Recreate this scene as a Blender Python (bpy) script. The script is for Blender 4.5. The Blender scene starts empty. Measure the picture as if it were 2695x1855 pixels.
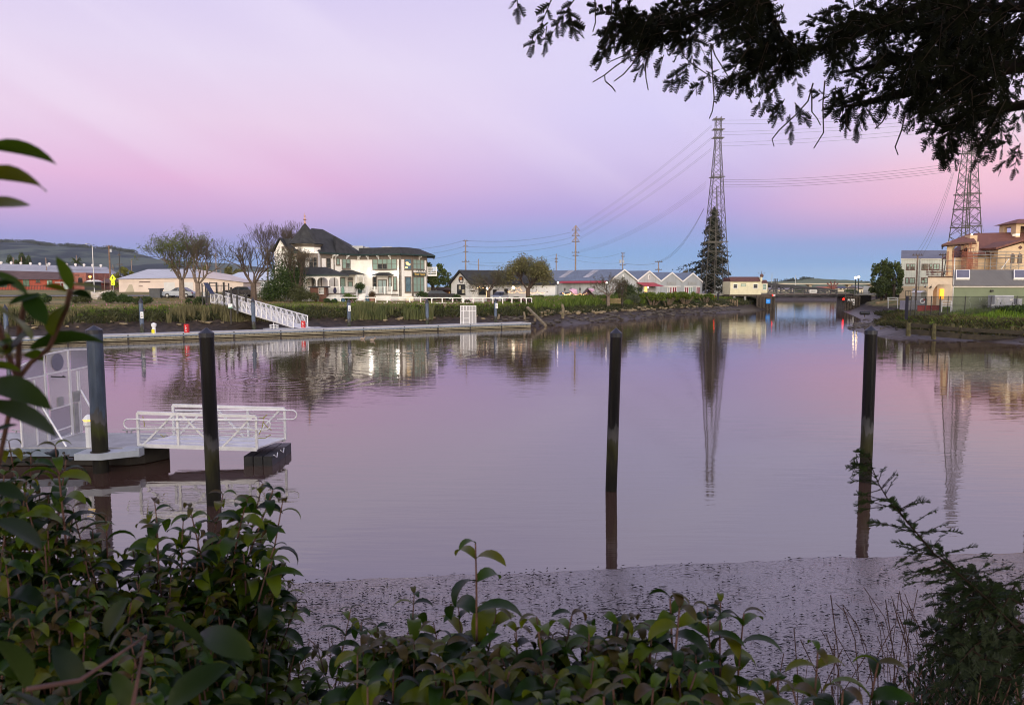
import bpy, math, random
import numpy as np
from mathutils import Vector, Matrix, noise as mnoise
random.seed(7); RNG=np.random.default_rng(7)
scene=bpy.context.scene; COL=scene.collection
PI=math.pi
# ---------------------------------------------------------------- camera model: photo pixels -> world metres
FPX=1946.0; CX=1347.5; CY=927.5; PITCH=math.radians(5.07); CAMZ=5.0
cp_,sp_=math.cos(PITCH),math.sin(PITCH)
def P(px,py,Y):
    u=(px-CX)/FPX; v=(CY-py)/FPX; dy=cp_+v*sp_; dz=-sp_+v*cp_; t=Y/dy
    return Vector((u*t,Y,CAMZ+dz*t))
def G(px,py,z=0.0):
    u=(px-CX)/FPX; v=(CY-py)/FPX; dy=cp_+v*sp_; dz=-sp_+v*cp_; t=(z-CAMZ)/dz
    return Vector((u*t,dy*t,z))
def X(px,Y,py=755): return P(px,py,Y).x
def Z(py,Y): return P(CX,py,Y).z
def zf(ox,oy,s): return lambda x,y:(ox+x*s,oy+y*s)
z0=zf(0,0,1.16214); z1=zf(0,560,.30186); z2=zf(680,560,.22424); z3=zf(1100,560,.25873); z4=zf(1600,560,.23717)
z5=zf(2100,540,.25658); zA=zf(0,840,.35088); zB=zf(0,1200,.4104); zC=zf(900,1350,.3881); zD=zf(1800,1200,.41036)
ZEF=zf(1300,0,.60155); H1=zf(700,560,.15038); H2=zf(940,620,.11905); BR=zf(1990,690,.13368); RB=zf(2350,560,.1692)
SB=zf(1160,680,.14662); WH=zf(1480,680,.20699); GW=zf(500,700,.15524); LF=zf(0,680,.13799); ND=zf(0,880,.2381)
NG=zf(330,1030,.20267); T1=zf(1780,280,.32573); T2=zf(2440,240,.25063); F1=zf(1300,0,.30186); F2=zf(1900,0,.34282)
# ---------------------------------------------------------------- materials
def nodes(m):
    m.use_nodes=True; nt=m.node_tree; return nt,nt.nodes,nt.links
MATS={}
def mat(name,col,rough=.7,var=.15,scale=3.0,bump=0.0,bscale=None,metal=0.0,spec=.5,pattern=None,psize=.2,col2=None,stretch=(1,1,1),coat=0,ior=1.45):
    if name in MATS: return MATS[name]
    m=bpy.data.materials.new(name); nt,N,L=nodes(m); b=N['Principled BSDF']
    b.inputs['Roughness'].default_value=rough; b.inputs['Metallic'].default_value=metal
    b.inputs['Specular IOR Level'].default_value=spec; b.inputs['IOR'].default_value=ior
    b.inputs['Coat Weight'].default_value=coat
    tc=N.new('ShaderNodeTexCoord'); mp=N.new('ShaderNodeMapping'); mp.inputs['Scale'].default_value=stretch
    L.new(tc.outputs['Object'],mp.inputs['Vector'])
    nz=N.new('ShaderNodeTexNoise'); nz.inputs['Scale'].default_value=scale; nz.inputs['Detail'].default_value=5; nz.inputs['Roughness'].default_value=.6
    L.new(mp.outputs['Vector'],nz.inputs['Vector'])
    c2=col2 if col2 else tuple(max(0,c*(1-2.2*var)) for c in col)
    c1=tuple(min(1,c*(1+var)) for c in col) if not col2 else col
    rp=N.new('ShaderNodeValToRGB'); rp.color_ramp.elements[0].position=.33; rp.color_ramp.elements[1].position=.67
    rp.color_ramp.elements[0].color=(*c2,1); rp.color_ramp.elements[1].color=(*c1,1)
    L.new(nz.outputs['Fac'],rp.inputs['Fac']); src=rp.outputs['Color']
    hsrc=None
    if pattern in('clap','corr','seam','tile','plank','shingle'):
        sx=N.new('ShaderNodeSeparateXYZ'); L.new(tc.outputs['Object'],sx.inputs[0])
        ax={'clap':'Z','corr':'X','seam':'X','tile':'X','plank':'X','shingle':'Z'}[pattern]
        mu=N.new('ShaderNodeMath'); mu.operation='MULTIPLY'; mu.inputs[1].default_value=1/psize
        if pattern in('corr','seam','tile'):
            ad=N.new('ShaderNodeMath'); ad.operation='ADD'; L.new(sx.outputs['X'],ad.inputs[0]); L.new(sx.outputs['Y'],ad.inputs[1]) if pattern=='corr' else None
            L.new(ad.outputs[0],mu.inputs[0])
        else: L.new(sx.outputs[ax],mu.inputs[0])
        fr=N.new('ShaderNodeMath'); fr.operation='FRACT'; L.new(mu.outputs[0],fr.inputs[0])
        rr=N.new('ShaderNodeValToRGB'); e=rr.color_ramp.elements
        if pattern in('clap','shingle','plank','seam'):
            e[0].position=0; e[0].color=(.45,.45,.45,1); e[1].position=.16; e[1].color=(1,1,1,1)
        else:
            e[0].position=0; e[0].color=(.45,.45,.45,1); e[1].position=.5; e[1].color=(1,1,1,1); x=e.new(1.0); x.color=(.45,.45,.45,1)
        L.new(fr.outputs[0],rr.inputs['Fac'])
        mx=N.new('ShaderNodeMix'); mx.data_type='RGBA'; mx.blend_type='MULTIPLY'; mx.inputs[0].default_value={'clap':.22,'shingle':.5}.get(pattern,.55)
        L.new(src,mx.inputs[6]); L.new(rr.outputs['Color'],mx.inputs[7]); src=mx.outputs[2]; hsrc=rr.outputs['Color']
    if pattern=='brick':
        bt=N.new('ShaderNodeTexBrick'); bt.inputs['Scale'].default_value=1/psize; bt.inputs['Color1'].default_value=(1,1,1,1); bt.inputs['Color2'].default_value=(.7,.7,.7,1); bt.inputs['Mortar'].default_value=(.6,.58,.55,1)
        mp2=N.new('ShaderNodeMapping'); mp2.inputs['Rotation'].default_value=(PI/2,0,0); L.new(tc.outputs['Object'],mp2.inputs['Vector']); L.new(mp2.outputs['Vector'],bt.inputs['Vector'])
        mx=N.new('ShaderNodeMix'); mx.data_type='RGBA'; mx.blend_type='MULTIPLY'; mx.inputs[0].default_value=.8
        L.new(src,mx.inputs[6]); L.new(bt.outputs['Color'],mx.inputs[7]); src=mx.outputs[2]; hsrc=bt.outputs['Color']
    L.new(src,b.inputs['Base Color'])
    if bump or hsrc:
        bp=N.new('ShaderNodeBump'); bp.inputs['Strength'].default_value=bump if bump else .4; bp.inputs['Distance'].default_value=.03
        if hsrc: L.new(hsrc,bp.inputs['Height'])
        else:
            n2=N.new('ShaderNodeTexNoise'); n2.inputs['Scale'].default_value=bscale or scale*4; n2.inputs['Detail'].default_value=4
            L.new(tc.outputs['Object'],n2.inputs['Vector']); L.new(n2.outputs['Fac'],bp.inputs['Height'])
        L.new(bp.outputs['Normal'],b.inputs['Normal'])
    MATS[name]=m; return m
def emat(name,col,strength):
    if name in MATS: return MATS[name]
    m=bpy.data.materials.new(name); nt,N,L=nodes(m); b=N['Principled BSDF']
    b.inputs['Base Color'].default_value=(*col,1); b.inputs['Emission Color'].default_value=(*col,1); b.inputs['Emission Strength'].default_value=strength
    MATS[name]=m; return m
def leafmat(name,c1,c2,rough=.6,trans=.3,scale=1.5,spec=.3):
    if name in MATS: return MATS[name]
    m=bpy.data.materials.new(name); nt,N,L=nodes(m); b=N['Principled BSDF']
    b.inputs['Roughness'].default_value=rough; b.inputs['Specular IOR Level'].default_value=spec
    g=N.new('ShaderNodeNewGeometry'); rp=N.new('ShaderNodeValToRGB')
    rp.color_ramp.elements[0].color=(*c1,1); rp.color_ramp.elements[1].color=(*c2,1)
    nz=N.new('ShaderNodeTexNoise'); nz.inputs['Scale'].default_value=scale; tc=N.new('ShaderNodeTexCoord'); L.new(tc.outputs['Object'],nz.inputs['Vector'])
    mx=N.new('ShaderNodeMath'); mx.operation='MULTIPLY_ADD'; L.new(g.outputs['Random Per Island'],mx.inputs[0]); mx.inputs[1].default_value=.6
    sb=N.new('ShaderNodeMath'); sb.operation='MULTIPLY_ADD'; L.new(nz.outputs['Fac'],sb.inputs[0]); sb.inputs[1].default_value=1.4; sb.inputs[2].default_value=-.5
    L.new(sb.outputs[0],mx.inputs[2]); L.new(mx.outputs[0],rp.inputs['Fac']); L.new(rp.outputs['Color'],b.inputs['Base Color'])
    tr=N.new('ShaderNodeBsdfTranslucent'); L.new(rp.outputs['Color'],tr.inputs['Color'])
    ms=N.new('ShaderNodeMixShader'); ms.inputs[0].default_value=trans; L.new(b.outputs[0],ms.inputs[1]); L.new(tr.outputs[0],ms.inputs[2])
    L.new(ms.outputs[0],N['Material Output'].inputs['Surface']); MATS[name]=m; return m
# ---------------------------------------------------------------- mesh builder
class MB:
    def __init__(s): s.v=[]; s.f=[]; s.g=[]
    def add(s,vs,fs):
        o=len(s.v); s.g.append((o,len(s.f))); s.v+= [tuple(p) for p in vs]; s.f+=[tuple(i+o for i in f) for f in fs]; return s
    def box(s,x0,x1,y0,y1,z0,z1):
        return s.add([(x0,y0,z0),(x1,y0,z0),(x1,y1,z0),(x0,y1,z0),(x0,y0,z1),(x1,y0,z1),(x1,y1,z1),(x0,y1,z1)],
                     [(0,3,2,1),(4,5,6,7),(0,1,5,4),(1,2,6,5),(2,3,7,6),(3,0,4,7)])
    def quad(s,a,b,c,d): return s.add([a,b,c,d],[(0,1,2,3)])
    def poly(s,pts): return s.add(pts,[tuple(range(len(pts)))])
    def prism(s,pts,off):   # pts: list of 3D points (planar), extruded by off
        n=len(pts); off=Vector(off); a=[Vector(p) for p in pts]; b=[p+off for p in a]
        return s.add(a+b,[tuple(range(n)),tuple(range(2*n-1,n-1,-1))]+[(i,i+n,(i+1)%n+n,(i+1)%n) for i in range(n)])
    def frustum(s,c0,w0,d0,c1,w1,d1):
        (x,y,z)=c0;(X_,Y_,Z_)=c1
        return s.add([(x-w0,y-d0,z),(x+w0,y-d0,z),(x+w0,y+d0,z),(x-w0,y+d0,z),(X_-w1,Y_-d1,Z_),(X_+w1,Y_-d1,Z_),(X_+w1,Y_+d1,Z_),(X_-w1,Y_+d1,Z_)],
                     [(0,3,2,1),(4,5,6,7),(0,1,5,4),(1,2,6,5),(2,3,7,6),(3,0,4,7)])
    def cyl(s,a,b,r0,r1=None,n=8,cap=True):
        if r1 is None: r1=r0
        a=Vector(a); b=Vector(b); d=(b-a); 
        if d.length<1e-6: return s
        d.normalize(); u=d.orthogonal().normalized(); w=d.cross(u)
        vs=[]
        for c,r in((a,r0),(b,r1)):
            for i in range(n):
                t=2*PI*i/n; vs.append(c+(u*math.cos(t)+w*math.sin(t))*r)
        fs=[(i,(i+1)%n,(i+1)%n+n,i+n) for i in range(n)]
        if cap: fs+=[tuple(range(n-1,-1,-1)),tuple(range(n,2*n))]
        return s.add(vs,fs)
    def bar(s,a,b,w,h=None):   # square bar
        h=h or w; a=Vector(a); b=Vector(b); d=(b-a)
        if d.length<1e-6: return s
        d.normalize(); up=Vector((0,0,1)) if abs(d.z)<.95 else Vector((0,1,0))
        u=d.cross(up).normalized()*w/2; k=u.normalized().cross(d)*h/2
        vs=[a-u-k,a+u-k,a+u+k,a-u+k,b-u-k,b+u-k,b+u+k,b-u+k]
        return s.add(vs,[(0,3,2,1),(4,5,6,7),(0,1,5,4),(1,2,6,5),(2,3,7,6),(3,0,4,7)])
    def tube(s,pts,r,n=6,taper=None):
        pts=[Vector(p) for p in pts]; m=len(pts); vs=[]; pu=None
        for i,p in enumerate(pts):
            d=(pts[min(i+1,m-1)]-pts[max(i-1,0)]).normalized()
            if pu is None: u=d.orthogonal().normalized()
            else:
                u=pu-d*pu.dot(d); u=u.normalized() if u.length>1e-5 else d.orthogonal().normalized()
            pu=u; w=d.cross(u); rr=r[i] if isinstance(r,(list,tuple)) else (r if taper is None else r+(taper-r)*i/(m-1))
            for k in range(n):
                t=2*PI*k/n; vs.append(p+(u*math.cos(t)+w*math.sin(t))*rr)
        fs=[(i*n+k,i*n+(k+1)%n,(i+1)*n+(k+1)%n,(i+1)*n+k) for i in range(m-1) for k in range(n)]
        fs+=[tuple(range(n-1,-1,-1)),tuple(range((m-1)*n,m*n))]
        return s.add(vs,fs)
    def lathe(s,c,prof,n=16):   # prof [(r,z)]
        vs=[];m=len(prof)
        for r,z in prof:
            for k in range(n):
                t=2*PI*k/n; vs.append((c[0]+r*math.cos(t),c[1]+r*math.sin(t),c[2]+z))
        fs=[(i*n+k,i*n+(k+1)%n,(i+1)*n+(k+1)%n,(i+1)*n+k) for i in range(m-1) for k in range(n)]
        fs+=[tuple(range(n-1,-1,-1)),tuple(range((m-1)*n,m*n))]
        return s.add(vs,fs)
    def sphere(s,c,r,n=8,m=6,sc=(1,1,1)):
        prof=[(max(1e-3,r*math.sin(PI*i/m)),-r*math.cos(PI*i/m)*sc[2]) for i in range(m+1)]
        return s.lathe(c,prof,n)
    def rock(s,c,r,sd):
        o=len(s.v); rnd=random.Random(sd); s.sphere(c,1,7,5)
        sx,sy,sz=r; ph=rnd.random()*9
        for i in range(o,len(s.v)):
            x,y,z=s.v[i]; dx,dy,dz=x-c[0],y-c[1],z-c[2]
            k=.75+.5*mnoise.noise(Vector((dx*1.7+ph,dy*1.7,dz*1.7+sd)))
            s.v[i]=(c[0]+dx*sx*k,c[1]+dy*sy*k,c[2]+dz*sz*k)
        return s
def mesh_from(v,f,name):
    me=bpy.data.meshes.new(name); me.from_pydata([tuple(p) for p in v],[],f); me.update(); return me
def mesh_np(V,Fq,name):   # V (n,3) , Fq (m,k) uniform face size
    me=bpy.data.meshes.new(name); n=len(V); m,k=Fq.shape
    me.vertices.add(n); me.vertices.foreach_set('co',np.ascontiguousarray(V,dtype=np.float32).ravel())
    me.loops.add(m*k); me.loops.foreach_set('vertex_index',np.ascontiguousarray(Fq,dtype=np.int32).ravel())
    me.polygons.add(m); me.polygons.foreach_set('loop_start',np.arange(0,m*k,k,dtype=np.int32)); me.polygons.foreach_set('loop_total',np.full(m,k,dtype=np.int32))
    me.update(calc_edges=True); return me
def tagp(o,label=None,cat=None,group=None,kind=None):
    if label: o['label']=label
    if cat: o['category']=cat
    if group: o['group']=group
    if kind: o['kind']=kind
    return o
SPLIT={'posts':'post','hanging_twigs':'hanging_twig','lit_lamps_in_window':'lit_lamp','crossarm':'crossarm','small_lettering':'small_lettering'}
class Thing:
    def __init__(s,name,label,cat,loc=(0,0,0),rz=0,group=None):
        o=bpy.data.objects.new(name,None); o.empty_display_size=.2; COL.objects.link(o); s.o=o
        o.location=loc; o.rotation_euler=(0,0,rz); tagp(o,label,cat,group); s.loc=Vector(loc); s.rz=rz
        s.M=Matrix.Translation(s.loc)@Matrix.Rotation(rz,4,'Z'); s.Mi=s.M.inverted()
    def part(s,name,mb,m,label=None,parent=None,world=False,smooth=False):
        if isinstance(mb,MB) and name in SPLIT and len(mb.g)>1:
            gs=mb.g+[(len(mb.v),len(mb.f))]
            for (a,b),(c,d) in zip(gs[:-1],gs[1:]):
                q=MB(); q.v=mb.v[a:c]; q.f=[tuple(i-a for i in f) for f in mb.f[b:d]]; r=s.part(SPLIT[name],q,m,label,parent,world,smooth)
            return r
        if isinstance(mb,MB):
            v=[s.Mi@Vector(p) for p in mb.v] if world else mb.v
            me=mesh_from(v,mb.f,name)
        else:
            V,Fq=mb
            if world:
                R=np.array(s.Mi)[:3,:3]; T=np.array(s.Mi)[:3,3]; V=V@R.T+T
            me=mesh_np(V,Fq,name)
        me.materials.append(m); o=bpy.data.objects.new(name,me); COL.objects.link(o); o.parent=parent if parent else s.o
        if smooth: me.shade_smooth()
        if label: o['label']=label
        return o
def single(name,label,cat,mb,m,group=None,kind=None,origin=None,smooth=False):
    if isinstance(mb,MB):
        V=np.array(mb.v); 
        if origin is None: origin=((V[:,0].min()+V[:,0].max())/2,(V[:,1].min()+V[:,1].max())/2,V[:,2].min())
        me=mesh_from((V-np.array(origin)).tolist(),mb.f,name)
    else:
        V,Fq=mb
        if origin is None: origin=((V[:,0].min()+V[:,0].max())/2,(V[:,1].min()+V[:,1].max())/2,V[:,2].min())
        me=mesh_np(V-np.array(origin),Fq,name)
    me.materials.append(m); o=bpy.data.objects.new(name,me); o.location=origin; COL.objects.link(o)
    if smooth: me.shade_smooth()
    return tagp(o,label,cat,group,kind)
def copy_tree(o,parent=None):
    c=o.copy(); COL.objects.link(c)
    if parent is not None: c.parent=parent
    for ch in [x for x in o.children]: copy_tree(ch,c)
    return c
def text_mb(txt,size,depth=.02):
    cu=bpy.data.curves.new('t','FONT'); cu.body=txt; cu.size=size; cu.extrude=depth; cu.align_x='CENTER'; cu.align_y='CENTER'
    ob=bpy.data.objects.new('t',cu); COL.objects.link(ob); bpy.context.view_layer.update()
    me=bpy.data.meshes.new_from_object(ob.evaluated_get(bpy.context.evaluated_depsgraph_get()))
    v=[tuple(p.co) for p in me.vertices]; f=[tuple(p.vertices) for p in me.polygons]
    bpy.data.objects.remove(ob); bpy.data.curves.remove(cu); bpy.data.meshes.remove(me)
    mb=MB(); mb.v=[(x,-z,y) for x,y,z in v]; mb.f=f; return mb   # standing upright, facing -Y
def shift(mb,d): mb.v=[(a+d[0],b+d[1],c+d[2]) for a,b,c in mb.v]; return mb
# ---------------------------------------------------------------- foliage generators (numpy)
def leaves_np(C,size,rng,aspect=.5,flat=.0,sizevar=.4):
    """C (n,3) centres -> diamond quads with random orientation"""
    n=len(C); a=rng.normal(size=(n,3)); a[:,2]*=(1-flat); a/=np.linalg.norm(a,axis=1)[:,None]+1e-9
    b=rng.normal(size=(n,3)); b-= (b*a).sum(1)[:,None]*a; b/=np.linalg.norm(b,axis=1)[:,None]+1e-9
    s=size*(1+sizevar*rng.uniform(-1,1,n))[:,None]
    V=np.stack([C-a*s*.5,C+b*s*aspect*.5,C+a*s*.5,C-b*s*aspect*.5],1).reshape(-1,3)
    return V,np.arange(4*n).reshape(n,4)
def join_np(parts):
    Vs=[];Fs=[];o=0
    for V,F in parts:
        Vs.append(V);Fs.append(F+o);o+=len(V)
    return np.concatenate(Vs),np.concatenate(Fs)
def shell_pts(cs,rs,n,rng,inner=.55):
    """points in ellipsoid clumps, biased to the shell"""
    cs=np.array(cs);rs=np.array(rs); w=(rs.prod(1))**(2/3); k=rng.choice(len(cs),n,p=w/w.sum())
    d=rng.normal(size=(n,3)); d/=np.linalg.norm(d,axis=1)[:,None]; r=(inner+(1-inner)*rng.random(n))[:,None]
    r*= .85+.3*rng.random((n,1))
    return cs[k]+d*rs[k]*r
class Branches:
    """recursive skeleton"""
    def __init__(s,seed): s.r=random.Random(seed); s.segs=[]; s.tips=[]
    def grow(s,p,d,L,r,lvl,maxl,spread=.55,up=.15,nch=(2,3),shrink=.72,wob=.18,rs=.62):
        p=Vector(p); d=Vector(d).normalized(); pts=[p]; n=3 if lvl<maxl else 2
        for i in range(n):
            d=(d+Vector((s.r.gauss(0,wob),s.r.gauss(0,wob),s.r.gauss(0,wob*.6)+up*.3))).normalized(); p=p+d*(L/n); pts.append(p)
        s.segs.append((pts,r,r*rs,lvl))
        if lvl>=maxl: s.tips.append(p); return
        for i in range(s.r.randint(*nch)):
            ax=Vector((s.r.gauss(0,1),s.r.gauss(0,1),s.r.gauss(0,1)))
            ax=(ax-d*ax.dot(d)).normalized(); nd=(d+ax*spread*(.6+.7*s.r.random())+Vector((0,0,up))).normalized()
            q=pts[-1] if i<2 else pts[-2]
            s.grow(q,nd,L*shrink*(.8+.4*s.r.random()),r*rs,lvl+1,maxl,spread,up,nch,shrink,wob,rs)
    def mb(s,l0,l1,minr=.0):
        m=MB()
        for pts,a,b,l in s.segs:
            if l0<=l<=l1: m.tube(pts,max(a,minr),n=(7 if l<2 else 3),taper=max(b,minr))
        return m
# ================================================================ SETTING
# near waterline of the mud flat (our side)
NEAR=[G(*z0(x,y),0) for x,y in ((-500,1345),(150,1338),(600,1318),(1000,1300),(1400,1280),(1800,1262),(2319,1245),(3000,1222))]
NEAR=[Vector((-60,14.2,0))]+NEAR+[Vector((60,18,0)),Vector((300,30,0))]
FARL=[G(px,py,0) for px,py in ((-900,925),(0,889),(350,880),(700,870),(1000,864),(1250,861),(1480,856),(1604,845.6),(1728,834),(1904,823),(2000,817))]
FARL=[Vector((-300,55,0))]+FARL
BRID=[Vector((X(2040,168),168,0)),Vector((X(2040,185),185,0)),Vector((X(1960,230),236,0)),Vector((30,262,0)),Vector((70,292,0)),Vector((150,280,0)),Vector((175,262,0)),Vector((X(2330,230),228,0)),Vector((X(2235,185),185,0)),Vector((X(2222,152),152,0))]
RIGHTB=[G(*z5(x,y),0) for x,y in ((640,1168),(640,1205),(475,1252),(700,1312),(830,1345),(1300,1366),(1700,1386),(2319,1427))]+[Vector((60,57,0)),Vector((120,46,0)),Vector((300,40,0))]
RIVER=NEAR[::1]+RIGHTB[::-1]+BRID[::-1]+FARL[::-1]
RP=np.array([(p.x,p.y) for p in RIVER])
def sdist(x,y):
    """signed distance to the river polygon, + on land"""
    x=np.asarray(x,float);y=np.asarray(y,float); d=np.full(x.shape,1e9); ins=np.zeros(x.shape,bool); n=len(RP)
    for i in range(n):
        x1,y1=RP[i]; x2,y2=RP[(i+1)%n]; ex,ey=x2-x1,y2-y1
        t=np.clip(((x-x1)*ex+(y-y1)*ey)/(ex*ex+ey*ey+1e-9),0,1); d=np.minimum(d,np.hypot(x-x1-t*ex,y-y1-t*ey))
        c=((y1>y)!=(y2>y)); ins^= c&(x<(x2-x1)*(y-y1)/(y2-y1+1e-12)+x1)
    return np.where(ins,-d,d)
def vnoise(x,y,s,seed=0):
    x=np.asarray(x)*s+seed*17.3; y=np.asarray(y)*s+seed*5.1; xi=np.floor(x);yi=np.floor(y);fx=x-xi;fy=y-yi
    h=lambda a,b:np.modf(np.abs(np.sin(a*127.1+b*311.7+seed)*43758.5453))[0]
    fx=fx*fx*(3-2*fx);fy=fy*fy*(3-2*fy)
    return (h(xi,yi)*(1-fx)+h(xi+1,yi)*fx)*(1-fy)+(h(xi,yi+1)*(1-fx)+h(xi+1,yi+1)*fx)*fy
def fbm(x,y,s,seed=0,o=3):
    r=0;a=1;t=0
    for i in range(o): r=r+a*vnoise(x,y,s*2**i,seed+i);t+=a;a*=.5
    return r/t
def height(x,y,rough=True):
    x=np.asarray(x,float);y=np.asarray(y,float); d=sdist(x,y)
    base=2.62+np.clip(-(x+8)/45,0,1)*.75+np.clip((y-105)/60,0,1)*np.clip(-(x+10)/30,0,1)*.85
    left=np.interp(d,[-8,-3,0,1.5,3,4.2,6,8,12],[-1.6,-.8,0,.45,.95,1.5,2.1,2.5,2.62])
    right=np.interp(d,[-8,-3,0,3,5,6.2,9,14,20],[-1.6,-.6,0,.32,.6,1.25,1.55,2.1,2.35])
    near=np.interp(d,[-8,-2,0,1.2,6,9,13,40],[-1.6,-.6,-.3,-.2,.1,2.3,3.3,3.6])
    wr=np.clip((x-36)/8,0,1)*np.clip((140-y)/10,0,1)
    h=left*(1-wr)+right*wr
    h=h+(base-2.62)*np.clip((d-9)/17,0,1)*(1-wr)
    h=np.where(y<40,near,h)
    if rough: h=h+np.where(d>.0,1,0)*(fbm(x,y,.9,3)-.5)*np.clip(d/3,0,1)*.28*np.where(d<14,1,.25)+np.clip(d/2,0,1)*np.where(d<9,1,0)*(vnoise(x,y,2.3,9)-.5)*.22
    return h
def H(x,y): return float(height(np.array([x]),np.array([y]),False)[0])
def axis(segs):
    a=[]
    for s,e,st in segs: a+=list(np.arange(s,e,st))
    return np.array(a)
ax_=axis([(-4000,-600,400),(-600,-140,30),(-140,-75,2),(-75,85,.7),(85,140,2.5),(140,600,40),(600,4001,400)])
ay_=axis([(-200,-20,20),(-20,0,2),(0,22,.6),(22,56,6),(56,190,.7),(190,300,2.5),(300,700,40),(700,6001,500)])
gx,gy=np.meshgrid(ax_,ay_); gz=height(gx.ravel(),gy.ravel()); nx,ny=len(ax_),len(ay_)
V=np.stack([gx.ravel(),gy.ravel(),gz],1); ii=np.arange(nx*ny).reshape(ny,nx)
Fq=np.stack([ii[:-1,:-1].ravel(),ii[:-1,1:].ravel(),ii[1:,1:].ravel(),ii[1:,:-1].ravel()],1)
m=bpy.data.materials.new('ground_soil_grass'); nt,N,L=nodes(m); b=N['Principled BSDF']; b.inputs['Roughness'].default_value=.8; b.inputs['Specular IOR Level'].default_value=.22
g=N.new('ShaderNodeNewGeometry'); sx=N.new('ShaderNodeSeparateXYZ'); L.new(g.outputs['Position'],sx.inputs[0])
nz=N.new('ShaderNodeTexNoise'); nz.inputs['Scale'].default_value=.35; nz.inputs['Detail'].default_value=8; L.new(g.outputs['Position'],nz.inputs['Vector'])
rg=N.new('ShaderNodeValToRGB'); e=rg.color_ramp.elements; e[0].position=.38;e[0].color=(.085,.105,.028,1);e[1].position=.62;e[1].color=(.25,.19,.085,1)
L.new(nz.outputs['Fac'],rg.inputs['Fac'])
n2=N.new('ShaderNodeTexNoise'); n2.inputs['Scale'].default_value=1.6; n2.inputs['Detail'].default_value=8; L.new(g.outputs['Position'],n2.inputs['Vector'])
rm=N.new('ShaderNodeValToRGB'); e=rm.color_ramp.elements; e[0].position=.35;e[0].color=(.018,.013,.010,1);e[1].position=.7;e[1].color=(.058,.042,.031,1); L.new(n2.outputs['Fac'],rm.inputs['Fac'])
ma=N.new('ShaderNodeMath'); ma.operation='MULTIPLY_ADD'; ma.inputs[1].default_value=.8; L.new(n2.outputs['Fac'],ma.inputs[0]); L.new(sx.outputs['Z'],ma.inputs[2])
mr=N.new('ShaderNodeMapRange'); mr.inputs['From Min'].default_value=1.75; mr.inputs['From Max'].default_value=2.15; L.new(ma.outputs[0],mr.inputs['Value'])
mx=N.new('ShaderNodeMix'); mx.data_type='RGBA'; L.new(mr.outputs[0],mx.inputs[0]); L.new(rm.outputs['Color'],mx.inputs[6]); L.new(rg.outputs['Color'],mx.inputs[7]); L.new(mx.outputs[2],b.inputs['Base Color'])
rr=N.new('ShaderNodeMapRange'); rr.inputs['From Min'].default_value=.2; rr.inputs['From Max'].default_value=1.4; rr.inputs['To Min'].default_value=.42; rr.inputs['To Max'].default_value=.9; L.new(sx.outputs['Z'],rr.inputs['Value']); L.new(rr.outputs[0],b.inputs['Roughness'])
bp=N.new('ShaderNodeBump'); bp.inputs['Strength'].default_value=.8; bp.inputs['Distance'].default_value=.15; L.new(n2.outputs['Fac'],bp.inputs['Height']); L.new(bp.outputs[0],b.inputs['Normal'])
go=single('ground',None,None,(V,Fq),m,kind='structure',origin=(0,0,0),smooth=True)
# ---- water
m=bpy.data.materials.new('river_water'); nt,N,L=nodes(m); b=N['Principled BSDF']
b.inputs['Base Color'].default_value=(.060,.034,.026,1); b.inputs['Roughness'].default_value=.018; b.inputs['IOR'].default_value=2.6; b.inputs['Specular IOR Level'].default_value=.62
tc=N.new('ShaderNodeTexCoord')
def wn(scale,rot,detail,dist=0):
    mp=N.new('ShaderNodeMapping'); mp.inputs['Scale'].default_value=scale; mp.inputs['Rotation'].default_value=(0,0,rot); L.new(tc.outputs['Object'],mp.inputs['Vector'])
    n=N.new('ShaderNodeTexNoise'); n.inputs['Scale'].default_value=1; n.inputs['Detail'].default_value=detail; n.inputs['Distortion'].default_value=dist; L.new(mp.outputs[0],n.inputs['Vector']); return n.outputs['Fac']
def mth(op,a,b_,c=None):
    n=N.new('ShaderNodeMath'); n.operation=op
    for i,q in enumerate((a,b_,c)):
        if q is None: continue
        if isinstance(q,(int,float)): n.inputs[i].default_value=q
        else: L.new(q,n.inputs[i])
    return n.outputs[0]
pn=wn((.07,.07,.07),0,2)     # patches where the surface is stirred
pr=N.new('ShaderNodeMapRange'); pr.inputs['From Min'].default_value=.38; pr.inputs['From Max'].default_value=.68; pr.inputs['To Min'].default_value=.15; pr.inputs['To Max'].default_value=1; L.new(pn,pr.inputs['Value'])
h1=mth('MULTIPLY',wn((.55,2.6,1),.10,1,.2),.0042)
h2=mth('MULTIPLY',mth('MULTIPLY',wn((1.3,8.0,1),-.12,2,.3),.0014),pr.outputs[0])
h3=mth('MULTIPLY',wn((.10,.35,1),.3,1),.008)
h4=mth('MULTIPLY',wn((1.1,6.5,1),.22,1,.5),.0019)
hh=mth('ADD',mth('ADD',mth('ADD',h1,h2),h3),h4)
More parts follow.
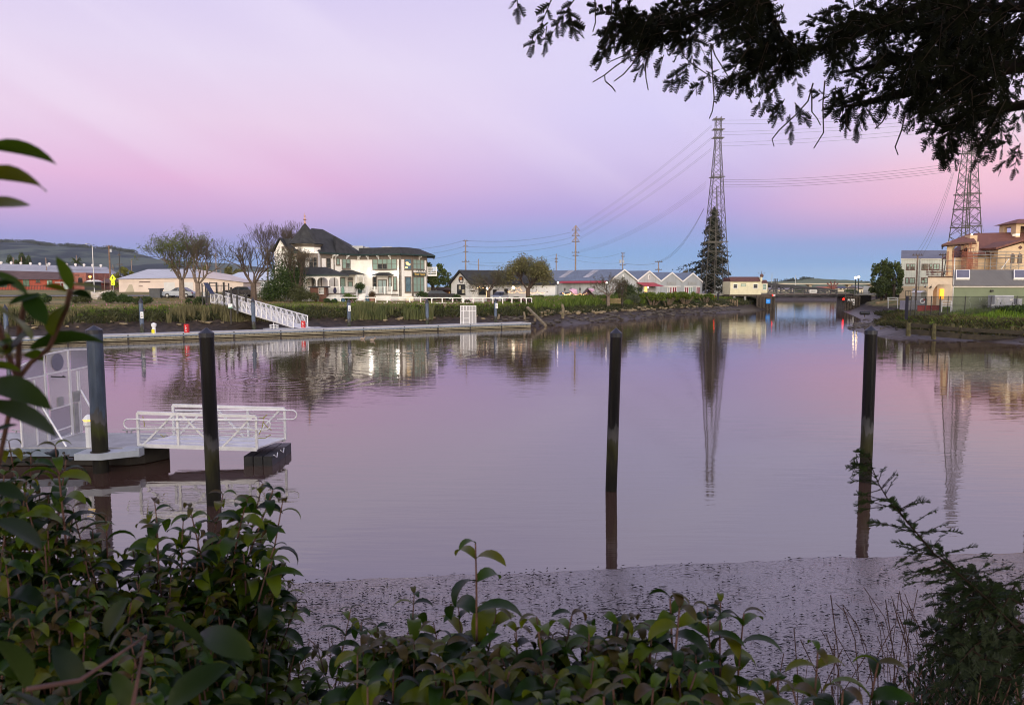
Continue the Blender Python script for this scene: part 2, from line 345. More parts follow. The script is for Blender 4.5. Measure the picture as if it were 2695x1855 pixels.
# rings spreading from the yellow capped pedestal and from the pile off the house
sp=N.new('ShaderNodeSeparateXYZ'); L.new(tc.outputs['Object'],sp.inputs[0])
def ring(c,R,amp,wl):
    global hh
    dx=mth('SUBTRACT',sp.outputs[0],c.x); dy=mth('SUBTRACT',sp.outputs[1],c.y)
    r=mth('SQRT',mth('ADD',mth('MULTIPLY',dx,dx),mth('MULTIPLY',dy,dy)),None)
    f=N.new('ShaderNodeMapRange'); f.inputs['From Min'].default_value=R; f.inputs['From Max'].default_value=R*.25; L.new(r,f.inputs['Value'])
    s_=mth('MULTIPLY',mth('MULTIPLY',mth('SINE',mth('MULTIPLY',r,2*PI/wl),None),f.outputs[0]),amp); hh=mth('ADD',hh,s_)
ring(G(*z1(1350,1262)),11,.0035,1.0); ring(G(*z0(905,800)),9,.004,1.1); ring(G(*z0(640,860)),7,.0035,.9); ring(G(*z0(1120,770)),5,.003,.9)
bp=N.new('ShaderNodeBump'); bp.inputs['Strength'].default_value=1; bp.inputs['Distance'].default_value=1; L.new(hh,bp.inputs['Height']); L.new(bp.outputs[0],b.inputs['Normal'])
w=MB(); w.poly([(-600,-20,0),(600,-20,0),(600,420,0),(-600,420,0)]); single('water',None,None,w,m,kind='structure',origin=(0,0,0))
# ---- mud flat (our side)
nxs=np.array([p.x for p in NEAR]); nys=np.array([p.y for p in NEAR])
xs=np.linspace(-13,20,520); ts=np.linspace(0,1,300)
mx_,mt=np.meshgrid(xs,ts); yw=np.interp(mx_,nxs,nys)+ (fbm(mx_,mx_*0,1.2,4)-.5)*.35+(vnoise(mx_,mx_*0,7,8)-.5)*.05
my_=yw+.5-mt*(yw-3.0+.5); dd=yw-my_
mz=-.03+np.clip(dd,0,20)*.048+ (fbm(mx_*.7,my_*2.2,1.3,21,4)-.5)*.022*np.clip(dd,0,1.0)+(fbm(mx_,my_*1.6,6,31,3)-.5)*.006*np.clip(dd*2,0,1)
mz=np.where(dd<0,-.03+dd*.12,mz)
mz=mz+.034*np.clip(dd/.12,0,1)
V=np.stack([mx_.ravel(),my_.ravel(),mz.ravel()],1); ii=np.arange(520*300).reshape(300,520)
Fq=np.stack([ii[:-1,:-1].ravel(),ii[1:,:-1].ravel(),ii[1:,1:].ravel(),ii[:-1,1:].ravel()],1)
m=bpy.data.materials.new('wet_mud'); nt,N,L=nodes(m); b=N['Principled BSDF']; b.inputs['IOR'].default_value=1.9; b.inputs['Specular IOR Level'].default_value=.6
tc=N.new('ShaderNodeTexCoord')
nz=N.new('ShaderNodeTexNoise'); nz.inputs['Scale'].default_value=.8; nz.inputs['Detail'].default_value=8; L.new(tc.outputs['Object'],nz.inputs['Vector'])
rp=N.new('ShaderNodeValToRGB'); e=rp.color_ramp.elements; e[0].position=.3; e[0].color=(.05,.036,.033,1); e[1].position=.7; e[1].color=(.12,.088,.080,1); L.new(nz.outputs['Fac'],rp.inputs['Fac']); L.new(rp.outputs[0],b.inputs['Base Color'])
n3=N.new('ShaderNodeTexNoise'); n3.inputs['Scale'].default_value=9; n3.inputs['Detail'].default_value=6; L.new(tc.outputs['Object'],n3.inputs['Vector'])
rr=N.new('ShaderNodeMapRange'); rr.inputs['From Min'].default_value=.35; rr.inputs['From Max'].default_value=.7; rr.inputs['To Min'].default_value=.05; rr.inputs['To Max'].default_value=.17; L.new(n3.outputs['Fac'],rr.inputs['Value']); L.new(rr.outputs[0],b.inputs['Roughness'])
mp=N.new('ShaderNodeMapping'); mp.inputs['Scale'].default_value=(1,1.7,1); L.new(tc.outputs['Object'],mp.inputs['Vector'])
n4=N.new('ShaderNodeTexNoise'); n4.inputs['Scale'].default_value=38; n4.inputs['Detail'].default_value=5; L.new(mp.outputs[0],n4.inputs['Vector'])
pw=N.new('ShaderNodeMath'); pw.operation='POWER'; pw.inputs[1].default_value=3; L.new(n4.outputs['Fac'],pw.inputs[0])
mp5=N.new('ShaderNodeMapping'); mp5.inputs['Scale'].default_value=(16,42,16); L.new(tc.outputs['Object'],mp5.inputs['Vector'])
n5=N.new('ShaderNodeTexNoise'); n5.inputs['Scale'].default_value=1; n5.inputs['Detail'].default_value=3; L.new(mp5.outputs[0],n5.inputs['Vector'])
a5=N.new('ShaderNodeMath'); a5.operation='MULTIPLY_ADD'; a5.inputs[1].default_value=.35; L.new(nz.outputs['Fac'],a5.inputs[0]); L.new(n5.outputs['Fac'],a5.inputs[2])
k5=N.new('ShaderNodeMapRange'); k5.inputs['From Min'].default_value=.735; k5.inputs['From Max'].default_value=.80; L.new(a5.outputs[0],k5.inputs['Value'])
i5=N.new('ShaderNodeMapRange'); i5.inputs['To Min'].default_value=.8; i5.inputs['To Max'].default_value=.08; L.new(k5.outputs[0],i5.inputs['Value']); L.new(i5.outputs[0],b.inputs['Specular IOR Level'])
x5=N.new('ShaderNodeMix'); x5.data_type='RGBA'; x5.inputs[7].default_value=(.018,.014,.013,1); L.new(k5.outputs[0],x5.inputs[0]); L.new(rp.outputs[0],x5.inputs[6]); L.new(x5.outputs[2],b.inputs['Base Color'])
bp=N.new('ShaderNodeBump'); bp.inputs['Strength'].default_value=.6; bp.inputs['Distance'].default_value=.010; L.new(pw.outputs[0],bp.inputs['Height']); L.new(bp.outputs[0],b.inputs['Normal'])
single('mud_flat',None,None,(V,Fq),m,kind='structure',origin=(0,0,0),smooth=True)
def mudz(x,y):
    yw=np.interp(x,nxs,nys); return np.clip(yw-y,0,20)*.048+.004
# mud debris
n=11000; x=RNG.uniform(-8,9,n*4); y=RNG.uniform(5.5,14.2,n*4); dd=np.interp(x,nxs,nys)-y
keep=(dd>.02)&(RNG.random(n*4)<np.clip(.12+fbm(x,y,.5,77)*1.7-.75+dd*.07,0.04,1)); x=x[keep][:n];y=y[keep][:n]; k=len(x)
C=np.stack([x,y,mudz(x,y)+.020],1); ang=RNG.normal(0,.55,k); ln=RNG.gamma(1.3,.018,k)+.008; wd=RNG.uniform(.005,.011,k); big=RNG.random(k)<.22; ln[big]=RNG.uniform(.012,.03,big.sum()); wd[big]=ln[big]*.5
d=np.stack([np.cos(ang),np.sin(ang),np.zeros(k)],1); q=np.stack([-np.sin(ang),np.cos(ang),np.zeros(k)],1); z=np.zeros((k,3)); z[:,2]=RNG.uniform(.004,.02,k)
V=np.stack([C-d*ln[:,None],C+q*wd[:,None],C+d*ln[:,None],C-q*wd[:,None],C+z],1).reshape(-1,3); o=np.arange(k)*5
Fq=np.concatenate([np.stack([o,o+3,o+4],1),np.stack([o+3,o+2,o+4],1),np.stack([o+2,o+1,o+4],1),np.stack([o+1,o,o+4],1)])
single('mud_debris','bits of twig, leaf and clod strewn over the wet mud flat','debris',(V,Fq),mat('debris_dark',(.012,.010,.010),.7),kind='stuff',origin=(0,9,0))
# ---- hills
def hill(name,prof,Y,thick,base,mt,label=None):
    V=[];
    n=140; pxs=np.linspace(prof[0][0],prof[-1][0],n)
    rows=14
    for j in range(rows+1):
        t=j/rows
        for i,pxx in enumerate(pxs):
            top=Z(np.interp(pxx,[p[0] for p in prof],[p[1] for p in prof]),Y)
            hgt=max(0,top-base)*(math.sin(min(1,t*1.0)*PI/2)**.8); yy=Y-thick*(1-t); k=Y
            xx=X(pxx,Y); 
            bumpy=(fbm(np.array([xx]),np.array([yy]),9/abs(thick),5)[0]-.5)*(top-base)*.22*math.sin(t*PI)
            V.append((xx,yy,base+hgt+bumpy))
    back=[(x,y+thick*.6,base) for x,y,z in V[-n:]]
    V+=back; rows+=1
    Fq=np.array([(j*n+i,j*n+i+1,(j+1)*n+i+1,(j+1)*n+i) for j in range(rows) for i in range(n-1)])
    return single(name,None,None,(np.array(V),Fq),mt,kind='structure',origin=(0,0,0),smooth=True)
def hillmat(name,grass,wood,scale,th=.5):
    m=bpy.data.materials.new(name); nt,N,L=nodes(m); b=N['Principled BSDF']; b.inputs['Roughness'].default_value=.9; b.inputs['Specular IOR Level'].default_value=.1
    tc=N.new('ShaderNodeTexCoord'); mp=N.new('ShaderNodeMapping'); mp.inputs['Scale'].default_value=(1,.35,2.2); L.new(tc.outputs['Object'],mp.inputs['Vector'])
    n=N.new('ShaderNodeTexNoise'); n.inputs['Scale'].default_value=scale; n.inputs['Detail'].default_value=7; n.inputs['Roughness'].default_value=.55; L.new(mp.outputs[0],n.inputs['Vector'])
    rp=N.new('ShaderNodeValToRGB'); e=rp.color_ramp.elements; e[0].position=th-.03; e[0].color=(*grass,1); e[1].position=th+.03; e[1].color=(*wood,1)
    L.new(n.outputs['Fac'],rp.inputs['Fac']); L.new(rp.outputs[0],b.inputs['Base Color']); return m
hm=hillmat('hazy_grass_woods',(.075,.10,.085),(.018,.030,.042),.0075,.50)  # blue of the distant haze put into the grass and wood colours
prof=[(-500,600),(-250,615),(0,638),(60,641),(100,642),(150,650),(200,651),(250,655),(320,660),(370,668),(420,683),(520,690),(620,695),(760,712),(900,730),(1000,745)]
hill('hills',prof,2300,900,2.0,hm)
hm2=hillmat('far_hill_grass',(.12,.15,.09),(.03,.045,.04),.008,.6)
hill('far_hill',[(1900,747),(1990,742),(2030,741),(2080,741),(2098,736),(2110,734),(2125,737),(2150,740),(2180,743),(2250,744),(2330,746)],1500,400,2.0,hm2)
# hilltop oak woods, leaf clumps following the crest
def woods(prof,Y,px0,px1,n,size,seed,dy=0):
    rng=np.random.default_rng(seed); c=[];r=[]
    for i in range(n):
        px=rng.uniform(px0,px1); py=np.interp(px,[p[0] for p in prof],[p[1] for p in prof])+dy*rng.random()
        w=P(px,py,Y); c.append((w.x,w.y-rng.uniform(0,40),w.z+size*.2)); r.append((size*rng.uniform(.8,2.0),size*1.2,size*rng.uniform(.5,1.0)))
    C=shell_pts(c,r,n*90,rng,.3); return leaves_np(C,size*.45,rng)
wm=leafmat('oak_woods',(.018,.028,.016),(.04,.055,.028),.8,.1,.02)
parts=[woods(prof,2290,a,b,n,11,i) for i,(a,b,n) in enumerate(((-60,62,16),(62,104,12),(110,152,14),(182,200,4),(200,250,12),(250,350,22),(355,362,1),(-80,420,8)))]
single('hilltop_woods','dark oak woods along the crest of the far hills','woods',join_np(parts),wm,kind='stuff',origin=tuple(P(150,650,2290)))
prof2=[(1990,742),(2080,741),(2098,736),(2110,734),(2125,737),(2150,740),(2180,743),(2330,745)]
parts=[woods(prof2,1495,a,b,n,s,50+i) for i,(a,b,n,s) in enumerate(((2098,2132,14,5),(2068,2078,6,7),(2050,2056,2,4),(2180,2218,10,5),(2225,2300,12,4),(2135,2170,6,3)))]
single('hilltop_woods','small dark woods on the low far hill behind the bridge','woods',join_np(parts),wm,kind='stuff',origin=tuple(P(2110,738,1495)))
# ---- world: dusk sky with the pink belt opposite the sunken sun
wd=bpy.data.worlds.new('World'); scene.world=wd; wd.use_nodes=True; nt=wd.node_tree; N=nt.nodes; L=nt.links; bg=N['Background']
tc=N.new('ShaderNodeTexCoord'); sp=N.new('ShaderNodeSeparateXYZ'); L.new(tc.outputs['Generated'],sp.inputs[0])
def lin(c): return tuple(((v/255)/12.92 if v<=10.3 else ((v/255+.055)/1.055)**2.4) for v in c)
def ramp(stops):
    r=N.new('ShaderNodeValToRGB'); r.color_ramp.interpolation='EASE'; e=r.color_ramp.elements
    for i,(p,c) in enumerate(stops):
        x=e[i] if i<2 else e.new(p)
        x.position=p; x.color=(*lin(c),1)
    r.color_ramp.interpolation='LINEAR'; L.new(zs,r.inputs['Fac']); return r.outputs['Color']
def mt_(op,a,b_=None,c=None):
    n=N.new('ShaderNodeMath'); n.operation=op
    for i,q in enumerate((a,b_,c)):
        if q is None: continue
        if isinstance(q,(int,float)): n.inputs[i].default_value=q
        else: L.new(q,n.inputs[i])
    return n.outputs[0]
zs=mt_('MAXIMUM',sp.outputs[2],0.0)
SKY_L=[(0,(118,154,202)),(.03,(122,152,202)),(.058,(152,150,206)),(.09,(194,160,207)),(.13,(218,170,210)),(.2,(224,198,224)),(.27,(220,206,232)),(.36,(206,196,232)),(.55,(186,182,220)),(1,(135,138,188))]
SKY_C=[(0,(134,174,214)),(.045,(124,163,213)),(.072,(144,158,213)),(.10,(172,158,214)),(.13,(190,172,218)),(.17,(202,188,228)),(.22,(206,198,236)),(.30,(210,204,238)),(.42,(206,196,232)),(1,(135,138,188))]
SKY_R=[(0,(140,182,216)),(.03,(124,164,212)),(.055,(144,156,206)),(.075,(190,158,202)),(.10,(226,176,202)),(.135,(238,188,206)),(.18,(228,204,222)),(.25,(212,200,232)),(.42,(206,196,232)),(1,(135,138,188))]
cl,cc,cr=ramp(SKY_L),ramp(SKY_C),ramp(SKY_R)
def mix(f,a,b_):
    n=N.new('ShaderNodeMix'); n.data_type='RGBA'; L.new(f,n.inputs[0]); L.new(a,n.inputs[6]); L.new(b_,n.inputs[7]); return n.outputs[2]
def mr(v,a,b_,sm=True):
    n=N.new('ShaderNodeMapRange'); n.interpolation_type='SMOOTHSTEP'; n.inputs['From Min'].default_value=a; n.inputs['From Max'].default_value=b_; L.new(v,n.inputs['Value']); return n.outputs[0]
nz=N.new('ShaderNodeTexNoise'); nz.inputs['Scale'].default_value=2.2; nz.inputs['Detail'].default_value=2; L.new(tc.outputs['Generated'],nz.inputs['Vector'])
# slanting bands: the azimuth is skewed with height
azs=mt_('ADD',mt_('MULTIPLY_ADD',sp.outputs[2],-.9,sp.outputs[0]),mt_('MULTIPLY_ADD',nz.outputs['Fac'],.16,-.08))
c1=mix(mr(azs,-.50,.0),cl,cc); c2=mix(mr(azs,.12,.44),c1,cr)
cmb=N.new('ShaderNodeCombineXYZ'); L.new(mt_('MULTIPLY',mt_('MULTIPLY_ADD',sp.outputs[2],1.5,sp.outputs[0]),5.0),cmb.inputs[0]); L.new(mt_('MULTIPLY',sp.outputs[2],2.2),cmb.inputs[1])
st=N.new('ShaderNodeTexNoise'); st.inputs['Scale'].default_value=1; st.inputs['Detail'].default_value=3; st.inputs['Distortion'].default_value=.4; L.new(cmb.outputs[0],st.inputs['Vector'])
pale=N.new('ShaderNodeRGB'); pale.outputs[0].default_value=(*lin((236,226,244)),1)
c2=mix(mt_('MULTIPLY',mt_('MULTIPLY',mr(st.outputs['Fac'],.42,.72),mr(zs,.06,.2)),.30),c2,pale.outputs[0])
bk=N.new('ShaderNodeValToRGB'); e=bk.color_ramp.elements; e[0].position=0; e[0].color=(3.0,2.2,1.35,1); e[1].position=1; e[1].color=(.25,.32,.6,1); x=e.new(.35); x.color=(1.6,1.5,1.45,1); L.new(zs,bk.inputs['Fac'])
c3=mix(mr(sp.outputs[1],.05,-.55),c2,bk.outputs['Color'])
sk=N.new('ShaderNodeTexSky'); sk.sky_type='NISHITA'; sk.sun_disc=False; sk.sun_elevation=math.radians(1.5); sk.sun_rotation=math.radians(188)
ad=N.new('ShaderNodeMix'); ad.data_type='RGBA'; ad.blend_type='ADD'; ad.inputs[0].default_value=.01; L.new(c3,ad.inputs[6]); L.new(sk.outputs[0],ad.inputs[7])
L.new(ad.outputs[2],bg.inputs['Color']); bg.inputs['Strength'].default_value=1.1
# soft afterglow from the sunken sun behind us
sl=bpy.data.lights.new('sun','SUN'); sl.energy=2.2; sl.angle=math.radians(40); sl.color=(1,.90,.80)
so=bpy.data.objects.new('sun',sl); COL.objects.link(so); so.rotation_euler=Vector((-.14,1,-.30)).to_track_quat('-Z','Y').to_euler()
# ---- camera
cd=bpy.data.cameras.new('camera'); cam=bpy.data.objects.new('camera',cd); COL.objects.link(cam); cam.location=(0,0,CAMZ); cam.rotation_euler=(PI/2-PITCH,0,0)
cd.sensor_width=36; cd.lens=FPX/2695*36; cd.clip_end=20000; cd.clip_start=.02; scene.camera=cam
cd.dof.use_dof=True; cd.dof.focus_distance=30; cd.dof.aperture_fstop=7.5
vs=scene.view_settings; vs.view_transform='Standard'; vs.look='None'; vs.exposure=0; vs.gamma=1
scene.cycles.filter_width=1.05
scene.cycles.max_bounces=6; scene.cycles.transparent_max_bounces=8; scene.cycles.caustics_reflective=False; scene.cycles.caustics_refractive=False
# ---- haze
hz=MB(); hz.box(-4300,4300,-250,6500,-3.2,152); 
hmz=bpy.data.materials.new('haze_air'); nt,N,L=nodes(hmz); N.remove(N['Principled BSDF']); pv=N.new('ShaderNodeVolumePrincipled'); pv.inputs['Color'].default_value=(.72,.78,.95,1); pv.inputs['Density'].default_value=.00005; pv.inputs['Anisotropy'].default_value=0
L.new(pv.outputs[0],N['Material Output'].inputs['Volume'])
ho=bpy.data.objects.new('haze',mesh_from(hz.v,hz.f,'haze')); ho.data.materials.append(hmz); COL.objects.link(ho); ho['kind']='stuff'; ho['label']='faint blue evening haze over the river valley'
# ================================================================ facade helper
class Face:
    """a vertical plane through two plan points; photo pixels are projected on to it"""
    def __init__(s,A,B):
        s.A=Vector((A[0],A[1])); s.B=Vector((B[0],B[1])); d=s.B-s.A; s.L=d.length; s.d=d/s.L
        n=Vector((s.d.y,-s.d.x)); s.n=n if n.dot(-s.A)>0 else -n
    def s(s,px,py=735):
        u=(px-CX)/FPX; v=(CY-py)/FPX; r=u/(cp_+v*sp_)   # x=r*y
        return ((r*s.A.y-s.A.x)/(s.d.x-r*s.d.y))
    def z(s,px,py):
        S=s.s(px,py); return Z(py,s.A.y+S*s.d.y)
    def pt(s,S,z,o=0): q=s.A+s.d*S+s.n*o; return Vector((q.x,q.y,z))
    def box(s,mb,s0,s1,z0,z1,o0,o1):
        P8=[s.pt(S,zz,o) for zz in(z0,z1) for S,o in((s0,o0),(s1,o0),(s1,o1),(s0,o1))]
        return mb.add(P8,[(0,3,2,1),(4,5,6,7),(0,1,5,4),(1,2,6,5),(2,3,7,6),(3,0,4,7)])
    def pb(s,mb,p0,p1,o0,o1):
        (x0,y0),(x1,y1)=p0,p1; xm=(x0+x1)/2
        return s.box(mb,s.s(x0,(y0+y1)/2),s.s(x1,(y0+y1)/2),s.z(xm,y1),s.z(xm,y0),o0,o1)
    def poly(s,mb,pts,o0,o1):
        a=[s.pt(s.s(*p),s.z(*p),o0) for p in pts]; off=s.n*(o1-o0); return mb.prism(a,(off.x,off.y,0))
def win(T,F,p0,p1,cols=1,rows=2,trim=None,pane=None,fw=.14,out=.08,name='window',dark=(),sill=True,darkm=None,blind=None):
    (x0,y0),(x1,y1)=p0,p1; xm=(x0+x1)/2; ym=(y0+y1)/2
    s0,s1=sorted((F.s(x0,ym),F.s(x1,ym))); za,zb=F.z(xm,y1),F.z(xm,y0)
    m=MB(); F.box(m,s0,s0+fw,za,zb,0,out); F.box(m,s1-fw,s1,za,zb,0,out); F.box(m,s0+fw,s1-fw,zb-fw,zb,0,out); F.box(m,s0+fw,s1-fw,za,za+fw,0,out)
    w=(s1-s0-2*fw)/cols; t=fw*.5; h=(zb-za-2*fw)/rows
    for i in range(1,cols): c=s0+fw+w*i; F.box(m,c-t/2*1.6,c+t/2*1.6,za+fw,zb-fw,.0,out*.9)
    for j in range(1,rows):
        for i in range(cols): c=s0+fw+w*i; F.box(m,c+t*.8*(i>0),c+w-t*.8*(i<cols-1),za+fw+h*j-t*.35,za+fw+h*j+t*.35,.0,out*.75)
    if sill: F.box(m,s0-.05,s1+.05,za-.06,za-.002,0,out+.05)
    wd=T.part(name,m,trim,world=True)
    g=MB(); F.box(g,s0+fw+.002,s1-fw-.002,za+fw+.002,zb-fw-.002,.003,out*.4); T.part('pane',g,pane,world=True,parent=wd)
    if dark:
        g=MB()
        for (c,r) in dark: F.box(g,s0+fw+w*c+t,s0+fw+w*(c+1)-t,za+fw+h*r+t*.4,za+fw+h*(r+1)-t*.4,out*.4+.002,out*.4+.012)
        T.part('open_sash',g,darkm,world=True,parent=wd)
    return wd
M=MATS
mat('siding_white',(.88,.86,.80),.6,.03,1.2,pattern='clap',psize=.24)
mat('paint_white',(.80,.79,.76),.5,.04,2); mat('trim_taupe',(.17,.14,.115),.6,.06,2); mat('trim_green',(.018,.045,.042),.5,.1,3)
mat('shingle_charcoal',(.034,.035,.036),.85,.22,1.6,pattern='shingle',psize=.22)
mat('blind_mint',(.25,.36,.31),.25,.06,2,spec=.6); mat('glass_dark',(.022,.026,.030),.08,.1,2,spec=.9); mat('glass_blue',(.10,.18,.23),.07,.15,1.5,spec=.9)
mat('blind_pale',(.36,.46,.45),.3,.05,2,spec=.6); mat('grey_metal',(.36,.37,.38),.45,.1,3,metal=.4); mat('wood_brown',(.13,.055,.035),.7,.2,3,pattern='plank',psize=.18)
mat('black_iron',(.012,.012,.014),.5,.1,4); mat('terracotta',(.30,.17,.12),.7,.1,3); mat('finial_copper',(.50,.30,.26),.5,.1,5)
emat('floodlight',(1,.96,.88),22); emat('warm_pane',(1,.62,.22),2.3); emat('bulb_warm',(1,.55,.22),4)
leafmat('shrub_green',(.022,.045,.012),(.075,.12,.030),.65,.3,.8)
leafmat('olive_leaf',(.045,.055,.022),(.12,.13,.050),.65,.3,.8)
HG=2.62
def hx(px,Y): return (X(px,Y),Y)
T=Thing('river_house','large white Victorian house with charcoal turret roof and wraparound porch','house',(X(900,117),117,HG))
c0=hx(H1(490,0)[0],110.4); c1=hx(845,112.3); ci=hx(946,120.4); k1=hx(1054,117); k2=hx(1086,119.2); k3=hx(1124.5,122.5)
EZ=10.18
WALL=MB()
def wallprism(pts,z0,z1): WALL.prism([(x,y,z0) for x,y in pts],(0,0,z1-z0))
back=135
wallprism([c1,ci,k1,k2,k3,(k3[0]*back/k3[1]-1,back),(c0[0],back),(c0[0],113.2),(c1[0],113.2)],HG-.2,EZ)
FL=Face(c1,ci); FR=Face(ci,k1); FB=Face(k1,k2); FC=Face(k2,k3); FT=Face((c0[0],110.4),(c1[0],110.9))
wallprism([(c0[0]+.01,113.25),(c0[0]+.01,110.4),(c1[0]-.01,110.9),(c1[0]-.01,113.25)],HG-.2,EZ+.02)
T.part('wall',WALL,M['siding_white'],world=True)
# upper turret stage and its roof
tx=X(H1(730,0)[0],112.4); m=MB(); m.lathe((tx,112.6,EZ-.05),[(2.25,0),(2.02,.35),(2.0,1.25)],8); T.part('turret_wall',m,M['siding_white'],world=True)
zt=Z(H1(0,550)[1],112.4); za=Z(H1(0,172)[1],112.4)
def octo(c,z,r,rot=0): return [(c[0]+r*math.cos(rot+PI/4*i),c[1]+r*math.sin(rot+PI/4*i),z) for i in range(8)]
m=MB(); ax=X(H1(708,0)[0],112.6); lo=octo((ax+.15,112.6),zt,2.75,-PI/2); hi=octo((ax,112.6),zt+1.0,1.75,-PI/2); 
m.add(lo+hi+[(ax,112.6,za)],[(i,(i+1)%8,8+(i+1)%8,8+i) for i in range(8)]+[(8+i,8+(i+1)%8,16) for i in range(8)]+[tuple(range(7,-1,-1))])
rf=T.part('turret_roof',m,M['shingle_charcoal'],world=True)
m=MB(); m.lathe((ax,112.6,za-.15),[(.20,0),(.12,.3),(.10,.5),(.32,.62),(.10,.8),(.07,1.0),(.18,1.12),(.05,1.3),(.02,1.6)],8); T.part('finial',m,M['finial_copper'],world=True,parent=rf)
m=MB(); m.lathe((tx,112.6,zt-.5),[(2.06,0),(2.06,.12),(2.5,.40)],8); T.part('cornice',m,M['trim_taupe'],world=True)
# main hipped roof, cross hip and mansard of the right wing
m=MB()
def rv(hx_,hy_,Y): px,py=H1(hx_,hy_); w=P(px,py,Y); return (w.x,w.y,w.z)
ec0=(c0[0]-.3,110.0,EZ); ec1=(c1[0]+.1,111.6,EZ); eci=(ci[0]+.2,119.6,EZ)
r1=rv(795,272,118); r2=rv(990,290,121)
m.add([ec0,ec1,eci,(eci[0]+.3,131,EZ),(c0[0]-.3,131,EZ),r1,r2],[(0,1,5),(1,2,6,5),(2,3,6),(3,4,5,6),(4,0,5),(4,3,2,1,0)])
p1=rv(1160,415,118.6); p2=rv(1215,411,117.6); ea=FL.pt(FL.s(880),EZ,.5); eb=eci
m.add([ea,(eb[0]-.01,eb[1]-.05,EZ+.01),p2,p1,(eb[0],126,EZ+.02)],[(0,1,2),(0,2,3),(1,4,2),(4,3,2)])
T.part('roof',m,M['shingle_charcoal'],world=True)
m=MB()
def off(F,S,o,z): return F.pt(S,z,o)
def mid(Fa,Fb,pt,o,z):
    n=(Fa.n+Fb.n); n=n/ n.length; k=o/max(.5,n.dot(Fa.n)); return (pt[0]+n.x*k,pt[1]+n.y*k,z)
lo=[mid(FL,FR,ci,.7,EZ-.02),mid(FR,FB,k1,.7,EZ-.02),mid(FB,FC,k2,.7,EZ-.02),mid(FC,FC,k3,.7,EZ-.02)]; lo[3]=(lo[3][0]+.7,lo[3][1]+.3,EZ-.02)
UP=EZ+1.05
up=[mid(FL,FR,ci,-.1,UP),mid(FR,FB,k1,-.35,UP),mid(FB,FC,k2,-.35,UP),mid(FC,FC,k3,-.5,UP)]; up[3]=(up[3][0]-.9,up[3][1]+.3,UP)
lo.append((lo[3][0]*back/lo[3][1]-.2,back,EZ-.02)); up.append((up[3][0]*back/up[3][1]-.6,back,UP)); lo.append((ci[0]-.5,back,EZ-.02)); up.append((ci[0]-.5,back,UP))
m.add(lo+up,[(i,(i+1)%6,6+(i+1)%6,6+i) for i in range(6)]+[(6,7,8,9,10,11),(5,4,3,2,1,0)])
T.part('mansard_roof',m,M['shingle_charcoal'],world=True)
# fascia gutter, frieze, brackets
m=MB()
for a,b in ((ec0,ec1),(ec1,eci),(lo[0],lo[1]),(lo[1],lo[2]),(lo[2],lo[3]),(lo[3],lo[4])):
    m.bar((a[0],a[1],EZ-.12),(b[0],b[1],EZ-.12),.16,.2)
T.part('gutter',m,M['trim_green'],world=True)
m=MB()
for F in(FT,FL,FR,FB,FC): F.box(m,.02,F.L-.02,EZ-.85,EZ-.22,0,.07)
for F,e in((FL,0),(FR,F.L),(FB,0),(FC,0),(FC,FC.L-.2),(FB,FB.L-.2),(FR,FR.L-.22),(FT,0),(FT,FT.L-.2)): 
    S=e if F is not FR else FR.L-.22
    F.box(m,S,S+.2,HG+.9,EZ-.85,0,.05)
F=FL; S=F.s(H1(1195,0)[0]); F.box(m,S-.1,S+.1,HG+2.2,EZ-.85,0,.06)
T.part('frieze_trim',m,M['trim_taupe'],world=True)
m=MB()
for F,pxs in((FL,[H1(x,0)[0] for x in(1165,1215,1410,1605)]),(FR,[H2(x,0)[0] for x in(60,260,490,745)]),(FC,[H2(1365,0)[0]])):
    for px in pxs:
        S=F.s(px); F.poly(m,[(px-1,0),(px+1,0),(px,0)],0,0) if 0 else None
        a=[F.pt(S-.09,EZ-.25,.08),F.pt(S-.09,EZ-.25,.62),F.pt(S-.09,EZ-.42,.60),F.pt(S-.09,EZ-.55,.25),F.pt(S-.09,EZ-.85,.08)]
        m=MB(); m.prism(a,(F.d.x*.18,F.d.y*.18,0)); T.part('eave_bracket',m,M['paint_white'],world=True)
W=lambda F,z,a,b,**k: win(T,F,z(a[0],a[1]),z(b[0],b[1]),trim=M['trim_taupe'],darkm=M['glass_dark'],**k)
W(FT,H1,(745,760),(912,968),cols=2,pane=M['glass_dark']); W(FT,H1,(560,760),(690,968),cols=2,pane=M['glass_dark'])
W(FL,H1,(1050,770),(1130,972),pane=M['glass_dark']); W(FL,H1,(1222,775),(1292,918),pane=M['blind_mint']); W(FL,H1,(1325,782),(1475,985),cols=2,pane=M['blind_mint'],dark=((1,0),))
W(FR,H2,(340,490),(888,760),cols=5,pane=M['blind_mint'],dark=((1,0),(2,0)))
emat('lit_pane',(1,.70,.36),.75)
wd=W(FB,H2,(1040,490),(1200,758),rows=1,pane=M['glass_blue'])
g=MB()
for a,b,c,d in((1085,503,1160,527),(1070,585,1140,613),(1075,622,1183,650),(1110,650,1175,664),(1050,690,1125,726)):
    q0,q1=H2(a,b),H2(c,d); xm=(q0[0]+q1[0])/2; s_=F=FB
    cs=(F.s(q0[0])+F.s(q1[0]))/2; cz=(F.z(xm,q0[1])+F.z(xm,q1[1]))/2; rs=abs(F.s(q1[0])-F.s(q0[0]))/2; rz_=abs(F.z(xm,q0[1])-F.z(xm,q1[1]))/2
    g.prism([F.pt(cs+rs*math.cos(t*PI/5),cz+rz_*math.sin(t*PI/5),.03) for t in range(10)],(F.n.x*.006,F.n.y*.006,0))
T.part('lit_lamps_in_window',g,emat('interior_lamp',(1,.66,.25),1.5),world=True,parent=wd)
W(FC,H2,(1225,495),(1480,755),cols=3,pane=M['blind_mint'])
W(FB,H2,(1050,905),(1192,1260),rows=1,pane=M['glass_blue']); W(FC,H2,(1230,905),(1478,1260),cols=3,pane=M['blind_mint'])
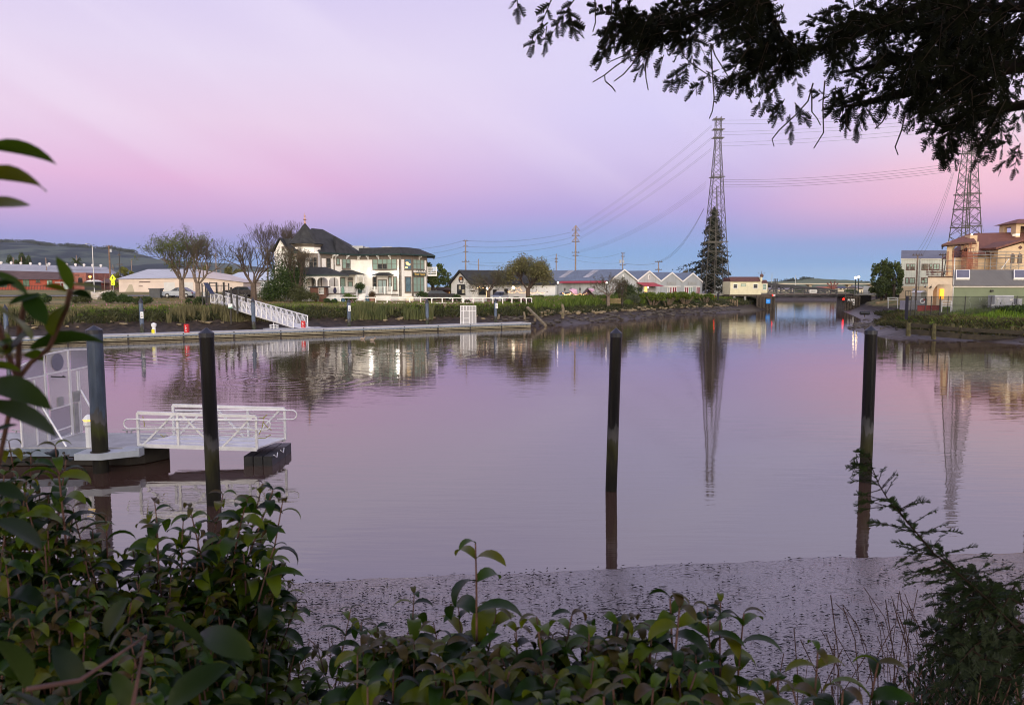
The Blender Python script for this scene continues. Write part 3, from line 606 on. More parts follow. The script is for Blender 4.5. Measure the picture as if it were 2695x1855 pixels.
W(FR,H2,(345,905),(440,1180),rows=2,pane=M['glass_dark']); W(FR,H2,(690,905),(768,1220),pane=M['blind_pale']); W(FR,H2,(795,905),(888,1220),pane=M['blind_mint'])
d=W(FR,H2,(458,968),(662,1285),cols=2,rows=1,pane=M['blind_pale'],name='door',sill=False)
W(FL,H1,(1290,1130),(1385,1370),pane=M['blind_mint'])
W(FL,H1,(1430,1130),(1515,1180),rows=1,pane=M['glass_dark']); W(FL,H1,(1430,1195),(1515,1370),rows=1,pane=M['blind_mint'],name='door',sill=False)
W(FT,H1,(800,1110),(885,1380),pane=M['glass_dark']); W(FT,H1,(565,1110),(650,1380),pane=M['glass_dark'])
# left gabled dormer end
x0=X(H1(110,0)[0],115); x1=X(H1(480,0)[0],115); xa=X(H1(265,0)[0],115); xb=X(H1(405,0)[0],115); zr=Z(H1(0,455)[1],115); ze=Z(H1(0,695)[1],115)
m=MB(); m.prism([(x0+.4,115.2,HG),(xb-.1,115.2,HG),(xb-.1,115.2,ze),(xa,115.2,zr-.15),(x0+.4,115.2,ze)],(0,8,0)); wgl=T.part('gable_wall',m,M['siding_white'],world=True)
m=MB(); m.prism([(x0,114.7,ze),(xa,114.7,zr),(xa,114.7,zr+.18),(x0,114.7,ze+.18)],(0,8.5,0)); m.prism([(xa+.001,114.7,zr),(xb+.4,114.7,ze),(xb+.4,114.7,ze+.18),(xa+.001,114.7,zr+.18)],(0,8.5,0))
m.prism([(xa+.3,115.9,zr+.05),(x1+1,115.9,zr+.05),(x1+1,114.9,ze+.2),(xb+.3,114.9,ze+.2)],(0,.2,.02)); T.part('gable_roof',m,M['shingle_charcoal'],world=True)
Fg=Face((x0,115.19),(x1,115.19)); W(Fg,H1,(275,588),(330,660),rows=1,pane=M['glass_dark'])
# porch of the left wing
PY=107.9; zd=Z(H1(0,1412)[1],PY); zrl=Z(H1(0,1295)[1],PY); zc=Z(H1(0,1085)[1],PY)
def hX(x,Y=PY): return X(H1(x,0)[0],Y)
m=MB(); ztop=Z(H1(0,950)[1],111)
m.add([(hX(330),PY-.3,zc),(hX(1308),PY-.3,zc),(hX(1308)+.2,112.9,zc),(hX(330),112.9,zc),(hX(480),110.3,ztop),(hX(975),110.6,ztop)],[(0,1,5,4),(1,2,5),(0,4,3),(3,2,1,0),(2,3,4,5)])
T.part('porch_roof',m,M['shingle_charcoal'],world=True)
m=MB(); m.bar((hX(330),PY-.3,zc-.09),(hX(1308),PY-.3,zc-.09),.12,.15); m.bar((hX(1308),PY-.3,zc-.09),(hX(1308)+.2,112.5,zc-.09),.12,.15); T.part('porch_gutter',m,M['trim_green'],world=True)
m=MB(); cols_=[340,500,690,890,1095,1285]
for x in cols_: m.box(hX(x)-.09,hX(x)+.09,PY-.09,PY+.09,zd,zc-.15)
m.box(hX(340),hX(1285),PY-.07,PY+.07,zc-.42,zc-.16)
for i in range(len(cols_)-1):
    a,b=hX(cols_[i])+.09,hX(cols_[i+1])-.09
    for sgn,xx in((1,a),(-1,b)):
        pts=[(xx,PY-.04,zc-.42)]+[(xx+sgn*.55*(1-math.cos(t*PI/10)),PY-.04,zc-1.0+.58*math.sin(t*PI/10)) for t in range(0,6)]
        m.prism(pts,(0,.08,0))
T.part('porch_columns',m,M['paint_white'],world=True)
def railing(m,a,b,zlo,zhi,pitch=.17,posts=()):
    a=Vector(a);b=Vector(b);L_=(b-a).length;d=(b-a)/L_
    for z,w_ in((zhi,.09),(zlo+.12,.06)): m.bar((a.x,a.y,z),(b.x,b.y,z),w_,.07)
    n=int(L_/pitch)
    for i in range(n+1): q=a+d*(L_*i/max(1,n)); m.bar((q.x,q.y,zlo+.14),(q.x,q.y,zhi-.03),.045)
    for t in posts: q=a+d*(L_*t); m.box(q.x-.09,q.x+.09,q.y-.09,q.y+.09,zlo,zhi+.14)
m=MB()
for i in range(len(cols_)-1): railing(m,(hX(cols_[i])+.1,PY),(hX(cols_[i+1])-.1,PY),zd,zrl)
s_a=FL.pt(FL.s(H1(1400,0)[0]),0,2.9); s_b=FL.pt(FL.s(H1(1560,0)[0]),0,2.9)
railing(m,(hX(1285),PY+.1),(s_a.x,s_a.y),zd,zrl,posts=(1,)); railing(m,(s_a.x+.1,s_a.y),(s_b.x,s_b.y),zd,zrl,posts=(0,1))
T.part('porch_railing',m,M['paint_white'],world=True)
m=MB(); m.prism([(hX(330),PY-.15,HG),(hX(1300),PY-.15,HG),(s_b.x+.1,s_b.y-.1,HG),(ci[0],ci[1],HG),(hX(330),113,HG)],(0,0,zd-HG-.1)); T.part('porch_base',m,M['paint_white'],world=True)
m=MB(); m.prism([(hX(325),PY-.25,zd-.12),(hX(1305),PY-.25,zd-.12),(s_b.x+.15,s_b.y-.2,zd-.12),(ci[0]-.01,ci[1],zd-.12),(hX(325),113,zd-.12)],(0,0,.12)); T.part('porch_floor',m,M['trim_taupe'],world=True)
# bay entrance roof
m=MB(); q=[FL.pt(FL.s(H1(1240,0)[0]),0,.02),FL.pt(FL.s(H1(1250,0)[0]),0,2.2),FL.pt(FL.s(H1(1575,0)[0]),0,2.2),FL.pt(FL.s(H1(1592,0)[0]),0,.02)]
zb_=Z(H1(0,1075)[1],113); zt_=Z(H1(0,995)[1],115); u=[FL.pt(FL.s(H1(1340,0)[0]),zt_,.02),FL.pt(FL.s(H1(1340,0)[0]),zt_,.5),FL.pt(FL.s(H1(1465,0)[0]),zt_,.5),FL.pt(FL.s(H1(1465,0)[0]),zt_,.02)]
m.add([(v.x,v.y,zb_) for v in q]+u,[(0,1,5,4),(1,2,6,5),(2,3,7,6),(4,5,6,7),(3,2,1,0)]); T.part('bay_roof',m,M['shingle_charcoal'],world=True)
m=MB()
for x in(1410,1545):
    m=MB(); v=FL.pt(FL.s(H1(x,0)[0]),0,1.9); m.box(v.x-.09,v.x+.09,v.y-.09,v.y+.09,zd,zb_); T.part('bay_post',m,M['paint_white'],world=True)
# right wing deck and door hood
def dk(x,o): return FR.pt(FR.s(H2(x,0)[0]),0,o)
zdk=Z(H2(0,1295)[1],115); zdr=Z(H2(0,1142)[1],114)
a,b=dk(262,4.2),dk(945,2.3); 
m=MB(); m.prism([(a.x,a.y,zdk-.14),(b.x,b.y,zdk-.14),(k1[0]-.3,k1[1]-.2,zdk-.14),(dk(262,.05).x,dk(262,.05).y,zdk-.14)],(0,0,.14)); T.part('deck_floor',m,M['trim_taupe'],world=True)
m=MB(); m.prism([(a.x+.1,a.y+.1,HG),(b.x-.1,b.y+.1,HG),(k1[0]-.4,k1[1]-.1,HG),(dk(265,.05).x,dk(265,.05).y,HG)],(0,0,zdk-HG-.15)); T.part('deck_skirt',m,M['paint_white'],world=True)
m=MB(); railing(m,(a.x,a.y),(b.x,b.y),zdk,zdr,posts=(0,.12,.56,.82,1)); railing(m,(a.x,a.y),(dk(262,1).x,dk(262,1).y),zdk,zdr); T.part('deck_railing',m,M['paint_white'],world=True)
m=MB(); zz0=FR.z(H2(600,0)[0],H2(0,878)[1]); zz1=FR.z(H2(600,0)[0],H2(0,818)[1]); q=[FR.s(H2(x,0)[0]) for x in(405,510,710,825)]
m.add([FR.pt(q[0],zz0,.02),FR.pt(q[0]+.1,zz0,1.3),FR.pt(q[3]-.1,zz0,1.3),FR.pt(q[3],zz0,.02),FR.pt(q[1],zz1,.02),FR.pt(q[1],zz1,.3),FR.pt(q[2],zz1,.3),FR.pt(q[2],zz1,.02)],[(0,1,5,4),(1,2,6,5),(2,3,7,6),(4,5,6,7),(3,2,1,0)])
T.part('door_hood',m,M['shingle_charcoal'],world=True)
# stairs
m=MB(); sx0,sx1=X(H1(1608,0)[0],113),X(H2(190,0)[0],113); n=7
for i in range(n): m.box(sx0,sx1,112.0+i*.32,112.34+i*.32,HG,HG+(zd-HG)*(i+1)/n)
T.part('stairs',m,M['paint_white'],world=True)
m=MB()
for xx in(sx0-.12,sx1+.12):
    for t in(0,1): m.box(xx-.1,xx+.1,111.8+t*2.3,112.0+t*2.3,HG,HG+(zd-HG)*t+1.15)
    for dz in(1.0,.6,.25): m.bar((xx,111.9,HG+dz),(xx,114.1,zd+dz),.08)
T.part('stair_railing',m,M['paint_white'],world=True)
# sign, exterior lights, balcony end, rooftop plant
sg=MB(); FC.pb(sg,H2(1226,818),H2(1496,898),.16,.24); sb_=T.part('sign_board',sg,M['trim_green'],world=True)
tx_=text_mb('River House',.62,.012); cs=(FC.s(H2(1226,0)[0])+FC.s(H2(1496,0)[0]))/2; cz=FC.z(H2(1360,0)[0],H2(0,858)[1]); ang=math.atan2(FC.d.y,FC.d.x); R=Matrix.Rotation(ang,3,'Z'); o=FC.pt(cs,cz,.262)
wt=max(v[0] for v in tx_.v)*2; kx=(abs(FC.s(H2(1496,0)[0])-FC.s(H2(1226,0)[0]))*.86)/wt
tx_.v=[tuple(R@Vector((v[0]*kx,v[1],v[2]))+o) for v in tx_.v]; T.part('sign_lettering',tx_,emat('glowing_gold',(.75,.50,.16),.12),world=True,parent=sb_)  # gold letters emit a little light themselves, brightness put into the material
m=MB()
for x in(1300,1350,1400,1450): S=FC.s(H2(x,0)[0]); zq=FC.z(H2(x,0)[0],H2(0,780)[1]); m.tube([FC.pt(S,zq,.05),FC.pt(S,zq+.25,.4),FC.pt(S,zq-.05,.6)],.03,5); m.cyl(FC.pt(S,zq,.6),FC.pt(S,zq-.16,.6),.04,.13,8)
T.part('sign_lamps',m,M['trim_green'],world=True,parent=sb_)
fl=[]
for i,x in enumerate((318,912)):
    m=MB(); q=FR.pt(FR.s(H2(x,0)[0]),FR.z(H2(x,0)[0],H2(0,800)[1]),.0); n=FR.n; m.cyl(q,(q.x+n.x*.2,q.y+n.y*.2,q.z),.10,.16,8); l=T.part('wall_lamp',m,M['black_iron'],world=True)
    m=MB(); m.sphere((q.x+n.x*.34,q.y+n.y*.34,q.z-.1),.20); T.part('lamp_glass',m,M['floodlight'],world=True,parent=l)
    fl.append((q.x+n.x*.75,q.y+n.y*.75,q.z-.1))
m=MB(); q0=k3; 
for z_ in range(5): z1_=FC.z(H2(1545,0)[0],H2(0,705+z_*42)[1]); m.bar((k3[0]+.0,k3[1]+.4,z1_),(k3[0]+1.5,k3[1]+.5,z1_),.10,.14)
for dx in(.05,1.5): m.bar((k3[0]+dx,k3[1]+.45,FC.z(1124,H2(0,895)[1])),(k3[0]+dx,k3[1]+.45,FC.z(1124,H2(0,690)[1])),.14)
m.box(k3[0],k3[0]+1.55,k3[1]+.35,k3[1]+.55,FC.z(1124,H2(0,895)[1]),FC.z(1124,H2(0,860)[1])); T.part('end_balcony_rail',m,M['paint_white'],world=True)
zq=UP
for bx in((X(H1(1510,0)[0],124),X(H1(1710,0)[0],124),124,126,zq-.4,Z(H1(0,580)[1],124)),(X(H2(130,0)[0],125),X(H2(270,0)[0],125),125,127,zq-.1,Z(H2(0,255)[1],125)),(X(H2(560,0)[0],127),X(H2(780,0)[0],127),127,129,zq+.05,Z(H2(0,250)[1],127))):
    m=MB(); m.box(*bx); T.part('rooftop_unit',m,M['grey_metal'],world=True)
m=MB(); m.box(X(H2(275,0)[0],126),X(H2(1195,0)[0],126),126,126.3,zq-.05,Z(H2(0,272)[1],126)); T.part('roof_parapet',m,mat('stucco_pinkish',(.45,.38,.34),.8,.1,1),world=True)
m=MB(); q=P(*H2(1225,0),118.2)
m.box(X(H2(1085,0)[0],117),X(H2(1240,0)[0],117),117.0,118.6,HG,Z(H2(0,1345)[1],117)); T.part('utility_cabinet',m,mat('cream_metal',(.72,.66,.50),.5,.05,2),world=True)
# ------------- things around the house
m=MB()
k_=Thing('menu_kiosk','dark red timber kiosk with flat roof beside the porch','kiosk',(hX(880,105),105,HG))
a,b=hX(770,105),hX(1045,105); zt1=Z(H1(0,1295)[1],105)
m.box(a,b,105,106.6,Z(H1(0,1450)[1],105),zt1-.1); k_.part('cabin',m,M['wood_brown'],world=True)
m=MB(); m.frustum(((a+b)/2,105.8,zt1-.09),(b-a)/2+.3,1.1,((a+b)/2,105.8,zt1+.06),(b-a)/2+.15,.9); k_.part('roof',m,M['shingle_charcoal'],world=True)
m=MB(); m.box(hX(925,105),hX(1040,105),105,106.4,HG,Z(H1(0,1455)[1],105)); m.box(hX(840,105),hX(880,105),105,105.3,HG,Z(H1(0,1455)[1],105)); k_.part('base_cupboard',m,M['wood_brown'],world=True)
win(k_,Face((a,105),(b,105)),H1(925,1310),H1(1015,1425),cols=4,rows=4,trim=M['paint_white'],pane=M['glass_dark'],fw=.05,out=.05,sill=False)
def umbrella(hx0,y0,y1,Y,m_,lab,basecol=None):
    x=X(H1(hx0,0)[0],Y); t=Thing('patio_umbrella',lab,'umbrella',(x,Y,HG),group='closed patio umbrellas by the porch'); zt=Z(H1(0,y0)[1],Y)-HG; zm=Z(H1(0,y1)[1],Y)-HG
    m=MB(); m.cyl((0,0,.05),(0,0,zt+.08),.035,n=8); t.part('pole',m,M['grey_metal'])
    m=MB(); m.lathe((0,0,0),[(.10,zm),(.22,zm+.12),(.25,zm+.4),(.20,zt-.25),(.16,zt-.05),(.03,zt)],8); t.part('folded_canopy',m,m_)
    m=MB(); m.lathe((0,0,0),[(.34,0),(.36,.1),(.3,.55),(.12,.75)],10); t.part('planter_base',m,mat('blue_barrel',(.05,.12,.18),.5,.1,3))
umbrella(1205,1308,1408,105.5,mat('canvas_navy',(.02,.018,.05),.8,.1,3),'closed navy patio umbrella standing on a blue barrel by the porch')
umbrella(1343,1290,1420,106,mat('canvas_green',(.13,.25,.20),.8,.1,3),'closed sage green patio umbrella in front of the porch')
m=MB(); x=X(H2(330,0)[0],111.5)
t=Thing('planter_pot','big terracotta pot of brown shrub below the house deck','plant pot',(x,111.5,HG)); m.lathe((0,0,0),[(.35,0),(.5,.5),(.58,.85),(.62,.9),(.5,.9)],12); t.part('pot',m,M['terracotta'])
C=shell_pts([(0,0,1.2)],[(.62,.6,.55)],1100,RNG,.3); t.part('foliage',leaves_np(C,.14,RNG),leafmat('brown_leaf',(.05,.03,.015),(.13,.08,.04),.7,.2,2))
m=MB(); m.lathe((0,0,0),[(.32,0),(.34,.1),(.36,.95),(.3,1.0)],10); single('barrel','blue barrel at the foot of the house steps','barrel',shift(m,(X(H2(228,0)[0],111.5),111.5,HG)),M['blue_barrel'])
for hx_,hy,r_,lab in((60,1150,.75,'leafy potted bush beside the top of the house steps'),):
    p=P(*H2(hx_,hy),113.5); t=Thing('potted_bush',lab,'potted plant',(p.x,113.5,zd)); m=MB(); m.lathe((0,0,0),[(.25,0),(.36,.45),(.3,.5)],10); t.part('pot',m,M['trim_green'])
    C=shell_pts([(0,0,1.0)],[(r_*1.1,r_,.62)],900,RNG,.2); t.part('foliage',leaves_np(C,.22,RNG),M['shrub_green'])
def shrub(name,label,px,py,Y,w,h,lm,n=1600,ls=.16,cat='bush',group=None,d=None,base=None,inner=.45,seed=1):
    """px,py = centre of the foot in photo pixels; w,h in pixels"""
    rng=np.random.default_rng(seed+int(px)); s=Y/FPX; x=X(px,Y); zb=base if base is not None else H(x,Y); hw=w*s/2; hh=h*s
    t=Thing(name,label,cat,(x,Y,zb),group=group); k=max(4,int(hw*3)); cs=[];rs=[]
    for i in range(k+3):
        a=rng.uniform(-1,1); cs.append((a*hw*.75,rng.uniform(-.5,.5)*(d or hw),hh*(.30+.38*rng.random()*(1-a*a*.6)))); q=hh*(.27+.12*rng.random()); rs.append((max(q,hw*.28),max(q,hw*.3),q))
    C=shell_pts(cs,rs,n,rng,inner); C[:,2]=np.maximum(C[:,2],.02); t.part('foliage',leaves_np(C,ls,rng),lm)
    m=MB()
    for i in range(6): c=cs[i%len(cs)]; m.tube([(c[0]*.2,c[1]*.2,-.1),(c[0]*.6,c[1]*.6,c[2]*.5),c],.05,4,taper=.015)
    t.part('stems',m,mat('bark_grey',(.13,.10,.085),.85,.2,4)); return t
shrub('bush','rounded bright green bush left of the house steps',*H1(1450,1590),106.5,38,29,leafmat('bright_leaf',(.05,.10,.012),(.15,.20,.03),.6,.3,1),2600,.16)
shrub('bush','green bush at the far corner of the house bay',*H2(1435,1350),118.5,34,20,M['shrub_green'],1800,.16,base=HG+.5)
# pole next to the tree, left of the house
def pole_simple(name,label,cat,px,ptop,pbot,Y,r,m_,group=None,arms=(),base=None):
    x=X(px,Y); zb=base if base is not None else H(x,Y); zt=Z(ptop,Y)
    t=Thing(name,label,cat,(x,Y,zb),group=group); m=MB(); m.cyl((0,0,-.2),(0,0,zt-zb),r,r*.75,8); t.part('pole',m,m_)
    for (py,hw,kk) in arms:
        m=MB(); z=Z(py,Y)-zb; hw_=hw*Y/FPX; m.box(-hw_,hw_,-.09,.09,z-.07,z+.07)
        for i in range(kk):
            xx=-hw_+2*hw_*(i+.5)/kk if kk>1 else 0; m.cyl((xx,0,z+.07),(xx,0,z+.28),.06,.04,6)
        t.part('crossarm',m,mat('pole_wood_dark',(.12,.095,.08),.85,.2,3))
    return t
mat('pole_wood',(.27,.20,.16),.85,.2,2,pattern=None); mat('galv_steel',(.42,.43,.44),.4,.08,3,metal=.5)
t=pole_simple('light_pole','weathered pole with a small lamp arm left of the tall white house','street light',*H1(38,0)[:1],657,790,106,.13,M['pole_wood'])
m=MB(); zl=Z(657,106)-t.loc.z; m.tube([(0,0,zl),(-.6,0,zl+.2),(-1.3,0,zl+.25)],.04,6); m.box(-1.7,-1.2,-.12,.12,zl+.15,zl+.27); t.part('lamp_arm',m,M['galv_steel'])
# real light of the two lit wall lamps
for q in fl:
    l=bpy.data.lights.new('wall_lamp_light','POINT'); l.energy=14; l.color=(1,.93,.82); l.shadow_soft_size=.15; o=bpy.data.objects.new('wall_lamp_light',l); o.location=q; COL.objects.link(o)
# ================================================================ FAR DOCK, GANGWAY, PILES
mat('concrete_deck',(.40,.40,.41),.7,.1,2,bump=.2); mat('float_beige',(.36,.33,.24),.7,.12,1.5); mat('rub_blue',(.16,.20,.27),.6,.1,3); mat('dark_joint',(.04,.035,.03),.7,.1,3)
mat('aluminium',(.76,.77,.80),.42,.05,3,metal=.25); mat('plastic_white',(.75,.77,.80),.35,.03,3); mat('red_box',(.50,.012,.02),.4,.1,3); mat('yellow_label',(.75,.68,.02),.5,.05,3)
mat('float_black',(.014,.015,.019),.45,.2,4); emat('amber_light',(1,.62,.05),1.6); emat('amber_low',(1,.55,.05),.8)
DL=[G(178,904,0),G(1397,862,0)]; dv=(DL[1]-DL[0]).normalized(); DA=DL[0]-dv*34
FD=Face((DA.x,DA.y),(DL[1].x,DL[1].y)); LD=FD.L; DW=2.3; DZ=.62
t=Thing('floating_dock','long low concrete floating dock moored along the far bank','dock',tuple(FD.pt(LD/2,0)))
m=MB(); FD.box(m,0,LD,DZ-.12,DZ,-DW,0.05); t.part('deck',m,M['concrete_deck'],world=True)
m=MB(); FD.box(m,0,LD,.06,DZ-.26,-DW+.1,-.04); t.part('float_body',m,M['float_beige'],world=True)
m=MB(); FD.box(m,0,LD,DZ-.26,DZ-.12,-.02,.10); t.part('rub_rail',m,M['rub_blue'],world=True)
m=MB(); FD.box(m,0,LD,.14,.19,-.05,.02); t.part('waler_line',m,M['dark_joint'],world=True)
js=[FD.s(px,890) for px in(178,337,483,616,739,852,957,1064,1153,1238,1320)]; st=js[1]-js[0]
js=[js[0]-st*k for k in(6,5,4,3,2,1)]+js
for S in js:
    if S>0: m=MB(); FD.box(m,S-.07,S+.07,.0,DZ-.02,-.03,.06); t.part('joint_strap',m,M['dark_joint'],world=True)
m=MB()
for i in range(int(LD/.45)): FD.box(m,i*.45,i*.45+.09,DZ-.31,DZ-.25,.0,.09)
o=t.part('bolts',m,M['dark_joint'],world=True); o['kind']='stuff'
sa,sb2=FD.s(720,872),FD.s(873,866)
m=MB(); FD.box(m,sa,sb2,DZ-.25,DZ-.01,-DW-2.2,-DW-.02); FD.box(m,sa,sb2,.05,DZ-.25,-DW-2.1,-DW-.1); t.part('landing_platform',m,M['concrete_deck'],world=True)
# ---- piles
def pilemat(name,col,band=(.05,.055,.02),zb=1.3):
    if name in MATS: return MATS[name]
    m=bpy.data.materials.new(name); nt,N,L=nodes(m); b=N['Principled BSDF']; b.inputs['Roughness'].default_value=.35; b.inputs['Specular IOR Level'].default_value=.22
    g=N.new('ShaderNodeNewGeometry'); s=N.new('ShaderNodeSeparateXYZ'); L.new(g.outputs['Position'],s.inputs[0])
    mp=N.new('ShaderNodeMapping'); mp.inputs['Scale'].default_value=(5,5,1.6); L.new(g.outputs['Position'],mp.inputs['Vector'])
    n=N.new('ShaderNodeTexNoise'); n.inputs['Scale'].default_value=1; n.inputs['Detail'].default_value=6; L.new(mp.outputs[0],n.inputs['Vector'])
    a=N.new('ShaderNodeMath'); a.operation='MULTIPLY_ADD'; a.inputs[1].default_value=1.1; L.new(n.outputs['Fac'],a.inputs[0]); L.new(s.outputs['Z'],a.inputs[2])
    r=N.new('ShaderNodeValToRGB'); e=r.color_ramp.elements; mr=N.new('ShaderNodeMapRange'); mr.inputs['From Min'].default_value=0; mr.inputs['From Max'].default_value=6; L.new(a.outputs[0],mr.inputs['Value']); L.new(mr.outputs[0],r.inputs['Fac'])
    B=lambda z:(z+.55)/6
    e[0].position=B(.0); e[0].color=(.010,.009,.007,1); e[1].position=B(zb-.45); e[1].color=(.020,.019,.011,1)
    for z,c in((zb-.2,band),(zb+.12,(.045,.045,.03)),(zb+.2,(.085,.082,.085)),(zb+.42,(.06,.06,.065)),(zb+.52,col)): x=e.new(B(z)); x.color=(*c,1)
    mu=N.new('ShaderNodeMix'); mu.data_type='RGBA'; mu.blend_type='MULTIPLY'; mu.inputs[0].default_value=.6; L.new(r.outputs[0],mu.inputs[6])
    r2=N.new('ShaderNodeValToRGB'); r2.color_ramp.elements[0].position=.35; r2.color_ramp.elements[0].color=(.4,.4,.4,1); r2.color_ramp.elements[1].position=.65; L.new(n.outputs['Fac'],r2.inputs['Fac']); L.new(r2.outputs[0],mu.inputs[7]); L.new(mu.outputs[2],b.inputs['Base Color'])
    rr=N.new('ShaderNodeMapRange'); rr.inputs['From Min'].default_value=zb-.1; rr.inputs['From Max'].default_value=zb+.6; rr.inputs['To Min'].default_value=.75; rr.inputs['To Max'].default_value=.3; L.new(s.outputs['Z'],rr.inputs['Value']); L.new(rr.outputs[0],b.inputs['Roughness'])
    bp=N.new('ShaderNodeBump'); bp.inputs['Strength'].default_value=.35; bp.inputs['Distance'].default_value=.02; L.new(n.outputs['Fac'],bp.inputs['Height']); L.new(bp.outputs[0],b.inputs['Normal'])
    MATS[name]=m; return m
PBLUE=pilemat('pile_blue',(.10,.135,.20),(.06,.07,.05),1.0); PBLK=pilemat('pile_black',(.006,.006,.008),(.035,.034,.012),1.15); PBN=pilemat('pile_blue_near',(.055,.075,.115),(.045,.055,.012),1.25)
def pile(lab,x,y,zt,r,m_,group,sign=None,lean=(0,0),capr=1.12,caph=.42):
    t=Thing('mooring_pile',lab,'mooring pile',(x,y,0),group=group); m=MB(); zb=-1.2
    n=20; 
    for_=[]
    m.tube([(lean[0]*k,lean[1]*k,zb+(zt-caph-zb)*k) for k in(0,.25,.5,.75,1)],r,n)
    t.part('shaft',m,m_,smooth=False)
    m=MB(); top=zt-caph; m.lathe((lean[0],lean[1],0),[(r*1.02,top-.1),(r*capr,top-.1),(r*capr,top),(r*.55,top+caph*.5),(.01,zt)],n); t.part('cap',m,mat('cap_dark',(.025,.028,.04),.35,.1,3))
    if sign:
        m=MB(); z=sign; m.box(-.02,.26,-r-.06,-r-.03,z,z+.62); o=t.part('notice_plate',m,M['plastic_white'])
        m=MB(); [m.box(.03,.2,-r-.068,-r-.061,z+.1+k*.14,z+.15+k*.14) for k in range(3)]; t.part('notice_text',m,M['dark_joint'],parent=o)
    return t
gp='blue grey piles behind the far dock'
for px,ty,sg,lab in ((12,800,None,'blue grey pile behind the far dock at its left end, half hidden by leaves'),(382,783,2.0,'blue grey pile with a white notice, near the yellow labelled pedestal'),(684,782,None,'blue grey pile in front of the sloping aluminium gangway'),
    (940,784,2.35,'blue grey pile with a white notice in front of the house steps'),(1150,786,None,'plain blue grey pile between the house corner and the mesh gate'),(1333,784,2.35,'blue grey pile with a white notice right of the mesh gate')):
    S=FD.s(px,860); q=FD.pt(S,0,-DW-.25); pile(lab,q.x,q.y,Z(ty,q.y),.19,PBLUE,gp,sg,lean=(RNG.uniform(-.06,.06),0))
gb='dark piles standing in the near water'
def npile(lab,px,pyb,pyt,r,m_,z=0,lean=(0,0)):
    q=G(px,pyb,z); zt=Z(pyt,q.y); pile(lab,q.x-lean[0]*.3,q.y,zt,r,m_,gb,lean=lean,caph=.12,capr=1.06)
npile('blue grey pile rising through the collar of the near dock',264,1189.5,856,.198,PBN,.55)
npile('black pile standing just in front of the aluminium gangplank',563,1327,862,.158,PBLK,0,(-.04,0))
npile('black pile alone in the middle of the near water',1609,1290,863,.140,PBLK,0,(.10,0))
npile('black pile near the right edge with bolts down its side',2277,1267,857,.148,PBLK,0,(-.02,0))
npile('black pile just beyond the right edge of the view',2722,1245,855,.148,PBLK,0,(.05,0))
# ---- far gangway
A0=Vector((X(770,78.4),78.4,DZ+.08)); A1=Vector((X(553,90),90,3.15)); gd=(A1-A0); gdh=Vector((gd.x,gd.y,0)).normalized(); wdir=Vector((-gdh.y,gdh.x,0)); 
if wdir.y<0: wdir=-wdir
GWd=1.75
t=Thing('gangway','long sloping aluminium truss gangway down to the far dock','gangway',tuple(A0))
nb=17
def truss(m,off,hgt,w):
    o_=wdir*off; b0=A0+o_; b1=A1+o_; up=Vector((0,0,hgt))
    m.bar(b0,b1,w*1.2,w*1.6); m.bar(b0+up,b1+up,w*1.2,w*1.3)
    for i in range(nb+1):
        p=b0.lerp(b1,i/nb); m.bar(p,p+up,w*.9)
        if i<nb:
            q=b0.lerp(b1,(i+1)/nb)
            if i<nb-5: m.bar(p,q+up,w*1.1)
            else: m.bar(p+up,q,w*1.1)
def rails(m,off,hgt,n,r):
    o_=wdir*off
    for k in range(1,n+1): m.cyl(A0+o_+Vector((0,0,hgt*k/(n+1))),A1+o_+Vector((0,0,hgt*k/(n+1))),r,n=5)
for off in(0,GWd):
    m=MB(); truss(m,off,1.18,.085); t.part('side_truss',m,M['aluminium'],world=True)
    m=MB(); rails(m,off+(.07 if off==0 else -.07),1.1,9,.019); t.part('guard_rails',m,M['aluminium'],world=True)
m=MB(); m.prism([A0+wdir*.06,A1+wdir*.06,A1+wdir*(GWd-.06),A0+wdir*(GWd-.06)],(0,0,.05)); t.part('walkway',m,M['aluminium'],world=True)
m=MB(); e=A0+(-gdh)*1.1; m.prism([A0+Vector((0,0,.01)),A0+wdir*GWd+Vector((0,0,.01)),(e.x+wdir.x*GWd,e.y+wdir.y*GWd,DZ+.02),(e.x,e.y,DZ+.02)],(0,0,.03)); t.part('ramp_plate',m,M['aluminium'],world=True)
# security gate at the gangway head
t=Thing('security_gate','black steel security gate with tall pickets at the head of the sloping gangway','gate',tuple(A1))
FGt=Face((A1.x-1.6,A1.y+.1),(A1.x+6.0,A1.y+2.0)); zg=3.1
ht=2.35
for px in (532,541,546,552,571,590,602):
    S=FGt.s(px,760); m=MB(); FGt.box(m,S-.07,S+.07,zg-1.0,zg+ht+(.12 if px in(552,571,590) else 0),-.07,.07); t.part('post',m,M['black_iron'],world=True)
m=MB(); FGt.box(m,FGt.s(552),FGt.s(571),zg+ht-.05,zg+ht+.06,-.05,.05); FGt.box(m,FGt.s(532),FGt.s(602),zg+ht-.35,zg+ht-.29,-.03,.03); FGt.box(m,FGt.s(571),FGt.s(602),zg+.2,zg+.27,-.03,.03); t.part('rails',m,M['black_iron'],world=True)
m=MB()
for px0,px1 in((533,541),(572,589),(591,601)):
    s0,s1=FGt.s(px0,760),FGt.s(px1,760)
    for i in range(1,max(2,int((s1-s0)/.16))): S=s0+i*.16; FGt.box(m,S-.012,S+.012,zg+.2,zg+ht-.1,-.012,.012)
t.part('pickets',m,M['black_iron'],world=True)
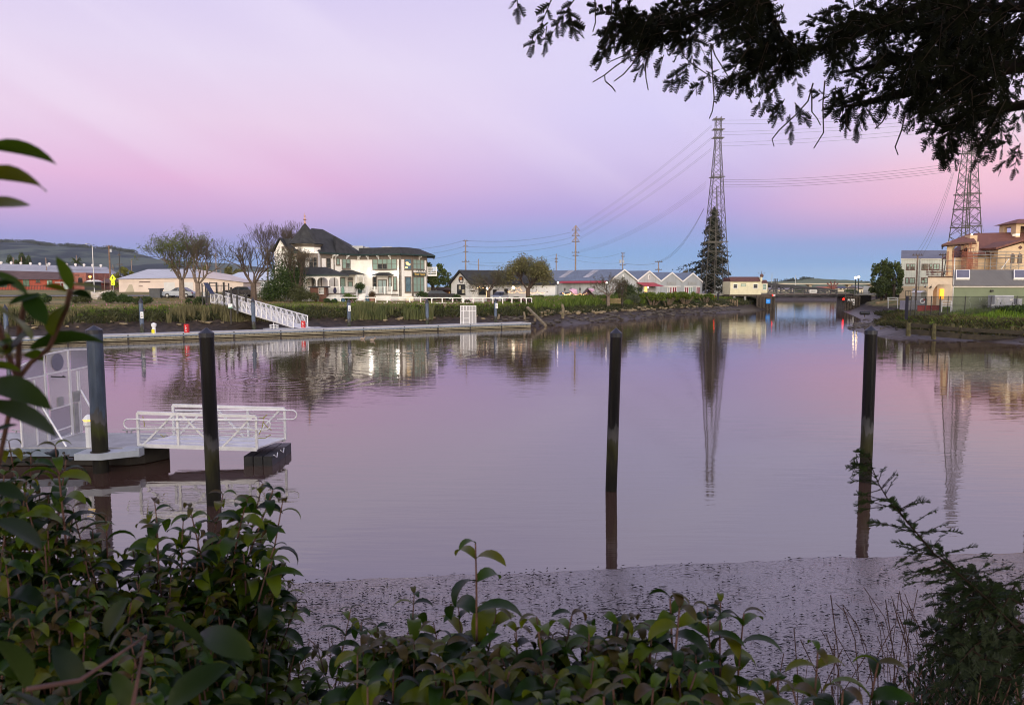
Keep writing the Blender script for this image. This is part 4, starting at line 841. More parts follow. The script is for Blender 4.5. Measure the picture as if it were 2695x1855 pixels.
for f,px,py0,py1 in ((.0,571,744,805),(.18,590,743,810),(.30,609,756,802),(.42,624,778,812),(.10,628,762,780),(.3,647,770,785)):
    p=A0.lerp(A1,1-f) if px<625 and px!=628 else A0.lerp(A1,1-f)+wdir*GWd; Yp=p.y; m=MB(); m.box(X(px,Yp)-.10,X(px,Yp)+.10,Yp-.06-.12,Yp+.06-.12,Z(py1,Yp)-.6,Z(py0,Yp)); t.part('tall_post',m,M['black_iron'],world=True)
x,y=X(542,88.5),88.5; zb=Z(796,88.5); t=Thing('solar_panel','tilted solar panel on a dark post beside the gangway gate','solar panel',(x,y,zb)); m=MB(); m.box(-.05,.05,-.05,.05,-.3,2.05); t.part('post',m,M['black_iron'])
m=MB(); m.prism([(-.15,-.3,2.35),(.15,.3,2.35),(.98,.1,1.05),(.68,-.5,1.05)],(-.03,0,-.05)); t.part('panel',m,mat('solar_blue',(.03,.04,.08),.15,.1,3)); m=MB(); m.box(-.32,-.06,-.15,.1,.7,1.25); t.part('control_box',m,M['grey_metal'])
x,y=X(605,85),85; zb=H(x,y); t=Thing('notice_board','small white and green notice on a post by the reeds under the gangway','sign',(x,y,zb)); m=MB(); m.box(-.08,.08,-.04,.04,-.3,Z(805,y)-zb); t.part('post',m,M['dark_joint'])
m=MB(); m.box(-.24,.24,-.08,-.05,Z(811,y)-zb,Z(799.5,y)-zb); o=t.part('board',m,M['plastic_white']); m=MB(); m.prism([(-.22,-.09,Z(812,y)-zb+.06),(.22,-.09,Z(812,y)-zb+.06),(.22,-.09,Z(808,y)-zb+.05),(.0,-.09,Z(809,y)-zb),(-.22,-.09,Z(808.5,y)-zb)],(0,-.008,0)); t.part('green_band',m,mat('sign_green',(.02,.25,.14),.5,.05,3),parent=o)
# dock furniture on the far dock
def pedestal(lab,q,h,r,label=True,light=None,group='white dock power pedestals'):
    t=Thing('power_pedestal',lab,'pedestal',tuple(q),group=group); m=MB(); m.lathe((0,0,0),[(r*.8,0),(r*.8,h*.62),(r*1.15,h*.68),(r*1.15,h*.8)],10); t.part('post',m,M['plastic_white'])
    m=MB(); m.lathe((0,0,0),[(r*1.2,h*.82),(r*1.3,h*.86),(r*.7,h*.96),(.02,h)],10); t.part('cap',m,M['plastic_white'])
    m=MB(); m.lathe((0,0,0),[(r*.95,h*.78),(r*1.15,h*.84)] if not light else [(r*.9,h*.76),(r*1.3,h*.85)],10); t.part('lamp_band',m,light or M['plastic_white'])
    if label: m=MB(); m.box(-r*.7,r*.7,-r*.95,-r*.85,h*.06,h*.40); t.part('warning_label',m,M['yellow_label'])
    return t
S=FD.s(407,874); pedestal('white power pedestal with a yellow label on the far dock',FD.pt(S,DZ,-.5),1.02,.20)
def redbox(px,py0,py1,lab,o):
    S=FD.s(px,868); q=FD.pt(S,DZ,-o); t=Thing('fire_box',lab,'fire box',tuple(q),group='red fire boxes on the far dock'); h=Z(py0,q.y)-DZ; m=MB(); m.box(-.2,.2,-.14,.14,0,h); t.part('cabinet',m,M['red_box']); m=MB(); m.box(-.16,.16,-.17,-.145,h*.1,h*.9); d=t.part('door',m,M['red_box']); m=MB()
    for k,w_ in enumerate((.07,.05,.07,.04)): m.box(-.05,-.05+w_*1.6,-.178,-.171,h*(.2+.17*k),h*(.28+.17*k))
    t.part('marking',m,M['plastic_white'],parent=d)
redbox(494,853,872,'red fire box on the far dock right of the white pedestal',.6)
redbox(814,844.5,862,'red fire box on the landing beside the foot of the gangway',DW-.2)
S=FD.s(739,868); q=FD.pt(S,DZ,-DW-.4); t=Thing('dock_step','low white frame step on the landing left of the gangway foot','step',tuple(q)); m=MB()
for x in(-.38,0,.34): m.box(x,x+.06,-.2,-.14,0,.40+(.22 if x==0 else 0)); m.box(x,x+.06,.14,.2,0,.4)
t.part('legs',m,M['plastic_white']); m=MB(); m.box(-.40,.42,-.22,.22,.40,.45); m.box(-.38,.40,-.21,-.15,.15,.20); t.part('tread',m,M['plastic_white'])
def meshmat(name,col,alpha):
    m=bpy.data.materials.new(name); nt,N,L=nodes(m); b=N['Principled BSDF']; b.inputs['Base Color'].default_value=(*col,1); b.inputs['Roughness'].default_value=.5; b.inputs['Metallic'].default_value=.4
    tc=N.new('ShaderNodeTexCoord'); vr=N.new('ShaderNodeTexVoronoi'); vr.inputs['Scale'].default_value=55; L.new(tc.outputs['Object'],vr.inputs['Vector'])
    mr=N.new('ShaderNodeMapRange'); mr.inputs['From Min'].default_value=.25; mr.inputs['From Max'].default_value=.45; mr.inputs['To Min'].default_value=alpha-.12; mr.inputs['To Max'].default_value=min(1,alpha+.15); L.new(vr.outputs['Distance'],mr.inputs['Value']); L.new(mr.outputs[0],b.inputs['Alpha']); return m
MESHM=meshmat('perforated_panel',(.62,.62,.64),.42); MESHD=meshmat('perforated_panel_dense',(.40,.40,.46),.5)
def gate(T,F,zf0,verts,horiz,panels,w,doorbits=(),braces=()):
    for i,(px,y0,y1) in enumerate(verts): m=MB(); S=F.s(px,(y0+y1)/2); F.box(m,S-w/2,S+w/2,F.z(px,y1),F.z(px,y0),-w/2,w/2); T.part('frame_post',m,M['aluminium'],world=True)
    for (x0,y0,x1,y1) in horiz: m=MB(); m.bar(F.pt(F.s(x0,y0),F.z(x0,y0)),F.pt(F.s(x1,y1),F.z(x1,y1)),w*.8,w*.9); T.part('frame_rail',m,M['aluminium'],world=True)
    for pts,mm in panels: m=MB(); F.poly(m,pts,-.008,.008); T.part('mesh_panel',m,mm,world=True)
# mesh gate standing on the far dock
S0=FD.s(1211,856); S1=FD.s(1253,855); q0=FD.pt(S0,0,-1.6); q1=FD.pt(S1,0,-1.25); Fm=Face((q0.x,q0.y),(q1.x,q1.y)); sb=lambda x,y:SB(x,y)
t=Thing('mesh_gate','tall aluminium mesh gate across the far dock','gate',(q0.x,q0.y,DZ))
yb=1195
gate(t,Fm,DZ,[(sb(x,0)[0],sb(0,y0)[1],sb(0,yb)[1]) for x,y0 in((355,850),(408,850),(510,850),(562,850),(630,850))],
     [(*sb(350,850),*sb(635,850)),(*sb(355,940),*sb(630,940)),(*sb(355,1150),*sb(510,1150)),(*sb(408,1075),*sb(510,1075)),(*sb(460,855),*sb(460,930))],
     [([sb(355,850),sb(630,850),sb(630,1195),sb(355,1195)],meshmat('perforated_far',(.40,.40,.42),.68))],.07)
# ================================================================ NEAR DOCK
DK=.55
def dp(px,py,z=DK): q=G(px,py,z); return (q.x,q.y,z)
t=Thing('floating_dock','near grey concrete dock with a pile collar behind the leaves','dock',dp(200,1160))
poly=[dp(-420,1138),dp(437,1139),dp(440,1160),dp(373,1173),dp(334,1178),dp(-420,1179)]
m=MB(); m.prism([(x,y,DK-.10) for x,y,z in poly],(0,0,.10)); t.part('deck',m,M['concrete_deck'],world=True)
poly2=[(x,y+.12,.02) for x,y,z in(poly[0],poly[1],poly[2],poly[3],dp(334,1177),poly[5])]
m=MB(); m.prism(poly2,(0,0,DK-.14)); t.part('float_body',m,mat('float_grey_dark',(.03,.026,.022),.8,.2,2),world=True)
fy=poly[5][1]
m=MB(); m.box(X(-420,fy),X(205,fy),fy-.06,fy-.004,DK-.22,DK-.02); t.part('front_waler',m,M['rub_blue'],world=True)
m=MB()
for px in(16,42,105,130,148,200): x=X(px,fy); m.cyl((x,fy-.09,DK-.12),(x,fy-.055,DK-.12),.035,n=8)
o=t.part('waler_bolts',m,M['dark_joint'],world=True)
col=[dp(210,1179.5),dp(217,1181.5+0),dp(232,1181),dp(337,1180.5),dp(372,1174),dp(381,1178),dp(340,1184),dp(279,1197),dp(211,1197)]
zc_=DK+.012
pc=G(264,1189.5,.55); cpoly=[(pc.x-.56,pc.y+.34),(pc.x+.75,pc.y+.34),(pc.x+.95,pc.y+.20),(pc.x+.16,pc.y-.28),(pc.x-.55,pc.y-.28)]
m=MB(); m.prism([(x,y,zc_-.17) for x,y in cpoly],(0,0,.17)); t.part('pile_collar',m,mat('collar_grey',(.38,.42,.48),.5,.06,3),world=True)
m=MB(); m.lathe((pc.x,pc.y,zc_-.02),[(.245,0),(.245,.035)],24); t.part('collar_ring',m,M['dark_joint'],world=True)
m=MB(); q=dp(352,1176); m.box(q[0]-.18,q[0]+.28,q[1]-.28,q[1]+.02,DK-.22,DK+.02); t.part('corner_bumper',m,M['collar_grey'],world=True)
def cleat(lab,px,py,s=1):
    q=dp(px,py); t=Thing('dock_cleat',lab,'cleat',q,group='horn cleats on the near dock'); m=MB(); m.bar((-.07,0,0),(-.07,0,.07),.03); m.bar((.07,0,0),(.07,0,.07),.03); t.part('foot',m,M['grey_metal']); m=MB(); m.tube([(-.2,0,.10),(-.1,0,.075),(.1,0,.075),(.2,0,.10)],.018,6); t.part('horn',m,M['grey_metal'])
cleat('horn cleat on the dock edge left of the gangplank',340,1139); cleat('horn cleat on the dock edge left of the mesh gate',49,1139); 
S=G(236,1176,DK); pedestal('white pedestal with an amber lamp band behind the collar pile',(S.x+.0,S.y-.0,DK),.92,.11,label=False,light=M['amber_light'])
# near mesh gate
Gp1=G(62,1180,DK); Gp2=G(215,1138.5,DK); Fn=Face((Gp1.x,Gp1.y),(Gp2.x,Gp2.y))
t=Thing('mesh_gate','white framed mesh security gate standing across the near dock','gate',(Gp1.x,Gp1.y,DK))
n=lambda x,y:ND(x,y)
V_=[(223,330,1250),(397,500,1230),(508,222,1195),(526,470,1190),(772,175,1110),(790,400,1110),(868,400,1095),(885,400,1088),(1000,165,880)]
Hh=[(490,222,770,170),(770,170,1005,162),(220,352,495,225),(225,505,510,450),(515,440,770,390),(780,395,1005,345),(560,832,780,770),(640,1060,790,1010),(805,745,870,740),(810,1115,905,1080),(550,1180,905,1085)]
P_=[([n(510,215),n(770,170),n(770,385),n(520,440)],MESHM),([n(780,168),n(1000,165),n(1000,345),n(785,395)],MESHD),([n(225,350),n(495,225),n(505,450),n(230,505)],MESHD),
    ([n(230,515),n(505,460),n(525,1185),n(250,1255)],MESHM),([n(530,440),n(765,395),n(775,770),n(565,830)],MESHM),([n(560,840),n(775,780),n(790,1080),n(560,1175)],MESHD),([n(790,400),n(1000,350),n(1002,1000),n(900,1080),n(800,1110)],MESHM)]
gate(t,Fn,DK,[(n(x,0)[0],n(0,a)[1],n(0,b)[1]) for x,a,b in V_],[(*n(a,b),*n(c,d)) for a,b,c,d in Hh],P_,.045)
m=MB(); cs=Fn.s(*n(625,305)); cz=Fn.z(*n(625,305)); rs=Fn.s(*n(690,305))-cs; rz_=Fn.z(*n(625,210))-cz
m.prism([Fn.pt(cs+rs*math.cos(a*PI/12),cz+rz_*math.sin(a*PI/12),.03) for a in range(24)],(Fn.n.x*.01,Fn.n.y*.01,0)); t.part('round_sign',m,mat('sign_back_grey',(.16,.16,.22),.5,.05,3),world=True)
m=MB(); Fn.pb(m,n(625,690),n(690,788),.02,.04); t.part('notice_plate',m,M['grey_metal'],world=True)
m=MB(); Fn.pb(m,n(800,625),n(872,740),.02,.04); t.part('lock_plate',m,M['grey_metal'],world=True)
m=MB(); Fn.pb(m,n(808,760),n(850,1080),.02,.06); t.part('lock_guard',m,M['grey_metal'],world=True)
m=MB(); m.tube([Fn.pt(Fn.s(*n(540,465)),Fn.z(*n(540,465)),.06),Fn.pt(Fn.s(*n(600,470)),Fn.z(*n(600,470)),.35),Fn.pt(Fn.s(*n(680,460)),Fn.z(*n(680,460)),.05)],.02,6); t.part('door_closer',m,M['black_iron'],world=True)
for a,b in((n(420,740),n(735,1240)),(n(885,620),n(1015,835))):
    p=Fn.pt(Fn.s(*a),Fn.z(*a),.03); q=G(*b,DK) if b[1]>1150 else P(*b,p.y-.55); m=MB(); m.cyl(p,q,.028,n=8); t.part('brace',m,M['aluminium'],world=True)
# near aluminium gangplank resting on a black float
g0=G(*NG(212,722),.48); g1=G(*NG(1722,768),.40); g0=Vector((g0.x,g0.y-.15,.56)); g1=Vector((g1.x,g0.y-.02,.46)); gl=(g1-g0).length; gdd=(g1-g0).normalized(); gw=Vector((.40,1.30,0)); gh=.93
t=Thing('gangplank','short aluminium gangplank with handrail loops resting on the near dock','gangplank',tuple(g0))
fr=(0,.337,.67,1)
for k,o_ in enumerate((Vector((0,0,0)),gw)):
    up=Vector((0,0,gh)); m=MB(); m.bar(g0+o_,g1+o_,.07,.11); m.bar(g0+o_+up,g1+o_+up,.06,.09)
    for f in fr: p=g0.lerp(g1,f)+o_; m.bar(p,p+up,.065)
    q=lambda f:g0.lerp(g1,f)+o_
    m.bar(q(.03),q(.31)+up,.05); m.bar(q(.37)+up,q(.64),.05); m.bar(q(.70),q(.97)+up,.05)
    t.part('side_truss',m,M['aluminium'],world=True)
    m=MB()
    for j in range(1,8): z=gh*j/8.6; m.cyl(q(0)+Vector((0,.05,z)),q(1)+Vector((0,.05,z)),.013,n=6)
    t.part('guard_rails',m,M['aluminium'],world=True)
m=MB(); m.prism([g0+gw*.04,g1+gw*.04,g1+gw*.96,g0+gw*.96],(0,0,.04)); t.part('walkway',m,M['aluminium'],world=True)
def loop(o_,zc,x0,xe,r,side):
    m=MB(); b=g0+o_; pts=[b+Vector((x0,0,zc+r))]
    for a in range(0,9): th=PI/2-a*PI/8; pts.append(b+Vector((xe+side*r*math.cos(th),0,zc+r*math.sin(th))))
    pts.append(b+Vector((x0+(0 if side<0 else gl*.9),0,zc-r)) if side<0 else b+Vector((xe-.45,0,zc-r))); m.tube(pts,.019,8); t.part('handrail',m,M['aluminium'],world=True)
sx=(g1.x-g0.x)/((1722-212))
loop(Vector((0,-.08,0)),.63,gl*.97,-.22,.135,-1); loop(Vector((0,-.08,0)),.60,.1,gl+.28,.135,1); loop(gw+Vector((0,-.08,0)),.66,.1,gl+.24,.135,1)
for i,(a,b) in enumerate((((225,320),(245,460)),((455,560),(520,575)),((1800,320),(1735,560)),((1790,400),(1895,500)),((1715,605),(1890,560)),((1840,300),(1740,340)))):
    p=P(*NG(*a),g0.y-.06 if a[0]<1000 else g0.y+.5); q=P(*NG(*b),g0.y-.06 if a[0]<1000 else g0.y+.3); m=MB(); mid_=(p+q)/2+Vector((.02,0,-.05)); m.tube([p,mid_,q],.012,5); t.part('lashing_rope',m,mat('rope_yellow',(.40,.36,.05),.8,.3,30),world=True)
fx0,fx1=X(NG(1462,0)[0],g0.y-.1),X(NG(1850,0)[0],g0.y-.1)
t=Thing('black_float','black ribbed plastic float under the outer end of the gangplank','float',((fx0+fx1)/2,g0.y+.4,0)); m=MB()
k=3
for i in range(k):
    for j in range(3): a=fx0+(fx1-fx0)*i/k; m.box(a+.012,a+(fx1-fx0)/k-.012,g0.y-.12+j*.6,g0.y+.46+j*.6,-.1,.28)
t.part('cells',m,M['float_black'],world=True)
for j in range(2):
    m=MB(); yy=g0.y+.1+.6*j; m.tube([(fx1+.02,yy-.16,.30),(fx1+.05,yy,.20),(fx1+.02,yy+.16,.30)],.014,6); t.part('handle',m,M['aluminium'],world=True)
# ================================================================ OTHER BUILDINGS OF THE FAR BANK
def gable_house(T,C,a,b,W_,Ln,zg,ze,zr,wm,rm,tm,ov=.35,cut=True):
    """C corner, a unit dir of the gable end, b unit dir of the long side; ridge runs along b at W_/2"""
    C=Vector((C[0],C[1],0)); a=Vector((a[0],a[1],0)); b=Vector((b[0],b[1],0)); up=lambda p,z:Vector((p.x,p.y,z))
    m=MB(); m.prism([up(C,zg),up(C+a*W_,zg),up(C+a*W_,ze),up(C+a*W_/2,zr),up(C,ze)],b*Ln); T.part('wall',m,wm,world=True)
    sl=(zr-ze)/(W_/2); lowz=ze-sl*ov
    m=MB(); s=C-b*ov; L2=b*(Ln+2*ov)
    m.prism([up(s-a*ov,lowz+.03),up(s+a*W_/2,zr+.03),up(s+a*W_/2,zr+.2),up(s-a*ov,lowz+.2)],L2)
    m.prism([up(s+a*(W_/2+.003),zr+.03),up(s+a*(W_+ov),lowz+.03),up(s+a*(W_+ov),lowz+.2),up(s+a*(W_/2+.003),zr+.2)],L2); T.part('roof',m,rm,world=True)
    if tm:
        m=MB(); e=s-b*.05
        m.prism([up(e-a*ov,lowz-.1),up(e+a*W_/2,zr-.1),up(e+a*W_/2,zr+.22),up(e-a*ov,lowz+.22)],b*.045); m.prism([up(e+a*(W_/2+.002),zr-.1),up(e+a*(W_+ov),lowz-.1),up(e+a*(W_+ov),lowz+.22),up(e+a*(W_/2+.002),zr+.22)],b*.045); T.part('barge_board',m,tm,world=True)
    return C,a,b
# ---- small white building with the round sign
mat('siding_small',(.80,.80,.78),.6,.03,1.2,pattern='clap',psize=.2); mat('trim_black',(.02,.02,.022),.5,.1,3)
C=(X(1242,118),118); a_=Vector((-.58,.815)); b_=Vector((.815,.58)); zg=2.55; ze=Z(746,118); W_=6.4
T=Thing('gabled_building','small white gabled building with a dark roof and a round sign','building',(C[0],C[1],zg)); zr=Z(713.5,120.6)
gable_house(T,C,a_,b_,W_,17,zg,ze,zr,M['siding_small'],M['shingle_charcoal'],M['trim_black'],ov=.4)
Fa=Face(C,(C[0]+a_.x*W_,C[1]+a_.y*W_)); Fb=Face(C,(C[0]+b_.x*17,C[1]+b_.y*17))
w_=win(T,Fa,SB(300,468),SB(443,650),cols=2,rows=1,trim=M['trim_black'],pane=M['glass_dark'],fw=.1)
m=MB()
for a,b,c,d in((330,490,368,560),(385,560,430,628)): Fa.pb(m,SB(a,b),SB(c,d),.05,.06)
T.part('shade',m,mat('cream_shade',(.55,.50,.36),.6,.1,2),world=True,parent=w_)
m=MB(); cs=Fa.s(*SB(368,378)); cz=Fa.z(*SB(368,378)); rs=abs(Fa.s(*SB(410,378))-cs); rz_=Fa.z(*SB(368,318))-cz
def disc(F,cs,cz,rs,rz_,o0,o1,a0=0,a1=24): m=MB(); m.prism([F.pt(cs+rs*math.cos(a*PI/12),cz+rz_*math.sin(a*PI/12),o0) for a in range(a0,a1)],(F.n.x*(o1-o0),F.n.y*(o1-o0),0)); return m
sg=T.part('round_sign',disc(Fa,cs,cz,rs,rz_,.02,.09),mat('sign_violet_black',(.025,.018,.03),.4,.1,3),world=True)
m=MB()
for (x0,y0,x1,y1) in((346,340,392,352),(342,358,396,368),(350,374,388,384),(362,388,380,396)): Fa.pb(m,SB(x0,y0),SB(x1,y1),.095,.11)
T.part('sign_lettering',m,mat('sign_orange',(.65,.26,.05),.5,.1,3),world=True,parent=sg)
m=MB(); Fa.pb(m,SB(348,430),SB(392,441),.02,.04); T.part('sign_caption',m,M['trim_black'],world=True,parent=sg)
T.part('sign_foam',disc(Fa,Fa.s(*SB(378,408)),Fa.z(*SB(378,408)),rs*.62,rz_*.28,.10,.12),M['paint_white'],world=True,parent=sg)
emat('warm_wall_light',(1,.66,.34),.5)
for (x0,y0,x1,y1) in((675,500,805,650),(935,560,998,650),(1140,545,1200,632)): win(T,Fb,SB(x0,y0),SB(x1,y1),cols=2,rows=2,trim=M['trim_black'],pane=M['glass_dark'],fw=.1)
m=MB(); Fb.pb(m,SB(818,560),SB(845,690),.01,.05); T.part('lit_door',m,emat('door_glow',(1,.72,.36),1.0),world=True)
# string lights: each cable with its bulbs is a thing
def lights(lab,pts,nb,r=.055,sag=.25,group='strings of warm patio bulbs',m_=None):
    pts=[Vector(p) for p in pts]; o=pts[0]; t=Thing('string_lights',lab,'string lights',tuple(o),group=group); P_=[]
    for a,b in zip(pts[:-1],pts[1:]):
        for i in range(8): f=i/8; q=a.lerp(b,f); q.z-=sag*4*f*(1-f); P_.append(q)
    P_.append(pts[-1]); m=MB(); m.tube(P_,.012,4); t.part('cable',m,M['black_iron'],world=True)
    for i in range(nb):
        f=(i+.5)/nb*(len(P_)-1); k=int(f); q=P_[k].lerp(P_[min(k+1,len(P_)-1)],f-k); m=MB(); m.sphere((q.x,q.y,q.z-.1),r,6,4); t.part('bulb',m,m_ or M['bulb_warm'],world=True)
    return t
lights('string of warm bulbs under the eave of the small white building',[P(*SB(575,505),117.2),P(*SB(700,495),117.6),P(*SB(905,512),118.5)],7)
lights('string of warm bulbs rising to the bright lantern behind the dark hedge',[P(*SB(1195,585),117),P(*SB(1310,500),117),P(*SB(1420,500),116),P(*SB(1460,560),116)],11)
lights('level string of warm bulbs low behind the dark hedge',[P(*SB(1195,580),118),P(*SB(1370,575),118),P(*SB(1540,588),118)],13)
lights('string of warm bulbs right of the round tree trunk',[P(*SB(1600,600),118),P(*SB(1740,585),118),P(*SB(1870,600),118)],11)
lights('string of warm bulbs hung between the fire pit posts left of the first pink umbrella',[P(*SB(2180,600),117.5),P(*SB(2300,625),117.5),P(*WH(110,420),117.5)],10)
lights('string of warm bulbs between the two pink umbrellas',[P(*WH(110,430),117),P(*WH(225,440),117),P(*WH(322,425),117)],9)
lights('string of warm bulbs left of the first pink umbrella, nearest the post',[P(*WH(0,425),116.8),P(*WH(60,445),116.8),P(*WH(110,415),116.8)],6)
m=MB(); q=P(*SB(1305,520),117); m.lathe((q.x,q.y,q.z-.3),[(.1,0),(.22,.05),(.26,.35),(.12,.5)],8); single('lantern','bright white lantern hanging among the bulbs behind the hedge','lantern',m,emat('lantern_glow',(1,.85,.6),6))
def globe(lab,p,r,st,post=True,base=None):
    t=Thing('globe_lamp',lab,'lamp',(p.x,p.y,base if base is not None else p.z)); m=MB(); m.sphere(tuple(p),r); t.part('globe',m,emat('globe_glow_%d'%st,(1,.86,.70),st),world=True)
    if post: m=MB(); m.cyl((p.x,p.y,base-.1),(p.x,p.y,p.z-r),.05,n=6); t.part('post',m,M['black_iron'],world=True)
globe('round white lamp seen through the small bare tree',P(*WH(564,308),119),.14,8,base=2.6)
globe('round white lamp at the right edge of the big round tree',P(*SB(2103,437),121),.14,8,base=2.6)
globe('white porch lamp beside the small tree by the white building',P(*SB(832,545),117.5),.14,8,base=2.6)
globe('tiny orange lamp glowing in the tree left of the porch',P(*H1(422,1090),108.5),.08,9,base=2.6)
# ---- pergola shelter with lit bar behind the dark car
x0,x1=X(z3(160,0)[0],131),X(z3(330,0)[0],131); t=Thing('bar_shelter','low timber shelter with a warm lit bar behind the dark car','shelter',((x0+x1)/2,131,2.7)); m=MB()
m.frustum(((x0+x1)/2,132,Z(z3(0,785)[1],131)),(x1-x0)/2+.2,1.6,((x0+x1)/2,132,Z(z3(0,762)[1],131)),(x1-x0)/2-.4,.6); t.part('roof',m,mat('thatch_dark',(.07,.05,.035),.9,.2,3),world=True)
for x in(x0+.2,(x0+x1)/2,x1-.1): m=MB(); m.box(x-.1,x+.1,131,131.2,2.6,Z(z3(0,785)[1],131)); t.part('post',m,M['wood_brown'],world=True)
m=MB(); m.box(x0+2.6,x1-.3,132.2,132.3,3.1,Z(z3(0,805)[1],132)); t.part('lit_bar',m,emat('bar_glow',(1,.55,.12),1.6),world=True)
m=MB(); m.box(x0+.4,x1-.3,132.4,132.6,2.6,4.9); t.part('back_wall',m,mat('brick_far',(.16,.07,.05),.8,.2,2,pattern='brick',psize=.3),world=True)
# ---- sawtooth row of corrugated sheds
mat('corr_grey',(.43,.46,.48),.5,.10,1.2,pattern='corr',psize=.32,stretch=(1,1,.12)); mat('corr_weather',(.56,.59,.61),.6,.14,1.0,col2=(.38,.40,.40),pattern='corr',psize=.32,stretch=(1,1,.12))
mat('roof_blue_metal',(.12,.155,.215),.45,.10,.6,pattern='seam',psize=.7); mat('awning_red',(.36,.035,.05),.55,.06,2); mat('curtain_red',(.20,.02,.05),.6,.1,2); mat('skylight_white',(.36,.36,.40),.5,.2,1)
pk=[785,1115,1405,1660]; vl=[680,950,1250,1525,1780]
sx=[WH(x,0)[0] for x in vl]
C0=Vector((X(1603,146),146)); C4=Vector((X(1848.4,172),172)); a_=(C4-C0); Ltot=a_.length; a_=a_/Ltot; b_=Vector((-a_.y,a_.x)); FS=Face(C0,C4)
sv=[0]+[FS.s(x) for x in sx[1:4]]+[Ltot]
labs=['first grey corrugated shed of the row, with the long roof and dark red awning','second grey shed of the row, with the lit porch under a red awning','third shed of the row, grey with a row of red curtained doors','last shed of the row beside the lattice tower, grey with dark red doors']
zg=2.5
for i in range(4):
    s0,s1=sv[i],sv[i+1]; w_=s1-s0-.02; cc=FS.pt(s0,0); T=Thing('shed',labs[i],'shed',(cc.x,cc.y,zg),group='sawtooth row of sheds')
    pm=WH(pk[i],0)[0]; ye=[740,740,740,741][i]; ymid=(cc.y+FS.pt(s1,0).y)/2
    zr=Z([711,714.5,718.5,720][i],ymid); ze=Z(WH(0,[290,292,297,303][i])[1],FS.pt(s1,0).y)
    gable_house(T,(cc.x,cc.y),a_,b_,w_,30 if i==0 else 22,zg,ze,zr,M['corr_weather' if i<2 else 'corr_grey'],M['roof_blue_metal'],M['paint_white'],ov=.08 if i else .25)
    fs=Face((cc.x,cc.y),(cc.x+a_.x*w_,cc.y+a_.y*w_)); F=FS
    # translucent roof strips on the left slope
    sl=(zr-ze)/(w_/2); nrm=Vector((-sl,0,1)).normalized()
    for k in(([6,12.5,19] if i==0 else [5])):
        c=Vector((cc.x,cc.y,0)); A3=Vector((a_.x,a_.y,0)); B3=Vector((b_.x,b_.y,0)); m=MB(); pts=[c+B3*(k+dk)+A3*(w_/2*f)+Vector((0,0,ze+(zr-ze)*f+.215)) for f,dk in((.25,0),(.95,0),(.95,1.5),(.25,1.5))]; m.prism(pts,(0,0,.02)); T.part('roof_strip',m,M['skylight_white'],world=True)
    if i==1: m=MB(); F.pb(m,WH(1088,210),WH(1112,268),.0,.08); T.part('gable_vent',m,M['paint_white'],world=True); m=MB(); F.pb(m,WH(1096,218),WH(1104,262),.08,.1); T.part('vent_slot',m,M['glass_dark'],world=True)
    if i==0: m=MB(); F.pb(m,WH(764,205),WH(778,240),.0,.08); T.part('gable_vent',m,M['paint_white'],world=True)
    if i==1:
        m=MB(); s_0,s_1=F.s(*WH(965,330)),F.s(*WH(1165,330)); z1_,z0_=F.z(*WH(1060,308)),F.z(*WH(1060,356)); m.add([F.pt(s_0-.8,z1_,.01),F.pt(s_1,z1_,.01),F.pt(s_1+.6,z0_,2.2),F.pt(s_0-.8,z0_,2.2)],[(0,1,2,3)]); m.add([F.pt(s_1,z1_,.01),F.pt(s_1+.6,z0_,2.2),F.pt(s_1+.6,z0_-.04,.01)],[(0,1,2)]); T.part('awning',m,M['awning_red'],world=True)
        m=MB(); F.pb(m,WH(1045,362),WH(1075,425),.0,.08); T.part('lit_door',m,emat('porch_glow',(1,.60,.16),1.5),world=True)
        m=MB(); F.pb(m,WH(965,365),WH(1010,425),.0,.07); T.part('door',m,M['glass_dark'],world=True); m=MB(); F.pb(m,WH(1025,362),WH(1040,425),.0,.09); T.part('post',m,M['paint_white'],world=True)
        globe('small warm porch lamp under the red awning of the second shed',FS.pt(F.s(*WH(1058,372)),F.z(*WH(1058,372)),.6),.14,8,post=False)
    if i>=2:
        dd=[(1340,1360,1),(1368,1384,0),(1400,1418,0),(1424,1446,0)] if i==2 else [(1556,1574,0),(1580,1598,0),(1604,1626,2),(1632,1650,2),(1702,1718,0),(1724,1744,0)]
        m=MB(); q=(1328,1500) if i==2 else (1545,1750); F.pb(m,WH(q[0]-(45 if i==2 else 0),352),WH(q[1],362),.0,.14); T.part('door_track',m,M['paint_white'],world=True)
        for x0,x1,c in dd: m=MB(); F.pb(m,WH(x0-4,362),WH(x1+4,480),.01,.05); p=T.part('door',m,M['paint_white'],world=True); m=MB(); F.pb(m,WH(x0+1,368),WH(x1-1,480),.052,.07); T.part('curtain',m,[M['curtain_red'],M['corr_grey'],M['blind_mint']][c],world=True,parent=p)
        m=MB(); q=(1330,1445) if i==2 else (1600,1705); F.pb(m,WH(q[0],300),WH(q[1],340),.0,.05); T.part('painted_panel',m,mat('panel_grey',(.33,.34,.33),.6,.1,2),world=True)
    if i==0:
        FLg=Face(C0,C0+b_*30)
        m=MB(); s_0,s_1=.3,FLg.s(1478); z1_=FLg.z(1540,WH(0,280)[1]); z0_=FLg.z(1540,WH(0,312)[1]); m.add([FLg.pt(s_0,z1_,.01),FLg.pt(s_1,z1_,.01),FLg.pt(s_1,z0_,1.0),FLg.pt(s_0,z0_,1.0)],[(0,1,2,3)]); T.part('side_awning',m,M['awning_red'],world=True)
        win(T,F,WH(612,425),WH(690,450),cols=3,rows=1,trim=M['paint_white'],pane=M['glass_dark'],fw=.08)
# white long wall between
x0,x1=X(SB(2160,0)[0],160)-6,X(1500,160)
